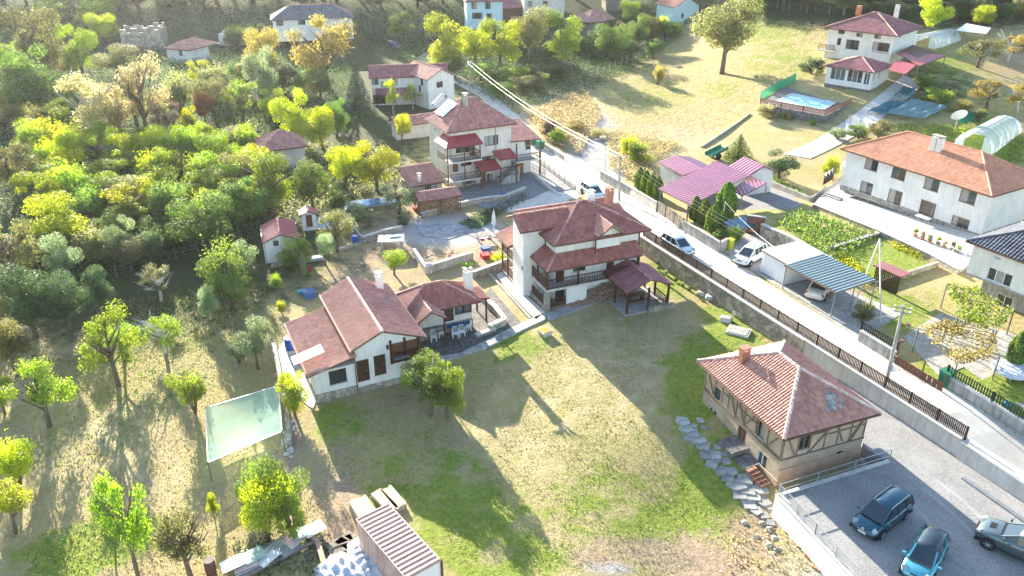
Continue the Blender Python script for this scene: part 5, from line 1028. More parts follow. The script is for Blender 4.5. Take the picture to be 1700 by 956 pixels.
TREES = [ # px, base row, top row, width px, kind, leaf, label
 (1198,122,-12,104,'round','olive','huge solitary broadleaf tree standing in the middle of the straw meadow','bark'),
 (715,690,596,84,'loose','green','gnarled apple tree in the lawn before the farmhouse, denser half','bark'),
 (700,664,592,70,'round','lime','leafy half of the apple tree nearest the farmhouse wall','bark'),(742,694,604,62,'round','lime','right lobe tree of the apple group on the lawn','bark'),
 (490,690,613,60,'round','yel','yellow-green ball-shaped tree between shade net and farmhouse','bark'),
 (197,640,516,92,'loose','lime','lime green fruit tree with bent trunk in the orchard centre','bark'),(207,600,534,56,'flat','lime','slim-stemmed fruit tree right behind the bent-trunk orchard tree','bark'),
 (275,588,520,72,'loose','lime','sparse olive fruit tree right of the orchard centre','whitewash'),(268,500,446,62,'loose','olive','sparse small tree just below the post fence','whitewash'),
 (325,688,620,58,'vase','lime','bright lime bushy young tree left of the shade net','bark'),(28,625,524,66,'round','olive','dense olive tree at the left edge above the orchard','bark'),
 (82,708,600,92,'loose','lime','large pale green tree at the lower left orchard edge','bark'),(8,686,630,56,'round','yel','yellow-green tree cut by the left edge, middle height','bark'),
 (35,812,732,76,'vase','yel','spiky yellow-green young tree near the left edge','bark'),(26,884,812,76,'flat','yel','flat-crowned bright yellow tree at the lower left edge','bark'),
 (229,958,780,80,'loose','lime','tall leaning slender tree with light leaves at lower left','bark'),(190,880,806,46,'loose','silver','small pale tree left of the leaning slender tree','bark'),
 (357,862,818,24,'round','yel','tiny yellow round sapling beside the orchard path','bark'),(318,962,852,104,'loose','olive','thin-crowned fruit tree leaning by the rusty drum','bark'),
 (432,850,768,70,'bush','green','green bush of the clump below the shade net, upper left','bark'),(478,862,760,78,'round','green','tallest tree of the clump below the shade net','bark'),(446,898,800,84,'vase','yel','yellow-lit bush at the front of the clump below the net','bark'),(488,892,800,56,'bush','lime','lime bush at the right foot of the clump below the net','bark'),
 (428,612,534,60,'round','silver','silvery bush tree on the bank left of the farmhouse','bark'),(398,604,566,40,'bush','silver','low silver-leaved bush beside the silvery bank tree','bark'),
 (386,512,402,96,'bush','green','very large rounded green bush at the orchard top','bark'),(350,530,470,44,'round','silver','silver-green tree left of the very large bush','whitewash'),(410,470,400,46,'loose','silver','white-tipped tree rising above the very large bush','bark'),
 (655,456,412,48,'round','lime','bright green ball tree beside the white slab table','bark'),(490,440,394,60,'bush','lime','broad bush in front of the white red-roofed shed','bark'),(541,440,384,38,'round','silver','blue-green young tree right of the broad shed bush','bark'),
 (560,418,352,62,'loose','olive','wispy olive tree beside the outhouse','bark'),(566,356,304,52,'round','green','green plum tree above the blue sheet pool','whitewash'),(592,368,336,34,'round','silver','small grey-green tree near the blue sheet','bark'),
 (663,356,306,64,'loose','silver','pale silvery tree left of the woodshed','bark'),(670,376,356,22,'bush','dark','little dark bush under the pale silvery tree','bark'),(712,352,332,12,'cypress','yel','tiny yellow-lit bush at the woodshed corner','bark'),
 (576,318,236,72,'round','yel','sunlit rounded tree left of the lean-to shed, left one','bark'),(628,318,232,78,'round','yel','sunlit rounded tree left of the lean-to shed, right one','bark'),
 (455,362,248,100,'round','lime','big lime tree in front of the pink-roofed cottage','bark'),(520,345,262,66,'round','green','deep green tree right of the big lime tree','bark'),(405,330,250,70,'round','olive','pale olive tree left of the pink-roofed cottage','bark'),
 (490,242,146,66,'round','yel','yellow tree left of the spruce, front','bark'),(535,246,170,70,'round','yel','yellow tree below the spruce','bark'),(560,228,160,48,'round','green','green tree at the foot of the spruce','bark'),
 (596,186,104,48,'spruce','spruce','tall dark spruce beside the plum-roofed house','bark'),(654,192,132,32,'loose','yel','slender birch before the plum-roofed house, left of two','bark_pale'),(686,182,138,28,'loose','yel','slender birch before the white gable, right of two','bark_pale'),
 (668,240,186,34,'round','yel','yellow-green small tree hiding the low outbuilding','bark'),(545,150,22,108,'loose','gold','wide autumn-gold walnut tree below the slate-roofed house','bark'),(448,140,38,62,'round','gold','golden tree left of the autumn walnut','bark'),(440,178,72,58,'round','silver','silvery tree below the golden tree','bark'),
 (625,68,-6,26,'spruce','spruce','narrow dark spruce near the top edge','bark'),(480,48,9,26,'round','pale','pale little tree in front of the slate-roofed house','bark'),
 (738,124,20,88,'round','yel','large yellow tree above the electricity pole','bark'),(790,110,40,62,'round','yel','yellow bush tree right of the large yellow tree','bark'),(830,112,26,70,'round','yel','yellow-green tree before the beige house','bark'),(878,108,8,68,'round','olive','tall pale green tree in the upper bushes','bark'),
 (930,110,14,74,'round','lime','lime tree left of the timber barn','bark'),(1012,102,36,64,'round','green','round dark green bush right of the timber barn','bark'),(1058,86,24,40,'round','green','green tree above the post fence','bark'),(1042,50,-4,38,'round','lime','lime tree at the top edge by the barns','bark'),(1080,70,24,26,'round','gold','small golden bush near the blue-white gable house','bark'),(1100,60,26,30,'bush','yel','yellow bush left of the blue-white gable house','bark'),
 (1225,264,222,46,'spruce','green','light green young conifer behind the maroon garages, left','bark'),(1293,300,250,64,'round','dark','spreading dark round conifer by the clothesline path','bark'),(1377,296,258,36,'bush','yel','yellow shrub before the clothesline','bark'),
 (1430,536,500,42,'bush','olive','round flowering shrub at the carport post','bark'),(1682,608,553,24,'cypress','thuja','thin pointed thuja beside the round white trampoline','bark'),
 (1390,232,212,40,'bush','silver','pale shrub beside the villa driveway end','bark'),(1456,236,200,62,'loose','olive','brownish spreading shrub behind the orange roof','bark'),(1425,230,205,40,'bush','green','netted green shrub behind the orange roof','bark'),
 (1530,150,122,44,'bush','green','dark green shrub right of the villa driveway','bark'),(1545,165,146,34,'bush','lime','light green shrub by the shade covers','bark'),(1565,176,150,46,'bush','lime','yellow-green shrub behind the blue shade cover','bark'),(1597,188,166,38,'bush','gold','orange-yellow shrub beside the satellite dish','bark'),
 (1622,112,60,58,'loose','olive','brown-green orchard tree right of the polytunnel','bark'),(1672,104,52,52,'loose','gold','golden orchard tree with white trunk, top right','whitewash'),(1638,180,134,58,'loose','gold','spreading yellowing orchard tree above the greenhouse','bark'),(1688,188,140,50,'loose','gold','yellowing orchard tree at the right edge','whitewash'),(1625,200,180,24,'bush','olive','small shrub at the greenhouse corner','bark'),
 (1346,122,94,44,'bush','dark','dark ivy crown on the pergola left of the villa','bark'),(1545,60,-6,52,'round','yel','bright yellow-green tree at the forest edge behind the villa','bark'),(1622,52,6,44,'round','yel','yellow tree at the forest edge further right','bark'),(1510,40,4,50,'round','dark','dark tree behind the villa chimney','bark'),(1475,28,-8,40,'round','olive','olive tree just above the villa roof','bark'),
 (1044,262,226,44,'bush','yel','yellow bush on the straw slope above the carport','bark'),(1062,270,234,44,'bush','lime','lime bush on the straw slope by the garage','bark'),(925,238,214,34,'bush','lime','lime bush above the roadside wall','bark'),(1272,196,172,40,'bush','pale','pale feathery shrub at the pool terrace corner','bark'),
 (165,245,122,108,'loose','pale','large blond leafless-topped tree in the upper left','bark_pale'),(248,238,88,86,'loose','pale','tall blond tree below the ruined cottage','bark'),(205,236,140,60,'round','pale','blond tree between the two tall blond trees','bark'),(340,152,100,42,'loose','yel','airy little yellow tree right of the ruined cottage','bark'),(342,206,150,34,'round','rust','rusty red tree in the upper left','bark'),(320,234,172,36,'round','yel','bright yellow narrow tree left of the rusty tree','bark'),(286,242,165,54,'loose','brown','bare brownish tree beside the bright narrow tree','bark'),
 (60,140,2,120,'round','olive','huge olive-gold tree in the top left corner','bark'),(172,74,18,50,'round','yel','yellow tree at the top edge above the ruin','bark'),(142,134,34,62,'round','lime','yellow-green tree left of the stone ruin','bark'),(60,196,70,110,'round','green','large dull green tree below the huge corner tree','bark'),(8,210,142,40,'round','gold','golden tree cut by the left edge, high up','bark'),(60,260,196,60,'loose','silver','pale tree at the upper left thicket edge','bark_pale'),(110,262,206,44,'loose','rust','reddish thin tree at the upper left thicket edge','bark'),
 (215,292,240,66,'round','silver','white-topped tree in the middle of the thicket','bark'),(400,310,262,60,'round','silver','pale grey-leaved tree at the right of the thicket','bark'),(30,330,236,80,'loose','olive','tall thin-leaved tree at the left edge of the thicket','bark'),(30,480,362,96,'loose','olive','dense yellow-flecked tree at the left edge, middle','bark'),(118,470,392,62,'round','silver','blue-green tree at the thicket foot, left','bark'),(165,440,388,46,'round','yel','bright yellow tree at the thicket foot','bark'),(212,440,360,54,'round','silver','silver-topped tree at the thicket foot, right','bark'),(350,418,318,104,'round','green','large dark green tree above the post fence end','bark'),(115,420,330,110,'round','yel','largest yellow tree in the middle of the thicket','bark'),
 (60,560,440,96,'round','dark','dark shaded tree at the left below the thicket','bark'),(120,548,452,80,'round','dark','dark shaded tree behind the orchard, second from left','bark'),(170,520,440,60,'round','dark','dark shaded tree behind the orchard, third from left','bark'),(5,590,470,60,'round','olive','dark olive tree half cut by the left edge','bark'),
 (1216,400,376,34,'bush','lime','low trailing hedge bush on the roadside wall','bark'),(1196,396,380,26,'bush','green','low hedge bush behind the yellow bin','bark'),
 (460,480,455,24,'bush','lime','small lime shrub in the farmhouse vegetable garden','bark'),(506,458,420,10,'cypress','silver','thin silvery stake plant in the vegetable garden','bark'),(468,520,500,22,'bush','yel','little yellow shrub behind the farmhouse wing','bark'),(745,668,600,20,'loose','lime','thin shoot in front of the terrace steps','bark'),
 (1092,140,108,24,'bush','gold','dry golden scrub by the meadow fence','bark'),(910,230,196,30,'bush','brown','brown scrub above the green skips','bark')]
for (px, py, tp, w, k, lf, lb, tr) in TREES: tree(px, py, tp, w, k, lf, lb, trunk=tr)
for i, (x, b, t_) in enumerate(((1061, 314, 279), (1071, 321, 284), (1081, 327, 290), (1091, 332, 294), (1114, 305, 288))): tree(x, b, t_, 14 if i < 4 else 12, 'cypress', 'thuja', ['leftmost', 'second', 'third', 'fourth'][i] + ' thuja from the left in the far roadside row of four' if i < 4 else 'single small thuja before the white garage wall', 'thuja hedge trees')
for i, (x, b, t_, w) in enumerate(((1153, 366, 327, 17), (1168, 374, 334, 18), (1183, 384, 342, 22), (1198, 382, 352, 15), (1203, 362, 305, 27))): tree(x, b, t_, w, 'cypress', 'thuja', ['leftmost thuja of the row below the maroon carport', 'second thuja of the row below the maroon carport', 'widest thuja of the front row below the carport', 'smallest thuja next to the short white post', 'tallest broad thuja under the carport edge'][i], 'thuja hedge trees')
# thicket: individual trees in rows; labels by row and place
R_ = random.Random(5)
rowname = ['first', 'second', 'third', 'fourth', 'fifth', 'sixth', 'seventh', 'eighth']
ordn = ['first', 'second', 'third', 'fourth', 'fifth', 'sixth', 'seventh', 'eighth', 'ninth', 'tenth', 'eleventh', 'twelfth', 'thirteenth', 'fourteenth', 'fifteenth', 'sixteenth', 'seventeenth', 'eighteenth']
def rows(R0, where, grp):
    for ri, (y, x0, x1, n, hpx, wpx, pal) in enumerate(R0):
        for i in range(n):
            x = int(x0 + (x1 - x0) * (i + .5 + R_.uniform(-.3, .3)) / n); yy = int(y + R_.uniform(-9, 9)); hp = hpx * R_.uniform(.75, 1.2); wp = wpx * R_.uniform(.8, 1.25)
            lf = R_.choice(pal); tree(x, yy, yy - hp, wp, R_.choice(('round', 'round', 'round', 'bush', 'loose')), lf, '%s tree, %s from the left, %s row of %s' % ({'yel': 'yellow', 'lime': 'lime', 'green': 'green', 'dark': 'dark', 'olive': 'olive', 'gold': 'golden', 'silver': 'silver', 'brown': 'brown', 'rust': 'rusty', 'pale': 'pale'}[lf], ordn[i % 18], rowname[ri], where), grp)
rows([(262, 60, 440, 10, 62, 66, ('yel', 'lime', 'olive', 'lime')), (290, 40, 430, 10, 68, 70, ('yel', 'yel', 'lime', 'lime')), (320, 60, 440, 9, 70, 76, ('yel', 'lime', 'yel')), (348, 60, 420, 8, 72, 76, ('yel', 'lime', 'yel', 'olive')),
      (380, 130, 440, 8, 70, 72, ('lime', 'green', 'yel')), (412, 100, 340, 7, 60, 66, ('green', 'lime', 'green')), (444, 30, 270, 6, 58, 70, ('dark', 'green', 'olive'))], 'the thicket above the orchard', 'trees of the thicket')
rows([(-14, -20, 800, 17, 60, 84, ('dark', 'green', 'dark')), (14, 0, 780, 12, 46, 70, ('dark', 'green', 'green')), (48, 60, 200, 4, 46, 60, ('olive', 'green', 'lime')), (75, 340, 760, 6, 40, 50, ('green', 'green')), (128, 0, 210, 4, 60, 74, ('olive', 'lime', 'yel')), (160, 340, 560, 6, 50, 60, ('olive', 'green', 'lime')), (205, 0, 480, 10, 66, 70, ('lime', 'green', 'olive', 'yel')), (235, 0, 130, 3, 60, 66, ('olive', 'lime', 'pale'))], 'the upper left woodland', 'woodland trees at upper left')
rows([(-22, 800, 1720, 12, 60, 90, ('dark', 'green')), (16, 1240, 1720, 11, 52, 62, ('dark', 'green', 'dark', 'olive')), (40, 1560, 1720, 4, 44, 50, ('dark', 'green', 'olive')), (-4, 1180, 1720, 12, 50, 66, ('dark', 'green'))], 'the forest edge behind the villa', 'forest trees behind the villa')
rows([(130, 700, 960, 6, 34, 52, ('green', 'lime', 'dark')), (100, 840, 1110, 6, 36, 46, ('green', 'dark', 'lime')), (158, 820, 900, 3, 30, 44, ('green', 'olive')), (60, 1000, 1130, 3, 30, 40, ('green', 'olive'))], 'the bushes left of the meadow', 'bushes left of the meadow')
rows([(226, 900, 1000, 4, 18, 34, ('brown', 'pale', 'gold'))], 'the dry scrub by the road', 'dry scrub by the road')
# ---- ground cover: tufts, undergrowth, vegetable beds (nobody could count these)
def scatter(name, polys, dens, size, leaf, hz=.2, up=.3, s=None, seed=3, label=None, cat=None, clump=0):
    global rng
    rng = np.random.default_rng(seed); pts = []; rr = random.Random(seed)
    for poly in polys:
        W = [G(*p, s) for p in poly]; pl = [(w.x, w.y) for w in W]; xs = [w.x for w in W]; ys = [w.y for w in W]; A = (max(xs) - min(xs)) * (max(ys) - min(ys)); n = int(A * dens)
        side_up = s if s is not None else None
        for _ in range(n):
            x, y = rr.uniform(min(xs), max(xs)), rr.uniform(min(ys), max(ys))
            if inpoly(x, y, pl):
                z = h(x, y, side_up); k = 1 + (rr.randrange(clump) if clump else 0)
                for q in range(k): pts.append((x + rr.gauss(0, size * 1.5), y + rr.gauss(0, size * 1.5), z + rr.uniform(0, hz) * (1 - .3 * abs(rr.gauss(0, .5)))))
    if not pts: return
    p = np.array(pts); nn = np.tile([0, 0, up], (len(p), 1)); me = leaves(p, nn, size, rng.uniform(0, 1, len(p)), name); me.materials.append(LM[leaf] if leaf in LM else MATS[leaf])
    o = link(name, me, kind='stuff'); 
    if label: o['label'] = label; o['category'] = cat or 'plants'
    return o
leafmat('straw_leaf', (.42, .34, .19), (.28, .23, .12), .35); leafmat('grass_leaf', (.16, .26, .04), (.08, .14, .02), .4)
LAWN = [(560, 690), (700, 625), (905, 545), (1090, 500), (1230, 560), (1150, 700), (1270, 880), (1100, 956), (780, 956), (720, 850), (600, 830), (540, 760)]
ORCH = [(0, 700), (180, 500), (440, 470), (470, 700), (420, 760), (560, 820), (540, 956), (0, 956)]
scatter('lawn_tufts', [LAWN], 30, .045, 'grass_leaf', .05, .1, label='short grass tufts over the central lawn', cat='grass')
scatter('straw_tufts', [LAWN], 14, .04, 'straw_leaf', .05, .1, seed=9, label='dry straw-coloured grass tufts on the central lawn', cat='grass')
scatter('orchard_grass', [ORCH], 36, .045, 'straw_leaf', .10, .2, seed=4, label='dry long grass on the orchard slope', cat='grass')
scatter('orchard_green_grass', [[(40, 950), (60, 900), (240, 840), (290, 880), (150, 956)], [(10, 800), (100, 600), (300, 480), (460, 480), (460, 560), (200, 760)]], 16, .07, 'grass_leaf', .12, .2, seed=5, label='lush green grass patches in the orchard', cat='grass')
scatter('meadow_grass', [[(1000, 150), (1160, 60), (1400, 40), (1250, 180), (1100, 250), (1010, 240)]], 6, .10, 'straw_leaf', .15, .2, s=True, seed=6, label='dry hay-like grass over the meadow', cat='grass')
scatter('straw_scrub', [[(875, 190), (970, 150), (1000, 200), (960, 260), (905, 235)], [(1005, 215), (1060, 225), (1130, 240), (1085, 270), (1085, 320), (1010, 280)]], 55, .10, 'gold' if False else 'pale', .9, .2, s=True, seed=7, label='tall dry reddish weeds on the slopes beside the road', cat='weeds')
scatter('undergrowth', [[(0, 240), (430, 240), (430, 400), (200, 460), (0, 500)], [(0, 5), (780, 5), (760, 60), (560, 60), (0, 100)], [(0, 100), (560, 60), (620, 200), (430, 240), (0, 260)], [(560, 60), (760, 60), (960, 150), (860, 190), (700, 110)], [(800, 60), (1140, 40), (960, 160), (850, 130)]], 14, .13, 'dark', 1.3, .3, seed=8, label='shaded undergrowth beneath the woodland', cat='undergrowth')
scatter('undergrowth', [[(430, 240), (640, 240), (680, 300), (560, 340), (440, 380)]], 16, .12, 'olive', .8, .3, seed=18, label='green undergrowth between thicket and sheds', cat='undergrowth')
scatter('vegetable_bed', [[(1290, 372), (1330, 352), (1455, 392), (1385, 440)]], 26, .12, 'green', .75, .2, s=True, seed=10, label='rows of staked vegetables behind the white garage', cat='vegetables', clump=2)
scatter('flower_border', [[(1375, 428), (1400, 420), (1455, 470), (1430, 480)], [(1485, 398), (1540, 420), (1530, 432), (1480, 410)]], 90, .09, 'yel', .4, .3, s=True, seed=11, label='yellow-green plants bordering the lawn plot', cat='plants')
scatter('flower_border', [[(805, 352), (870, 322), (880, 332), (815, 366)]], 70, .09, 'dark', .4, .3, seed=12, label='flower border in front of the yard wall', cat='plants')
scatter('hedge_border', [[(812, 432), (840, 420), (852, 426), (826, 444)]], 160, .09, 'yel', .8, .3, seed=13, label='yellow-green clipped hedge behind the terrace wall', cat='hedge')
scatter('ivy_bed', [[(760, 372), (820, 346), (822, 366), (790, 384)]], 120, .09, 'dark', .35, .3, seed=14, label='dark ivy patch beside the garden paving', cat='ground cover')
scatter('weeds', [[(385, 900), (540, 870), (556, 956), (430, 956)]], 50, .09, 'dark', .3, .3, seed=15, label='dark weeds behind the rusty junk pile at the bottom', cat='weeds')
scatter('rough_weeds', [[(1210, 880), (1300, 880), (1400, 956), (1200, 956)]], 22, .08, 'straw_leaf', .25, .2, seed=16, s=False, label='dry weeds among the rubble below the white wall', cat='weeds')
scatter('shrub_bed', [[(1268, 302), (1340, 332), (1325, 318), (1285, 296)]], 80, .10, 'green', .7, .3, s=True, seed=17, label='leafy shrub bed along the kerb right of the garages', cat='plants')
scatter('vegetable_rows', [[(1400, 228), (1500, 205), (1620, 215), (1560, 240), (1470, 215)], [(1660, 260), (1700, 220), (1700, 270), (1680, 280)]], 30, .12, 'lime', .5, .3, s=True, seed=19, label='green vegetable rows behind the orange-roofed house', cat='vegetables')
# grape vine on its pergola
def vine(name, poly, z, leaf, label, n, seed):
    global rng
    rng = np.random.default_rng(seed); rr = random.Random(seed); W = [P(*p, z) for p in poly]; pl = [(w.x, w.y) for w in W]; xs = [w[0] for w in pl]; ys = [w[1] for w in pl]; pts = []
    cl = [(rr.uniform(min(xs), max(xs)), rr.uniform(min(ys), max(ys))) for _ in range(26)]
    while len(pts) < n:
        c = rr.choice(cl); x, y = rr.gauss(c[0], .55), rr.gauss(c[1], .55)
        if inpoly(x, y, pl): pts.append((x, y, z + rr.uniform(-.35, .25)))
    r = thing(name, label, 'vine', (W[0].x, W[0].y, 1.8)); me = leaves(np.array(pts) - np.array([W[0].x, W[0].y, 1.8]), np.tile([0, 0, .8], (n, 1)), .10, rng.uniform(0, 1, n), 'foliage'); me.materials.append(LM[leaf]); link('foliage', me, r)
    for w in W: MB().tube([(w.x - W[0].x, w.y - W[0].y, 0), (w.x - W[0].x, w.y - W[0].y, z - 1.8)], .06, 6).build('post', M_('wood_grey'), r)
    b = MB()
    for i in range(7):
        a = W[0].lerp(W[1], i / 6) - Vector((W[0].x, W[0].y, 1.8)); c = W[3 % len(W)].lerp(W[2], i / 6) - Vector((W[0].x, W[0].y, 1.8)); b.bar(a, c, .05)
    b.build('crossbeam', M_('wood_grey'), r)
vine('grape_vine', [(1572, 472), (1620, 476), (1684, 514), (1655, 548), (1590, 525)], 4.2, 'lime', 'bright green grape vine canopy in front of the grey-roofed house', 2600, 31)
vine('grape_vine', [(1525, 545), (1575, 530), (1650, 548), (1660, 590), (1590, 600)], 4.0, 'gold', 'yellowing grape vine on the pergola behind the mesh gate', 1900, 32)
# ================================================================ VEHICLES
def paint(name, c, metal=.35, rough=.28):
    if name in MATS: return MATS[name]
    m, t, b = newmat(name); b.inputs['Base Color'].default_value = (*c, 1); b.inputs['Metallic'].default_value = metal; b.inputs['Roughness'].default_value = rough; b.inputs['Coat Weight'].default_value = .8; b.inputs['Coat Roughness'].default_value = .05
    MATS[name] = m; return m
def loft(mb, rings, close_ends=True, t=.5):
    n = len(rings[0]); vs = [p for r in rings for p in r]; fs = []
    for i in range(len(rings) - 1):
        for k in range(n): fs.append((i * n + k, i * n + (k + 1) % n, (i + 1) * n + (k + 1) % n, (i + 1) * n + k))
    if close_ends: fs += [tuple(range(n))[::-1], tuple(range((len(rings) - 1) * n, len(rings) * n))]
    return mb.add(vs, fs, t)
def car(label, p1, p2, z, pm, L=4.4, W=1.8, Ht=1.5, kind='hatch', roofm=None, rails=False, hood_scoop=False, plate='white_plastic', cat='car'):
    """front at the image point p1, rear at p2"""
    a, b = P(*p1, z + .4), P(*p2, z + .4); c = (a + b) / 2; rz = math.atan2(a.y - b.y, a.x - b.x)
    r = thing('parked_car', label, cat, (c.x, c.y, z), rz); h_ = L / 2; lift = .12 if kind == 'suv' else 0
    # (x, half width, bottom, belt)
    if kind == 'saloon': st = [(-1, .78, .42, .80), (-.96, .92, .26, .92), (-.72, .98, .22, .97), (-.3, 1, .2, .95), (.2, 1, .2, .93), (.55, .98, .22, .88), (.86, .93, .26, .76), (.96, .84, .32, .66), (1, .70, .42, .56)]
    else: st = [(-1, .80, .40, .86), (-.95, .93, .26, .98), (-.7, .98, .22, 1.0), (-.3, 1, .2, .97), (.2, 1, .2, .95), (.5, .98, .22, .93), (.78, .95, .24, .84), (.94, .86, .28, .70), (1, .68, .40, .56)]
    rings = []
    for x, w, zb_, zt in st:
        w *= W / 2; zb_ += lift; zt = (zt + lift) * Ht / 1.5; x *= h_
        rings.append([(x, -w * .86, zb_), (x, w * .86, zb_), (x, w, zb_ + .14), (x, w, (zb_ + zt) / 2 + .1), (x, w * .93, zt - .03), (x, w * .7, zt + .025), (x, 0, zt + .045), (x, -w * .7, zt + .025), (x, -w * .93, zt - .03), (x, -w, (zb_ + zt) / 2 + .1), (x, -w, zb_ + .14)])
    mb = MB(); loft(mb, rings); body = mb.build('body', pm, r, True)
    H_ = Ht; xb, xr0, xr1, xf = {'saloon': (-.62, -.38, .12, .44), 'hatch': (-.97, -.80, .16, .60), 'mpv': (-.97, -.84, .14, .64), 'suv': (-.97, -.82, .05, .42)}[kind]
    belt = (.95 + lift) * Ht / 1.5
    def gring(x0, z_, wf): return x0, z_, wf
    g = MB(); lo = [(xb * h_, .86), (xr0 * h_, .90), (xr1 * h_, .90), (xf * h_, .78)]; hi = [(xr0 * h_ - .05 * h_, .68), (xr0 * h_ + .1, .72), (xr1 * h_ - .1, .72), (xr1 * h_, .66)]
    vs = []; zt = H_ - .05
    for (x, w) in lo: vs += [(x, -w * W / 2, belt - .02), (x, w * W / 2, belt - .02)]
    for (x, w) in hi: vs += [(x, -w * W / 2, zt), (x, w * W / 2, zt)]
    fs = [(0, 8, 10, 2), (2, 10, 12, 4), (4, 12, 14, 6), (1, 3, 11, 9), (3, 5, 13, 11), (5, 7, 15, 13), (0, 1, 9, 8), (6, 14, 15, 7), (8, 9, 11, 10), (10, 11, 13, 12), (12, 13, 15, 14)]
    g.add(vs, fs); g.build('window', glass('car_glass', (.015, .03, .04), .03), r)
    rf = MB(); zr = [(hi[0][0], .66, zt + .0), (hi[0][0] + .25, .70, H_), ((hi[1][0] + hi[2][0]) / 2, .71, H_ + .03), (hi[3][0] - .3, .69, H_), (hi[3][0], .64, zt + .0)]
    loft(rf, [[(x, -w * W / 2, z_ - .05), (x, -w * W / 2 * .96, z_ + .015), (x, 0, z_ + .045), (x, w * W / 2 * .96, z_ + .015), (x, w * W / 2, z_ - .05)] for x, w, z_ in zr]); rf.build('roof', roofm or pm, r, True)
    pl = MB()
    for s in (-1, 1):
        for (a_, b_) in ((vs[0 if s < 0 else 1], vs[8 if s < 0 else 9]), (vs[6 if s < 0 else 7], vs[14 if s < 0 else 15])): pl.bar(a_, b_, .09, .06)
        mid = (-.12 * h_, s * .905 * W / 2, belt); pl.bar(mid, (-.14 * h_, s * .735 * W / 2, zt), .08, .03)
        if kind in ('mpv', 'hatch', 'suv'): pl.bar((-.55 * h_, s * .90 * W / 2, belt), (-.57 * h_, s * .73 * W / 2, zt), .12, .03)
    pl.build('pillar', pm, r)
    if rails:
        for s in (-1, 1): MB().tube([(xr0 * h_ + .1, s * .66 * W / 2, H_ + .0), (xr0 * h_ + .3, s * .66 * W / 2, H_ + .07), (xr1 * h_ - .3, s * .66 * W / 2, H_ + .07), (xr1 * h_, s * .66 * W / 2, H_ - .02)], .022, 6).build('roof_rail', M_('galv'), r)
    R_w = .33 if kind != 'suv' else .38
    for x in (-.60, .62):
        for s in (-1, 1):
            ar = MB().tube([(x * h_, s * (W / 2 - .30), R_w + .02), (x * h_, s * (W / 2 + .006), R_w + .02)], R_w + .06, 18).build('wheel_arch', M_('black'), r)
            wh = MB().tube([(x * h_, s * (W / 2 - .2), R_w), (x * h_, s * (W / 2 - .02), R_w), (x * h_, s * (W / 2 + .02), R_w)], [R_w, R_w, R_w * .93], 18).build('wheel', M_('rubber'), r)
            rim = MB(); rim.tube([(x * h_, s * (W / 2 + .015), R_w), (x * h_, s * (W / 2 + .028), R_w)], R_w * .28, 10)
            for q in range(7): a_ = q * 2 * math.pi / 7; rim.bar((x * h_, s * (W / 2 + .03), R_w), (x * h_ + math.cos(a_) * R_w * .68, s * (W / 2 + .024), R_w + math.sin(a_) * R_w * .68), .07, .02)
            rim.build('rim', M_('galv'), wh)
    fz = .66 * Ht / 1.5 + lift; top_f = .74 * Ht / 1.5 + lift
    for s in (-1, 1):
        MB().ob((h_ * .90, s * W * .36, fz + .06), (.30, .30, .15), -s * .5, 0, .5).build('headlight', glass('headlight_glass', (.28, .32, .34), .08), r)
        MB().ob((-h_ * .965, s * W * .41, .80 * Ht / 1.5 + lift), (.12, .22, .22), s * .3).build('tail_light', M_('red_plastic'), r)
        MB().ob((xf * h_ * .82, s * (W / 2 + .10), belt + .08), (.12, .2, .13)).build('mirror', pm, r)
        for dx in (.18, -.42): MB().ob((dx * h_, s * (W / 2 + .002), .78 * Ht / 1.5 + lift), (.16, .03, .03)).build('door_handle', M_('black'), r)
    sm_ = MB()
    for s in (-1, 1):
        for x in (.30, -.14, -.55): sm_.bar((x * h_, s * (W / 2 + .002), .30 + lift), (x * h_, s * (W / 2 * .97 + .002), .93 * Ht / 1.5 + lift), .018, .02)
    sm_.bar((xf * h_ + .1, -W * .40, .955 * Ht / 1.5 + lift), (.93 * h_, -W * .36, .74 * Ht / 1.5 + lift), .02, .012); sm_.bar((xf * h_ + .1, W * .40, .955 * Ht / 1.5 + lift), (.93 * h_, W * .36, .74 * Ht / 1.5 + lift), .02, .012)
    sm_.build('seam', M_('black'), r, kind='stuff'); MB().ob((0, 0, .30 + lift), (L * .96, W * .99, .12)).build('sill_trim', M_('black'), r)
    MB().ob((h_ * .985, 0, .62 * Ht / 1.5 + lift), (.05, .5, .16), 0, 0, .3).build('grille', M_('black'), r)
    MB().ob((h_ * .995, 0, .56 * Ht / 1.5 + lift), (.05, .55, .04)).build('grille_trim', M_('galv'), r)
    MB().ob((h_ * 1.0, 0, .42 + lift), (.03, .5, .11)).build('number_plate', M_('white_plastic'), r); MB().ob((-h_ * 1.0, 0, .66 + lift), (.03, .5, .11)).build('number_plate', M_('white_plastic'), r)
    MB().bar((xf * h_ + .02, -W * .36, belt + .03), (xf * h_ + .02, W * .36, belt + .03), .09, .02).build('wiper', M_('black'), r)
    if hood_scoop: MB().ob((.66 * h_, 0, .93 * Ht / 1.5 + lift), (.35, .5, .06), 0, 0, .05).build('bonnet_scoop', M_('black'), r)
    return r
dk = car('dark teal-blue people carrier with silver roof rails on the parking lot', (1432, 882), (1494, 833), LOTZ, paint('paint_teal_dark', (.015, .09, .13), .5), 4.45, 1.78, 1.56, 'mpv', rails=True)
MB().tube([(2.21, 0, .70), (2.25, 0, .70)], .1, 10).build('badge', M_('galv'), dk)
car('light turquoise-blue hatchback with black glass roof panel, cut by the bottom edge', (1516, 962), (1552, 893), LOTZ, paint('paint_silver_blue', (.10, .42, .52), .5), 4.1, 1.72, 1.5, 'hatch', glass('car_glass', (.015, .03, .04), .03))
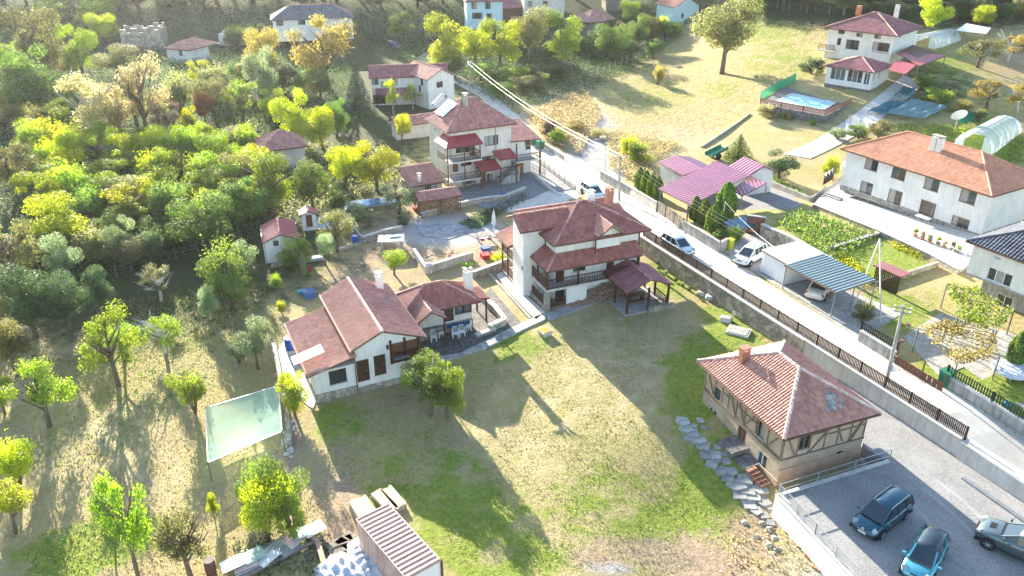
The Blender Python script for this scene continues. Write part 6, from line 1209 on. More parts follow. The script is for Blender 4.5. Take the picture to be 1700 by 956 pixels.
car('dark silver off-road car with bonnet scoop cut by the right edge', (1655, 893), (1728, 925), LOTZ, paint('paint_silver', (.11, .15, .16), .6), 4.6, 1.85, 1.72, 'suv', hood_scoop=True)
car('white hatchback parked beside the white garage', (1226, 437), (1263, 416), 1.84, paint('paint_white', (.78, .78, .77), .0), 4.15, 1.75, 1.5, 'hatch')
car('silver hatchback driving on the white road behind the picket fence', (1142, 420), (1108, 399), 1.86, paint('paint_silver2', (.60, .66, .68), .3), 4.0, 1.7, 1.45, 'hatch')
car('pale car half hidden behind the central house roof', (996, 330), (972, 312), 1.2, paint('paint_silver2', (.60, .66, .68), .3), 4.2, 1.72, 1.45, 'hatch')
car('cream saloon under the green carport, tail towards the road', (1371, 470), (1355, 489), 1.84, paint('paint_cream', (.66, .62, .55), .1), 4.5, 1.75, 1.42, 'saloon')
q = G(652, 76); car('small dark car by the gate at the top of the village', (660, 78), (646, 74), q.z, paint('paint_dark', (.018, .035, .06)), 4.2, 1.7, 1.45, 'hatch')
# teal trailer by the maroon garages
q = G(1188, 262, True); r = thing('cart', 'teal two-wheeled cart tipped beside the maroon garages', 'trailer', q, .5)
MB().ob((0, 0, .9), (3.0, 1.5, .12), 0, 0, -.25).build('bed', M_('green_plastic'), r); [MB().ob((0, s * .75, 1.1), (3.0, .06, .4), 0, 0, -.25).build('side_board', M_('green_plastic'), r) for s in (-1, 1)]
MB().bar((1.4, 0, 1.2), (2.8, 0, 1.6), .1).build('drawbar', M_('metal_grey'), r); [MB().tube([(-.2, s * .7, .45), (-.2, s * .9, .45)], .45, 14).build('wheel', M_('rubber'), r) for s in (-1, 1)]

# ================================================================ POLES AND WIRES
POLE = {}
def pole(key, px, pyb, top_px, label, m='concrete', r0=.16, s=True, arms=1, z=None):
    b = P(px, pyb, z) if z is not None else G(px, pyb, s); hh = tall(b, top_px[1]); lean = P(top_px[0], top_px[1], b.z + hh); off = Vector((lean.x - b.x, 0, 0))
    if abs(off.x) > .8: off.x = .8 * (1 if off.x > 0 else -1)
    r = thing('utility_pole', label, 'pole', b); top = Vector((off.x, 0, hh)); MB().tube([(0, 0, -.3), tuple(top * .5), tuple(top)], [r0, r0 * .82, r0 * .62], 9).build('pole', M_(m), r)
    for i in range(arms):
        zz = top * (1 - .035 - .05 * i); MB().bar(zz + Vector((-.55, .25, 0)), zz + Vector((.55, -.25, 0)), .09).build('crossarm', M_('metal_grey'), r)
        for k in (-.5, 0, .5): MB().tube([zz + Vector((k, -.45 * k, .05)), zz + Vector((k, -.45 * k, .2))], .05, 6).build('insulator', M_('white_plastic'), r)
    POLE[key] = b + top; return r
pr = pole('R', 1472, 630, (1500, 507), 'concrete utility pole between picket fence and white road at right', z=1.86, arms=2)
MB().ob((.25, -.2, 1.1), (.3, .2, .5)).build('meter_box', M_('white_plastic'), pr)
for z_ in (2.0, 3.4, 4.8): MB().tube([(0.12 * z_, 0, z_), (.12 * z_, 0, z_ + .12)], .17, 8).build('band', M_('rust_dark'), pr)
pole('M', 1028, 333, (1029, 259), 'grey utility pole beside the far roadside wall')
pole('U', 780, 160, (780, 104), 'pale utility pole behind the tall cream house', arms=2)
pole('V', 752, 95, (750, 66), 'pole partly hidden in the large yellow tree', 'bark_pale', .1)
pole('S', 1198, 376, (1204, 335), 'short white post at the end of the thuja row', 'whitewash', .07, arms=0)
b = G(1583, 222, True); r = thing('dish_mast', 'white satellite dish on a tall thin mast above the orange roof', 'antenna', b); hh = tall(b, 190)
MB().tube([(0, 0, -.2), (0, 0, hh)], .06, 6).build('mast', M_('galv'), r); ds = MB(); rings = []
for k in range(5): a = k / 4; rings.append([(math.cos(t_) * 1.15 * a, -.25 * (1 - a * a) , math.sin(t_) * 1.15 * a) for t_ in np.linspace(0, 2 * math.pi, 18, endpoint=False)])
loft(ds, rings, False); o = ds.build('dish', M_('white_plastic'), r, True, loc=(0, -.2, hh)); o.rotation_euler = (math.radians(35), 0, 0); MB().bar((0, -.2, hh), (0, -1.0, hh + .2), .04).build('feed_arm', M_('galv'), r)
def wires(label, a, b, n, spread=.45, sag=.9, rad=.022, m='metal_white'):
    r = thing('power_line', label, 'wire', a); d = b - a; nn = Vector((-d.y, d.x, 0)).normalized()
    for i in range(n):
        o = nn * spread * (i - (n - 1) / 2); pts = [o + d * t_ - Vector((0, 0, sag * 4 * t_ * (1 - t_))) for t_ in np.linspace(0, 1, 15)]
        MB().tube(pts, rad, 4, False).build('wire', M_(m), r)
wires('pair of pale wires from the village pole to the roadside pole', POLE['U'], POLE['M'], 2, .9, 1.2, .012, 'metal_grey')
wires('wires running along the white road between roadside pole and right pole', POLE['M'], POLE['R'], 3, .7, 1.0, .009, 'wood_dark')
wires('wires from the right pole out of the right picture edge', POLE['R'], Vector((POLE['R'].x + 24, POLE['R'].y - 26, POLE['R'].z - .3)), 2, .6, .9, .014, 'black')
wires('wire from the village pole up to the yellow tree pole', POLE['U'], POLE['V'], 2, .4, .4, .03)
wires('thin wire from the right pole to the grey-roofed house', POLE['R'], P(1640, 440, 6.5), 1, .3, .5, .008, 'metal_grey')
wires('thin wire from the short white post down to the garage', POLE['S'], P(1307, 425, 4.3), 1, .3, .4, .010)
wires('thin wire from the village pole to the white gabled house', POLE['U'], P(718, 140, 6), 1, .3, .4, .02)
# A-frame posts beside the green carport
r = thing('slanting_poles', 'pair of slanting thin white poles forming a frame right of the green carport', 'pole', G(1416, 512, True)); o = r.location
for a, b in (((1416, 512), (1444, 452)), ((1462, 536), (1444, 452))):
    A = G(*a, True) - o; T_ = P(1444, 470, 1.8) - o + Vector((0, 0, 4.6)); MB().tube([A, T_], .06, 6).build('pole', M_('whitewash'), r)

# ================================================================ SMALL THINGS
def bin_(px, py, m, label, z=None, w=.6, hh=1.05):
    q = P(px, py, z) if z is not None else G(px, py, True); r = thing('wheeled_bin', label, 'bin', q, .5); mb = MB()
    mb.add([(-w * .42, -w * .42, .05), (w * .42, -w * .42, .05), (w * .42, w * .42, .05), (-w * .42, w * .42, .05), (-w / 2, -w / 2, hh), (w / 2, -w / 2, hh), (w / 2, w / 2, hh), (-w / 2, w / 2, hh)], [(3, 2, 1, 0), (4, 5, 6, 7), (0, 1, 5, 4), (1, 2, 6, 5), (2, 3, 7, 6), (3, 0, 4, 7)]); mb.build('container', M_(m), r)
    MB().ob((0, 0, hh + .04), (w * 1.1, w * 1.1, .07), 0, .05).build('lid', M_(m), r); [MB().tube([(s * w * .4, w * .45, .1), (s * w * .5, w * .45, .1)], .1, 8).build('wheel', M_('rubber'), r) for s in (-1, 1)]
bin_(1211, 413, 'yellow_plastic', 'yellow wheeled bin at the corner of the roadside wall')
bin_(1567, 640, 'green_plastic', 'green wheeled bin beside the mesh gate at right', hh=1.25, w=.8)
bin_(884, 240, 'green_plastic', 'left of two green skips at the far roadside', hh=1.1, w=1.0); bin_(897, 246, 'green_plastic', 'right of two green skips at the far roadside', hh=1.1, w=1.0)
def barrel(px, py, m, label, rad=.3, hh=.9, lid=None, tilt=0):
    q = G(px, py, False); r = thing('barrel', label, 'barrel', q); r.rotation_euler = (0, tilt, 0)
    MB().tube([(0, 0, 0), (0, 0, hh * .3), (0, 0, hh * .7), (0, 0, hh)], [rad * .92, rad, rad, rad * .92], 14).build('body', M_(m), r, True); MB().tube([(0, 0, hh), (0, 0, hh + .03)], rad * .95, 14).build('lid', M_(lid or m), r)
    [MB().tube([(0, 0, z_), (0, 0, z_ + .04)], rad * 1.05, 14).build('hoop', M_(m), r) for z_ in (hh * .33, hh * .66)]
barrel(482, 580, 'blue_plastic', 'blue barrel with white lid at the corner left of the farmhouse', .42, 1.15, 'white_plastic'); barrel(590, 404, 'blue_plastic', 'small blue barrel beside the low garden walls', .35, .9)
barrel(351, 950, 'rust_dark', 'rusty oil drum under the thin-crowned fruit tree', .32, .95, 'black'); barrel(1178, 497, 'galv', 'pale round well ring on the grass under the stone wall', .42, .45, 'concrete_pale')
# chairs and tables on the terrace
def chair_mesh():
    s_, l, b = MB(), MB(), MB(); s_.ob((0, 0, .43), (.46, .44, .04)); 
    for x in (-.19, .19):
        for y in (-.18, .18): l.bar((x * 1.15, y * 1.15, 0), (x, y, .43), .05)
    return s_, l, b
def chair(px, py, rz, label, m='white_plastic'):
    q = P(px, py, .12); r = thing('plastic_chair', label, 'chair', q, rz, 'white plastic chairs on the terrace'); MB().ob((0, 0, .43), (.50, .48, .05)).build('seat', M_(m), r)
    for x in (-.2, .2):
        for y in (-.19, .19): MB().bar((x * 1.2, y * 1.2, 0), (x, y, .43), .055).build('leg', M_(m), r)
    bk = MB(); [bk.bar((x, .22, .45), (x * .9, .30, .92), .055, .02) for x in (-.2, -.1, 0, .1, .2)]; bk.bar((-.21, .30, .92), (.21, .30, .92), .07, .03); bk.build('backrest', M_(m), r)
    for x in (-.25, .25): a = MB(); a.bar((x, -.18, .66), (x, .25, .68), .05, .03); a.bar((x, -.18, .43), (x, -.18, .66), .04); a.build('armrest', M_(m), r)
def table(px, py, w, d_, m, label, rz=.4):
    q = P(px, py, .12); r = thing('table', label, 'table', q, rz); tp = MB(); n = 16
    tp.prism([(math.copysign(abs(math.cos(a)) ** .6, math.cos(a)) * w / 2, math.copysign(abs(math.sin(a)) ** .6, math.sin(a)) * d_ / 2) for a in np.linspace(0, 2 * math.pi, n, endpoint=False)], .70, .74); tp.build('tabletop', M_(m), r)
    for x in (-1, 1):
        for y in (-1, 1): MB().bar((x * w * .38, y * d_ * .36, 0), (x * w * .34, y * d_ * .3, .7), .05).build('leg', M_('white_plastic'), r)
table(723, 556, 1.5, 1.1, 'teal_cloth', 'light blue covered table at the left of the terrace'); table(761, 549, 2.2, 1.1, 'blue_cloth', 'dark blue covered table at the right of the terrace', .5)
for px, py, rz, lb in ((712, 552, 1.8, 'left of the light blue table'), (720, 566, .3, 'in front of the light blue table'), (733, 559, -1.4, 'right of the light blue table'), (724, 547, 3.4, 'behind the light blue table'), (756, 560, .2, 'in front of the dark table, left one'), (767, 557, .3, 'in front of the dark table, right one'), (777, 548, -1.2, 'tipped at the right end of the dark table'), (750, 542, 3.5, 'behind the dark table, left one'), (762, 539, 3.6, 'behind the dark table, right one')): chair(px, py, rz, 'white plastic chair ' + lb)
# closed parasol, garden table and clutter
q = G(820, 392, False); r = thing('parasol', 'closed white parasol standing in the garden behind the central house', 'parasol', q); MB().tube([(0, 0, 0), (0, 0, 3.2)], .03, 6).build('pole', M_('metal_white'), r); MB().tube([(0, 0, 1.3), (0, 0, 1.6), (0, 0, 2.4), (0, 0, 3.1)], [.10, .26, .2, .04], 9).build('canopy', M_('tarp_white'), r); MB().tube([(0, 0, 0), (0, 0, .1)], .35, 12).build('base', M_('concrete'), r)
q = G(652, 414, False); r = thing('slab_table', 'white slab roof on walls with teal tarpaulin beside the bright green ball tree', 'shelter', q, .1); MB().box(-1.5, -.9, 1.2, 1.3, 1.0, 1.35).build('slab', M_('concrete_pale'), r); [MB().box(x - .15, -.6, -.1, x + .15, .8, 1.2).build('support', M_('concrete'), r) for x in (-1.1, 1.0)]; MB().ob((.3, .3, 1.42), (1.2, .5, .1), .2).build('tarpaulin', M_('teal_cloth'), r)
q = G(712, 452, False); r = thing('bathtub_panel', 'white panel leaning on the pale garden wall corner', 'panel', q); MB().ob((0, 0, .5), (.6, .12, 1.1), .2, -.25).build('board', M_('metal_white'), r)
q = G(537, 376, False); r = thing('tarpaulin', 'white tarpaulin heap beside the wispy olive tree', 'tarpaulin', q)
def heap(name, m, r, w, d_, hh, seed, n=14):
    rr = random.Random(seed); mb = MB(); vs = []; 
    for j in range(n + 1):
        for i in range(n + 1):
            x, y = i / n * 2 - 1, j / n * 2 - 1; f = max(0, 1 - x * x) ** .5 * max(0, 1 - y * y) ** .5; vs.append((x * w / 2 + rr.uniform(-.04, .04), y * d_ / 2 + rr.uniform(-.04, .04), f * hh * (.8 + .12 * math.sin(i * .9 + j * .5) + .1 * math.sin(j * 1.3 - i * .4)) + rr.uniform(0, .07)))
    mb.add(vs, [(j * (n + 1) + i, j * (n + 1) + i + 1, (j + 1) * (n + 1) + i + 1, (j + 1) * (n + 1) + i) for j in range(n) for i in range(n)]); return mb.build(name, M_(m) if isinstance(m, str) else m, r, True)
heap('sheet', 'tarp_white', r, 2.6, 1.8, 1.3, 3)
q = G(616, 338, False); r = thing('plunge_pool', 'rectangular dark blue sheet-covered basin below the thicket', 'pool', q, .35); MB().box(-3.2, -1.1, 0, 3.2, 1.1, .25).build('water', mat('blue_sheet', (.03, .17, .36), (.02, .10, .24), rough=.2), r); MB().box(-3.4, -1.3, -.1, 3.4, 1.3, .18).build('rim', M_('concrete'), r)
q = G(512, 434, False); r = thing('plank_stack', 'stack of pale blue-grey planks in front of the broad bush', 'planks', q, .33)
for i in range(9): MB().box(-1.5, -.4 + (i % 3) * .26, .1 + (i // 3) * .12, 1.5, -.18 + (i % 3) * .26, .2 + (i // 3) * .12).build('plank', mat('plank_blue', (.30, .42, .50), (.2, .3, .36), scale=4), r)
for px, py, m, lb, w in ((512, 448, 'red_plastic', 'small red plastic tub in the vegetable garden behind the farmhouse', .5), (500, 487, 'teal_cloth', 'teal crate in the vegetable garden', .6), (514, 492, 'blue_cloth', 'flat blue cold frame lying in the vegetable garden', 1.1), (806, 428, 'red_plastic', 'red chest beside the clipped hedge', .9), (806, 416, 'blue_cloth', 'blue box above the red chest', .8), (835, 326, 'blue_plastic', 'bright blue barrel-like tub in the flower bed', .6), (693, 349, 'flower_red', 'red covered object at the end of the woodshed', .9)):
    q = G(px, py, False); r = thing('crate', lb, 'container', q, .4); MB().box(-w / 2, -w / 2, 0, w / 2, w / 2, w * .5).build('body', M_(m), r); MB().box(-w / 2 - .03, -w / 2 - .03, w * .5, w / 2 + .03, w / 2 + .03, w * .56).build('rim', M_(m), r)
q = G(816, 392, False) + Vector((-.8, -1.2, 0)); r = thing('garden_table', 'weathered garden table with red chairs beside the closed parasol', 'table', q, .3); MB().box(-.8, -.45, .7, .8, .45, .75).build('tabletop', M_('wood_grey'), r); [MB().box(x - .04, y - .04, 0, x + .04, y + .04, .7).build('leg', M_('wood_dark'), r) for x in (-.7, .7) for y in (-.38, .38)]; [MB().ob((x, -.8, .45), (.45, .45, .06)).build('seat', M_('red_plastic'), r) for x in (-.4, .4)]
# lawn things: planter, well cover, concrete blocks, trampoline
q = G(905, 556, False); r = thing('planter', 'square white trough with orange content on the lawn', 'planter', q, math.radians(35)); mb = MB(); mb.add([(-.42, -.42, .05), (.42, -.42, .05), (.42, .42, .05), (-.42, .42, .05), (-.55, -.55, .5), (.55, -.55, .5), (.55, .55, .5), (-.55, .55, .5)], [(3, 2, 1, 0), (4, 5, 6, 7), (0, 1, 5, 4), (1, 2, 6, 5), (2, 3, 7, 6), (3, 0, 4, 7)]); mb.build('trough', M_('concrete_pale'), r); MB().box(-.45, -.45, .5, .45, .45, .53).build('filling', mat('orange_fill', (.55, .25, .04), (.45, .2, .03)), r)
for px, py, w, d_, hh, lb in ((1226, 552, 2.0, 1.5, .22, 'flat square concrete well cover on the grass near the brick chimney'), (1205, 533, 1.0, .8, .4, 'small raised concrete block on the grass below the stone wall'), (1224, 524, .9, .4, .5, 'oblong white block against the stone wall'), (1164, 489, .8, .6, .3, 'small pale slab on the grass at the top of the lawn')):
    q = G(px, py, False); r = thing('concrete_block', lb, 'block', q, math.radians(-28)); MB().box(-w / 2, -d_ / 2, -.1, w / 2, d_ / 2, hh).build('block', M_('concrete_pale'), r); MB().box(-w * .42, -d_ * .42, hh, w * .42, d_ * .42, hh + .04).build('lid', M_('concrete'), r)
for i, (px, py) in enumerate(((1082, 452), (1093, 460), (1110, 472), (1122, 480), (1133, 487), (1145, 496), (1080, 444))):
    q = G(px + 12, py - 6, False); tree(px + 12, py - 4, py - 12, 9, 'bush', 'silver' if i % 2 else 'dark', '%s little round shrub from the central house along the stone wall' % ordn[i], 'little shrubs along the stone wall')
q = G(1676, 622, True); r = thing('trampoline', 'round white covered trampoline lying on the right garden lawn', 'trampoline', q); MB().tube([(0, 0, .5), (0, 0, .56)], 1.35, 26).build('cover', M_('tarp_white'), r); MB().tube([(0, 0, .44), (0, 0, .50)], 1.45, 26).build('frame', M_('metal_white'), r)
for k in range(6): a = k * math.pi / 3; MB().tube([(math.cos(a) * 1.3, math.sin(a) * 1.3, 0), (math.cos(a) * 1.3, math.sin(a) * 1.3, .45)], .04, 6).build('leg', M_('galv'), r)
q = G(1670, 672, True); r = thing('ball', 'small turquoise ball-like dome on the right garden lawn', 'ball', q); MB().tube([(0, 0, 0), (0, 0, .15), (0, 0, .28), (0, 0, .33)], [.32, .3, .18, .02], 12).build('shell', M_('teal_cloth'), r, True)
# shade net at lower left
C_ = [(342, 677), (462, 640), (468, 716), (345, 768)]; W = [P(*p, 1.6) for p in C_]; o = Vector((W[0].x, W[0].y, 0)); r = thing('shade_net', 'large pale green shade net stretched on posts at lower left', 'net', o); n = 14; mb = MB(); vs = []
for j in range(n + 1):
    for i in range(n + 1):
        u, v = i / n, j / n; p = (W[0].lerp(W[1], u)).lerp(W[3].lerp(W[2], u), v) - o; vs.append((p.x, p.y, p.z - .45 * math.sin(math.pi * u) * math.sin(math.pi * v) + random.uniform(-.02, .02)))
mb.add(vs, [(j * (n + 1) + i, j * (n + 1) + i + 1, (j + 1) * (n + 1) + i + 1, (j + 1) * (n + 1) + i) for j in range(n) for i in range(n)]); mb.build('netting', netmat('pale_net', (.50, .74, .62), .82, .6), r, True)
for p in W: MB().tube([(p.x - o.x, p.y - o.y, -.1), (p.x - o.x, p.y - o.y, 1.7)], .05, 6).build('post', M_('wood_grey'), r)
for a, b in zip(W, W[1:] + W[:1]): MB().bar(a - o, b - o, .05).build('edge_rope', M_('white_plastic'), r)
# shade covers and polytunnels at right
def cover(label, C_, m, hz, name='crop_cover'):
    W = [G(*p, True) for p in C_]; o = W[0]; r = thing(name, label, 'cover', o); n = 12; vs = []; mb = MB()
    for j in range(n + 1):
        for i in range(n + 1): u, v = i / n, j / n; p = (W[0].lerp(W[1], u)).lerp(W[3].lerp(W[2], u), v) - o; vs.append((p.x, p.y, p.z + hz + .22 * math.sin(u * 19 + v * 4) * math.sin(v * 9)))
    mb.add(vs, [(j * (n + 1) + i, j * (n + 1) + i + 1, (j + 1) * (n + 1) + i + 1, (j + 1) * (n + 1) + i) for j in range(n) for i in range(n)]); mb.build('sheet', m, r, True)
    for p in W: MB().tube([p - o, p - o + Vector((0, 0, hz + .1))], .05, 5).build('post', M_('wood_grey'), r)
bn = netmat('blue_net', (.04, .20, .24), .9, .3); bn2 = netmat('grey_blue_net', (.20, .33, .35), .92, .3)
cover('wide wrinkled blue-grey crop cover beside the villa driveway', [(1470, 196), (1532, 205), (1572, 184), (1512, 171)], bn2, .8); cover('dark teal crop cover left of the wrinkled one', [(1440, 190), (1470, 194), (1502, 176), (1474, 172)], bn, .6); cover('narrow teal crop cover farthest up the villa driveway', [(1482, 166), (1506, 168), (1518, 152), (1496, 150)], bn, .6); cover('pale olive crop cover between the teal ones', [(1478, 170), (1500, 174), (1510, 166), (1490, 162)], netmat('olive_net', (.36, .42, .36), .9, .3), .7)
cover('crumpled bright green netting in front of the greenhouse', [(1588, 212), (1610, 210), (1622, 194), (1606, 192)], netmat('green_net', (.02, .30, .16), .9, .3), .7)
def tunnel(label, p0, p1, w, hh, name='greenhouse', s=True):
    a, b = G(*p0, s), G(*p1, s); d = b - a; L = d.length; rz = math.atan2(d.y, d.x); r = thing(name, label, 'greenhouse', a, rz); film = netmat('plastic_film', (.72, .80, .80), .88, .5); N_ = 10
    arc = lambda x: [(x, math.cos(t_) * w / 2, math.sin(t_) ** .8 * hh if math.sin(t_) > 0 else 0) for t_ in np.linspace(0, math.pi, N_)]
    mb = MB(); k = 8; vs = [p for i in range(k + 1) for p in arc(L * i / k)]; mb.add(vs, [(i * N_ + j, i * N_ + j + 1, (i + 1) * N_ + j + 1, (i + 1) * N_ + j) for i in range(k) for j in range(N_ - 1)]); mb.build('film', film, r, True)
    for x in (0, L):
        e = MB(); A = arc(x); e.add(A[:4] + [(x, A[3][1], 0)], [(0, 1, 2, 3, 4)]); e.add(A[-4:] + [(x, A[-4][1], 0)], [(0, 1, 2, 3, 4)]); e.add([A[3], A[4], A[5], A[6]], [(0, 1, 2, 3)]); e.build('end_panel', film, r)
    for i in range(k + 1): MB().tube([(p[0], p[1] * 1.01, p[2] * 1.01) for p in arc(L * i / k)], .035, 5).build('hoop', M_('galv'), r)
    for zf in (0, w * .36, -w * .36): MB().bar((0, zf, hh * (1.0 if zf == 0 else .68)), (L, zf, hh * (1.0 if zf == 0 else .68)), .05).build('purlin', M_('galv'), r)
tunnel('white plastic polytunnel greenhouse behind the orange-roofed house', (1612, 252), (1668, 212), 5.0, 2.9); tunnel('far white polytunnel at the forest edge right of the villa', (1530, 78), (1575, 62), 5, 2.4)
W = [G(*p, True) for p in ((1582, 70), (1632, 76), (1640, 66), (1600, 58))]; r = thing('sheet_roof', 'thin white sheet roof on posts right of the far polytunnel', 'shelter', W[0]); mb = MB(); mb.prism([(p.x - W[0].x, p.y - W[0].y, p.z - W[0].z) for p in W], 2.2, 2.28); mb.build('sheet', M_('metal_white'), r); [MB().tube([p - W[0], p - W[0] + Vector((0, 0, 2.2))], .06, 5).build('post', M_('wood_grey'), r) for p in W]
# clothesline, terrace furniture at the orange-roofed house
A, B_ = G(1365, 310, True), G(1405, 285, True); r = thing('clothesline', 'clothesline of white washing before a black panel left of the orange-roofed house', 'clothesline', A); D_ = B_ - A
for t_ in (0, .5, 1): MB().tube([D_ * t_, D_ * t_ + Vector((0, 0, 1.9))], .04, 5).build('post', M_('galv'), r)
MB().bar(Vector((0, 0, 1.8)), D_ + Vector((0, 0, 1.8)), .02).build('line', M_('white_plastic'), r)
for i in range(7): p = D_ * ((i + .6) / 8); MB().bar(p + Vector((0, 0, 1.8)), p + Vector((0, 0, 1.8 - random.uniform(.6, 1.0))), .45, .02).build('washing', M_('tarp_white'), r)
MB().add([(0, .1, .1), tuple(D_ * .45 + Vector((0, .1, .1))), tuple(D_ * .45 + Vector((0, .1, 1.4))), (0, .1, 1.4)], [(0, 1, 2, 3)]).build('screen', M_('black'), r)
for px, py, m, lb, nm in ((1436, 338, 'metal_white', 'white folding table on the terrace, left end', 'table'), (1448, 342, 'metal_white', 'white garden table beside the first glazed door', 'table'), (1530, 372, 'metal_white', 'white ironing-board-like table before the second glazed door', 'table'), (1408, 332, 'tarp_white', 'white covered table at the top of the terrace steps', 'table')):
    q = G(px, py, True); q.z += .12; r = thing(nm, lb, 'table', q, -1.0); MB().box(-.8, -.4, .72, .8, .4, .76).build('tabletop', M_(m), r); [MB().bar((x, y, 0), (x * .8, y, .72), .05).build('leg', M_('galv'), r) for x in (-.6, .6) for y in (-.3, .3)]
q = G(1413, 322, True); q.z += .1; r = thing('garden_sofa', 'dark red cushioned sofa on the terrace under the left window', 'sofa', q, -1.0); MB().box(-1.6, -.4, .2, 1.6, .4, .5).build('seat', M_('red_plastic'), r); MB().box(-1.6, .3, .2, 1.6, .5, .9).build('backrest', M_('black'), r)
st = thing('garden_steps', 'grey concrete steps at the left end of the terrace', 'steps', G(1366, 338, True), -1.0)
for i in range(6): MB().box(-1.2, i * .35, 0, 1.2, i * .35 + .36, .12 + i * .12).build('step', M_('concrete'), st)
for i, (px, py) in enumerate(((1518, 395), (1530, 400), (1542, 406), (1556, 410), (1566, 416), (1580, 418), (1590, 424))):
    q = G(px, py, True); r = thing('flower_pot', '%s potted plant from the left along the terrace edge' % ordn[i], 'flower pot', q, 0, 'potted plants on the terrace edge'); MB().tube([(0, 0, .1), (0, 0, .5)], [.16, .24], 10).build('pot', M_('terracotta'), r); cm, _ = variant('bush', i % 4); c_ = link('plant', cm, r, loc=(0, 0, .45)); c_.scale = (.8, .8, .8); c_.material_slots[0].link = 'OBJECT'; c_.material_slots[0].material = LM[('lime', 'pale', 'green')[i % 3]]
for i, (px, py) in enumerate(((1275, 190), (1287, 193), (1300, 196), (1310, 199), (1349, 208))): tree(px, py, py - 10, 8, 'cypress', 'gold' if i < 4 else 'lime', '%s tiny conifer from the left below the pool terrace' % ordn[i], 'tiny conifers below the pool terrace')
r = thing('brown_door', 'rust-brown sheet gate in the pale stone wall behind the white hatchback', 'gate', G(1252, 388, True), -.35); MB().box(-.9, -.05, 0, .9, .05, 2.0).build('gate_leaf', M_('rust_dark'), r); MB().box(-1.0, -.1, 2.0, 1.0, .1, 2.1).build('lintel', M_('concrete_pale'), r)
q = G(1228, 388, True); r = thing('sheet_roofing', 'sloping blue-black metal sheet roof beside the brown gate', 'roof', q, .5); MB().ob((0, 0, 1.2), (3.6, 1.8, .06), 0, .25).build('sheet', mat('blue_sheet_metal', (.06, .14, .22), (.04, .10, .17), rough=.3), r); [MB().box(x - .05, -.6, 0, x + .05, -.5, 1.1).build('post', M_('metal_grey'), r) for x in (-1.5, 1.5)]
q = G(1468, 480, True); r = thing('slatted_hut', 'small dark slatted hut with plum roof right of the green carport', 'shed', q, math.radians(-60)); 
for i in range(14): MB().box(-1.3 + i * .19, -.03, 0, -1.17 + i * .19, .03, 1.9).build('slat', M_('wood_dark'), r)
MB().box(-1.5, -.3, 1.9, 1.5, 1.2, 2.0).build('roof', M_('tile_maroon'), r)
# a long pole's shadow on the lot, built as a raised dark profile
a, b = P(1598, 794, LOTZ), P(1712, 874, LOTZ); r = thing('pole_shadow_strip', 'long dark strip standing in for a pole shadow across the gravel lot at right', 'rail', a); MB().bar((0, 0, .06), b - a + Vector((0, 0, .06)), .3, .12).build('shadow_bar', M_('metal_grey'), r)
# lower-left junk: rusty sheet pile and concrete slab edge; container at the bottom
cb = House('container', 'rusty pink corrugated-roof container hut at the bottom edge', 'container', (675, 962), 2.5, 30, 0)
A = [cb.L(*p, 2.5) for p in ((675, 962), (733, 930), (675, 825), (621.6, 849))]; u = (A[1] - A[0]).length; v = (A[3] - A[0]).length
cb.root.rotation_euler = (0, 0, cb.ang + math.atan2((A[1] - A[0]).y, (A[1] - A[0]).x)); 
MB().box(.05, .05, 0, u - .05, v - .05, 2.42).build('shell', M_('metal_white'), cb.root); rr_ = MB(); rr_.box(0, 0, 2.42, u, v, 2.5); rf = rr_.build('roof', M_('rust'), cb.root)
n = 17
for i in range(n): y = .12 + (v - .24) * i / (n - 1); MB().box(.06, y - .03, 2.5, u - .06, y + .03, 2.54).build('roof_rib', mat('rust_rib', (.34, .20, .16), (.24, .13, .10), scale=3), rf)
w_ = MB(); [w_.box(-.03, .1 + i * .2, .1, .05, .2 + i * .2, 2.4) for i in range(int(v / .2))]; [w_.box(u - .05, .1 + i * .2, .1, u + .03, .2 + i * .2, 2.4) for i in range(int(v / .2))]; w_.build('side_rib', M_('rust'), cb.root, kind='stuff')
for x in (0, u): MB().box(x - .06, -.04, 0, x + .06, .08, 2.56).build('corner_post', M_('rust_dark'), cb.root)
q = P(612, 868, 0); r = thing('plank_pile', 'tall pile of pale timber planks left of the rusty container', 'planks', q, math.radians(-58))
for i in range(24): MB().box(-1.7 + random.uniform(-.15, .1), -.6 + (i % 6) * .2, (i // 6) * .2, 1.3 + random.uniform(-.2, .2), -.42 + (i % 6) * .2, (i // 6) * .2 + .17).build('plank', M_('wood_pale'), r)
for px, py, rz, lb in ((640, 838, -.9, 'pale timber board stack behind the container, left'), (655, 832, -.95, 'pale timber board stack behind the container, right')):
    r = thing('board_stack', lb, 'planks', P(px, py, 0), rz)
    for i in range(12): MB().box(-1.1 + random.uniform(-.1, .1), -.42 + (i % 4) * .2, .14 * (i // 4), 1.0 + random.uniform(-.1, .15), -.24 + (i % 4) * .2, .14 * (i // 4) + .12).build('board', M_('wood_pale'), r)
r = thing('tarpaulin', 'crumpled white tarpaulin covering junk left of the container', 'tarpaulin', P(618, 930, 0), .2); heap('sheet', 'tarp_white', r, 3.0, 3.8, .7, 8, 30)
r = thing('tarpaulin', 'white plastic sheet with dark patches at the bottom edge, leftmost', 'tarpaulin', P(572, 958, 0), .8); heap('sheet', 'tarp_white', r, 2.2, 3.6, .8, 9, 20)
for px, py, lb, rz in ((566, 905, 'brown board lying on the soil left of the tarpaulin', .5), (583, 900, 'grey-brown board leaning beside the tarpaulin', -.6)):
    r = thing('board', lb, 'board', P(px, py, .1), rz); MB().box(-.8, -.6, 0, .8, .6, .05).build('sheet', M_('wood_grey'), r); MB().box(-.8, -.05, .05, .8, .05, .1).build('batten', M_('wood_grey'), r)
r = thing('junk_pile', 'pile of bluish and rusty metal sheets at the bottom left of the lawn', 'scrap pile', G(462, 918), math.radians(38))
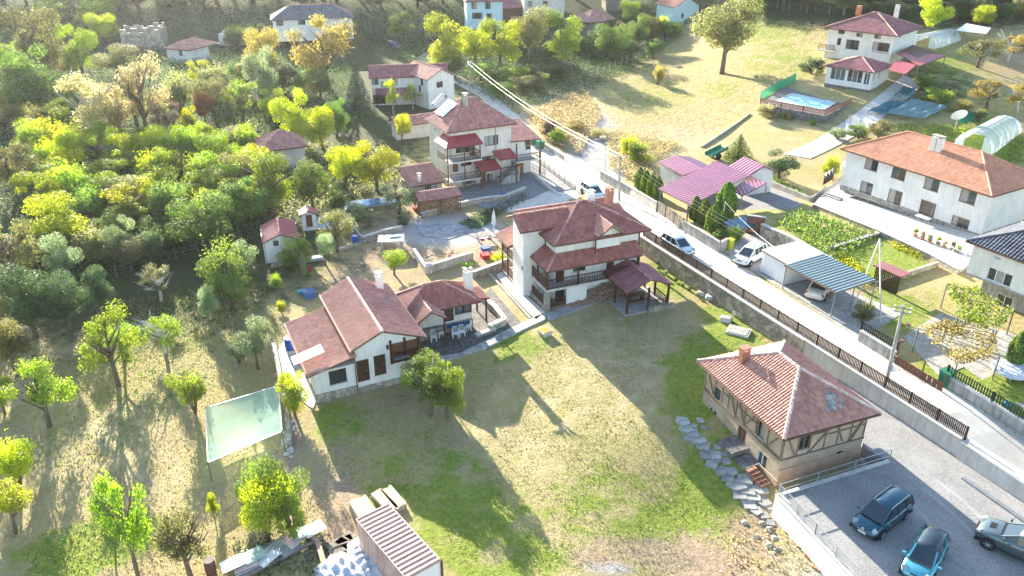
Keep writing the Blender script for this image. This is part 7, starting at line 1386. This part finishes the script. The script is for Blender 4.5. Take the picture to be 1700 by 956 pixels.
for i in range(9):
    x = -2.6 + i * .62; MB().ob((x, random.uniform(-.3, .3), .35 + random.uniform(0, .3)), (1.3, 1.0, .06), random.uniform(-.3, .3), random.uniform(-.15, .15), random.uniform(-.15, .15)).build('metal_sheet', M_(('galv', 'rust', 'green_plastic', 'metal_white', 'galv')[i % 5]) if i % 5 != 2 else mat('pale_green_sheet', (.36, .50, .42), (.3, .42, .36)), r)
for y in (-.7, .75): MB().box(-2.8, y - .1, .1, 2.6, y + .1, .3).build('beam', M_('wood_grey'), r)
wall('brick_kerb', 'curving brown brick kerb between junk pile and container', [(506, 880), (528, 905), (543, 956), (548, 985)], .35, .3, 'adobe_brick', None, s=False)
wall('concrete_edge', 'white concrete edge at the bottom left corner of the junk pile', [(392, 958), (436, 938)], .3, .6, 'concrete_pale', None, s=False)
rp = thing('slab_pile', 'heap of white broken slabs at the end of the orchard wall', 'rubble', G(478, 742))
for i in range(14): o = rock(472 + random.uniform(0, 16), 700 + i * 4.5, random.uniform(.3, .6), 'concrete_pale', rp)
hp = link('rubble_heap', MB().ob((0, 0, -.2), (.3, .3, .1)).mesh('rubble_heap', M_('stone')), kind='structure', loc=G(745, 440))
for i in range(60): rock(random.uniform(700, 760), random.uniform(412, 436), random.uniform(.15, .35), random.choice(('terracotta', 'concrete_pale', 'adobe_brick')), hp)
for i in range(30): rock(random.uniform(938, 958), random.uniform(176, 188), random.uniform(.3, .7), 'concrete_pale', hp)

# ---- autumn haze: one closed box of even pale air round everything seen, the sky wholly outside
m = bpy.data.materials.new('haze'); m.use_nodes = True; t = m.node_tree; t.nodes.clear(); v = t.nodes.new('ShaderNodeVolumePrincipled'); v.inputs['Color'].default_value = (.95, .96, 1, 1)
v.inputs['Density'].default_value = HAZE; v.inputs['Anisotropy'].default_value = .6; o = t.nodes.new('ShaderNodeOutputMaterial'); t.links.new(v.outputs[0], o.inputs['Volume'])
me = MB().box(-1300, -200, -4, 1300, 1300, 75).mesh('haze', m); link('haze', me, kind='stuff')

def marks(name, m, strips, z, dz=.006):
    mb = MB()
    for pts, w in strips:
        W = [P(*p, z) for p in pts]
        for a, b in zip(W[:-1], W[1:]):
            n_ = Vector((-(b - a).y, (b - a).x, 0)).normalized() * w / 2; u_ = Vector((0, 0, dz)); mb.add([a - n_ + u_, b - n_ + u_, b + n_ + u_, a + n_ + u_], [(0, 1, 2, 3)])
    mb.build(name, m, kind='structure')
marks('tyre_tracks', gravel_mat('packed_gravel', (.27, .275, .28), (.38, .37, .355), (.8, .8, .8), 20), [([(1515, 836), (1545, 872), (1560, 900)], .3), ([(1552, 795), (1600, 832), (1650, 880)], .28), ([(1530, 808), (1580, 850), (1630, 900)], .28)], LOTZ)
# grit and weeds along the road edge
for nm, poly, lf, dn, sd_ in (('verge_weeds', [(1420, 562), (1440, 565), (1560, 640), (1550, 648), (1500, 622)], 'straw_leaf', 60, 41), ('verge_weeds', [(1585, 650), (1610, 662), (1760, 760), (1740, 762), (1620, 680)], 'grass_leaf', 45, 42), ('verge_weeds', [(1000, 298), (1090, 356), (1085, 360), (998, 306)], 'grass_leaf', 40, 43), ('wall_foot_weeds', [(1245, 545), (1300, 578), (1340, 600), (1325, 604), (1240, 552)], 'straw_leaf', 60, 44), ('wall_foot_weeds', [(1390, 636), (1590, 748), (1580, 752), (1380, 642)], 'grass_leaf', 14, 45)):
    scatter(nm, [poly], dn, .05, lf, .14, .3, s=False if 'wall' in nm else True, seed=sd_, label='weeds and grit growing along the ' + {41: 'wall below the utility pole', 42: 'wall right of the green bin', 43: 'far roadside wall', 44: 'foot of the stone retaining wall', 45: 'foot of the concrete retaining wall'}[sd_], cat='weeds')
# fallen leaves under the trees of the orchard and lawn
scatter('fallen_leaves', [[(440, 700), (560, 680), (620, 860), (430, 900)], [(660, 660), (780, 660), (800, 740), (680, 740)], [(120, 620), (300, 560), (300, 720), (150, 760)]], 5, .05, 'gold', .02, 1.5, s=False, seed=46, label='fallen yellow leaves under the fruit trees', cat='leaves')
# cables, downpipes and wall lamps on the nearest walls
MB().bar((3.25, -.03, 3.9), (3.25, -.03, .3), .07).build('downpipe', M_('wood_brown'), l.root); MB().bar((8.5, -.02, 3.7), (8.5, -.02, 0), .08).build('downpipe', M_('wood_brown'), l.root)
for x in (2.1, 5.9): MB().ob((x, -.02, 2.35 if x < 3 else 3.6), (.14, .2, .3)).build('wall_lamp', M_('black'), l.root)
MB().bar((10.25, 1.22, 6.4), (10.25, 1.22, .1), .09).build('downpipe', M_('wood_dark'), c.root); MB().bar((.45, .4, 7.5), (.45, .4, 0), .1).build('downpipe', M_('metal_grey'), d.root); MB().bar((6.9, .4, 7.5), (6.9, .4, 0), .09).build('downpipe', M_('metal_grey'), d.root)
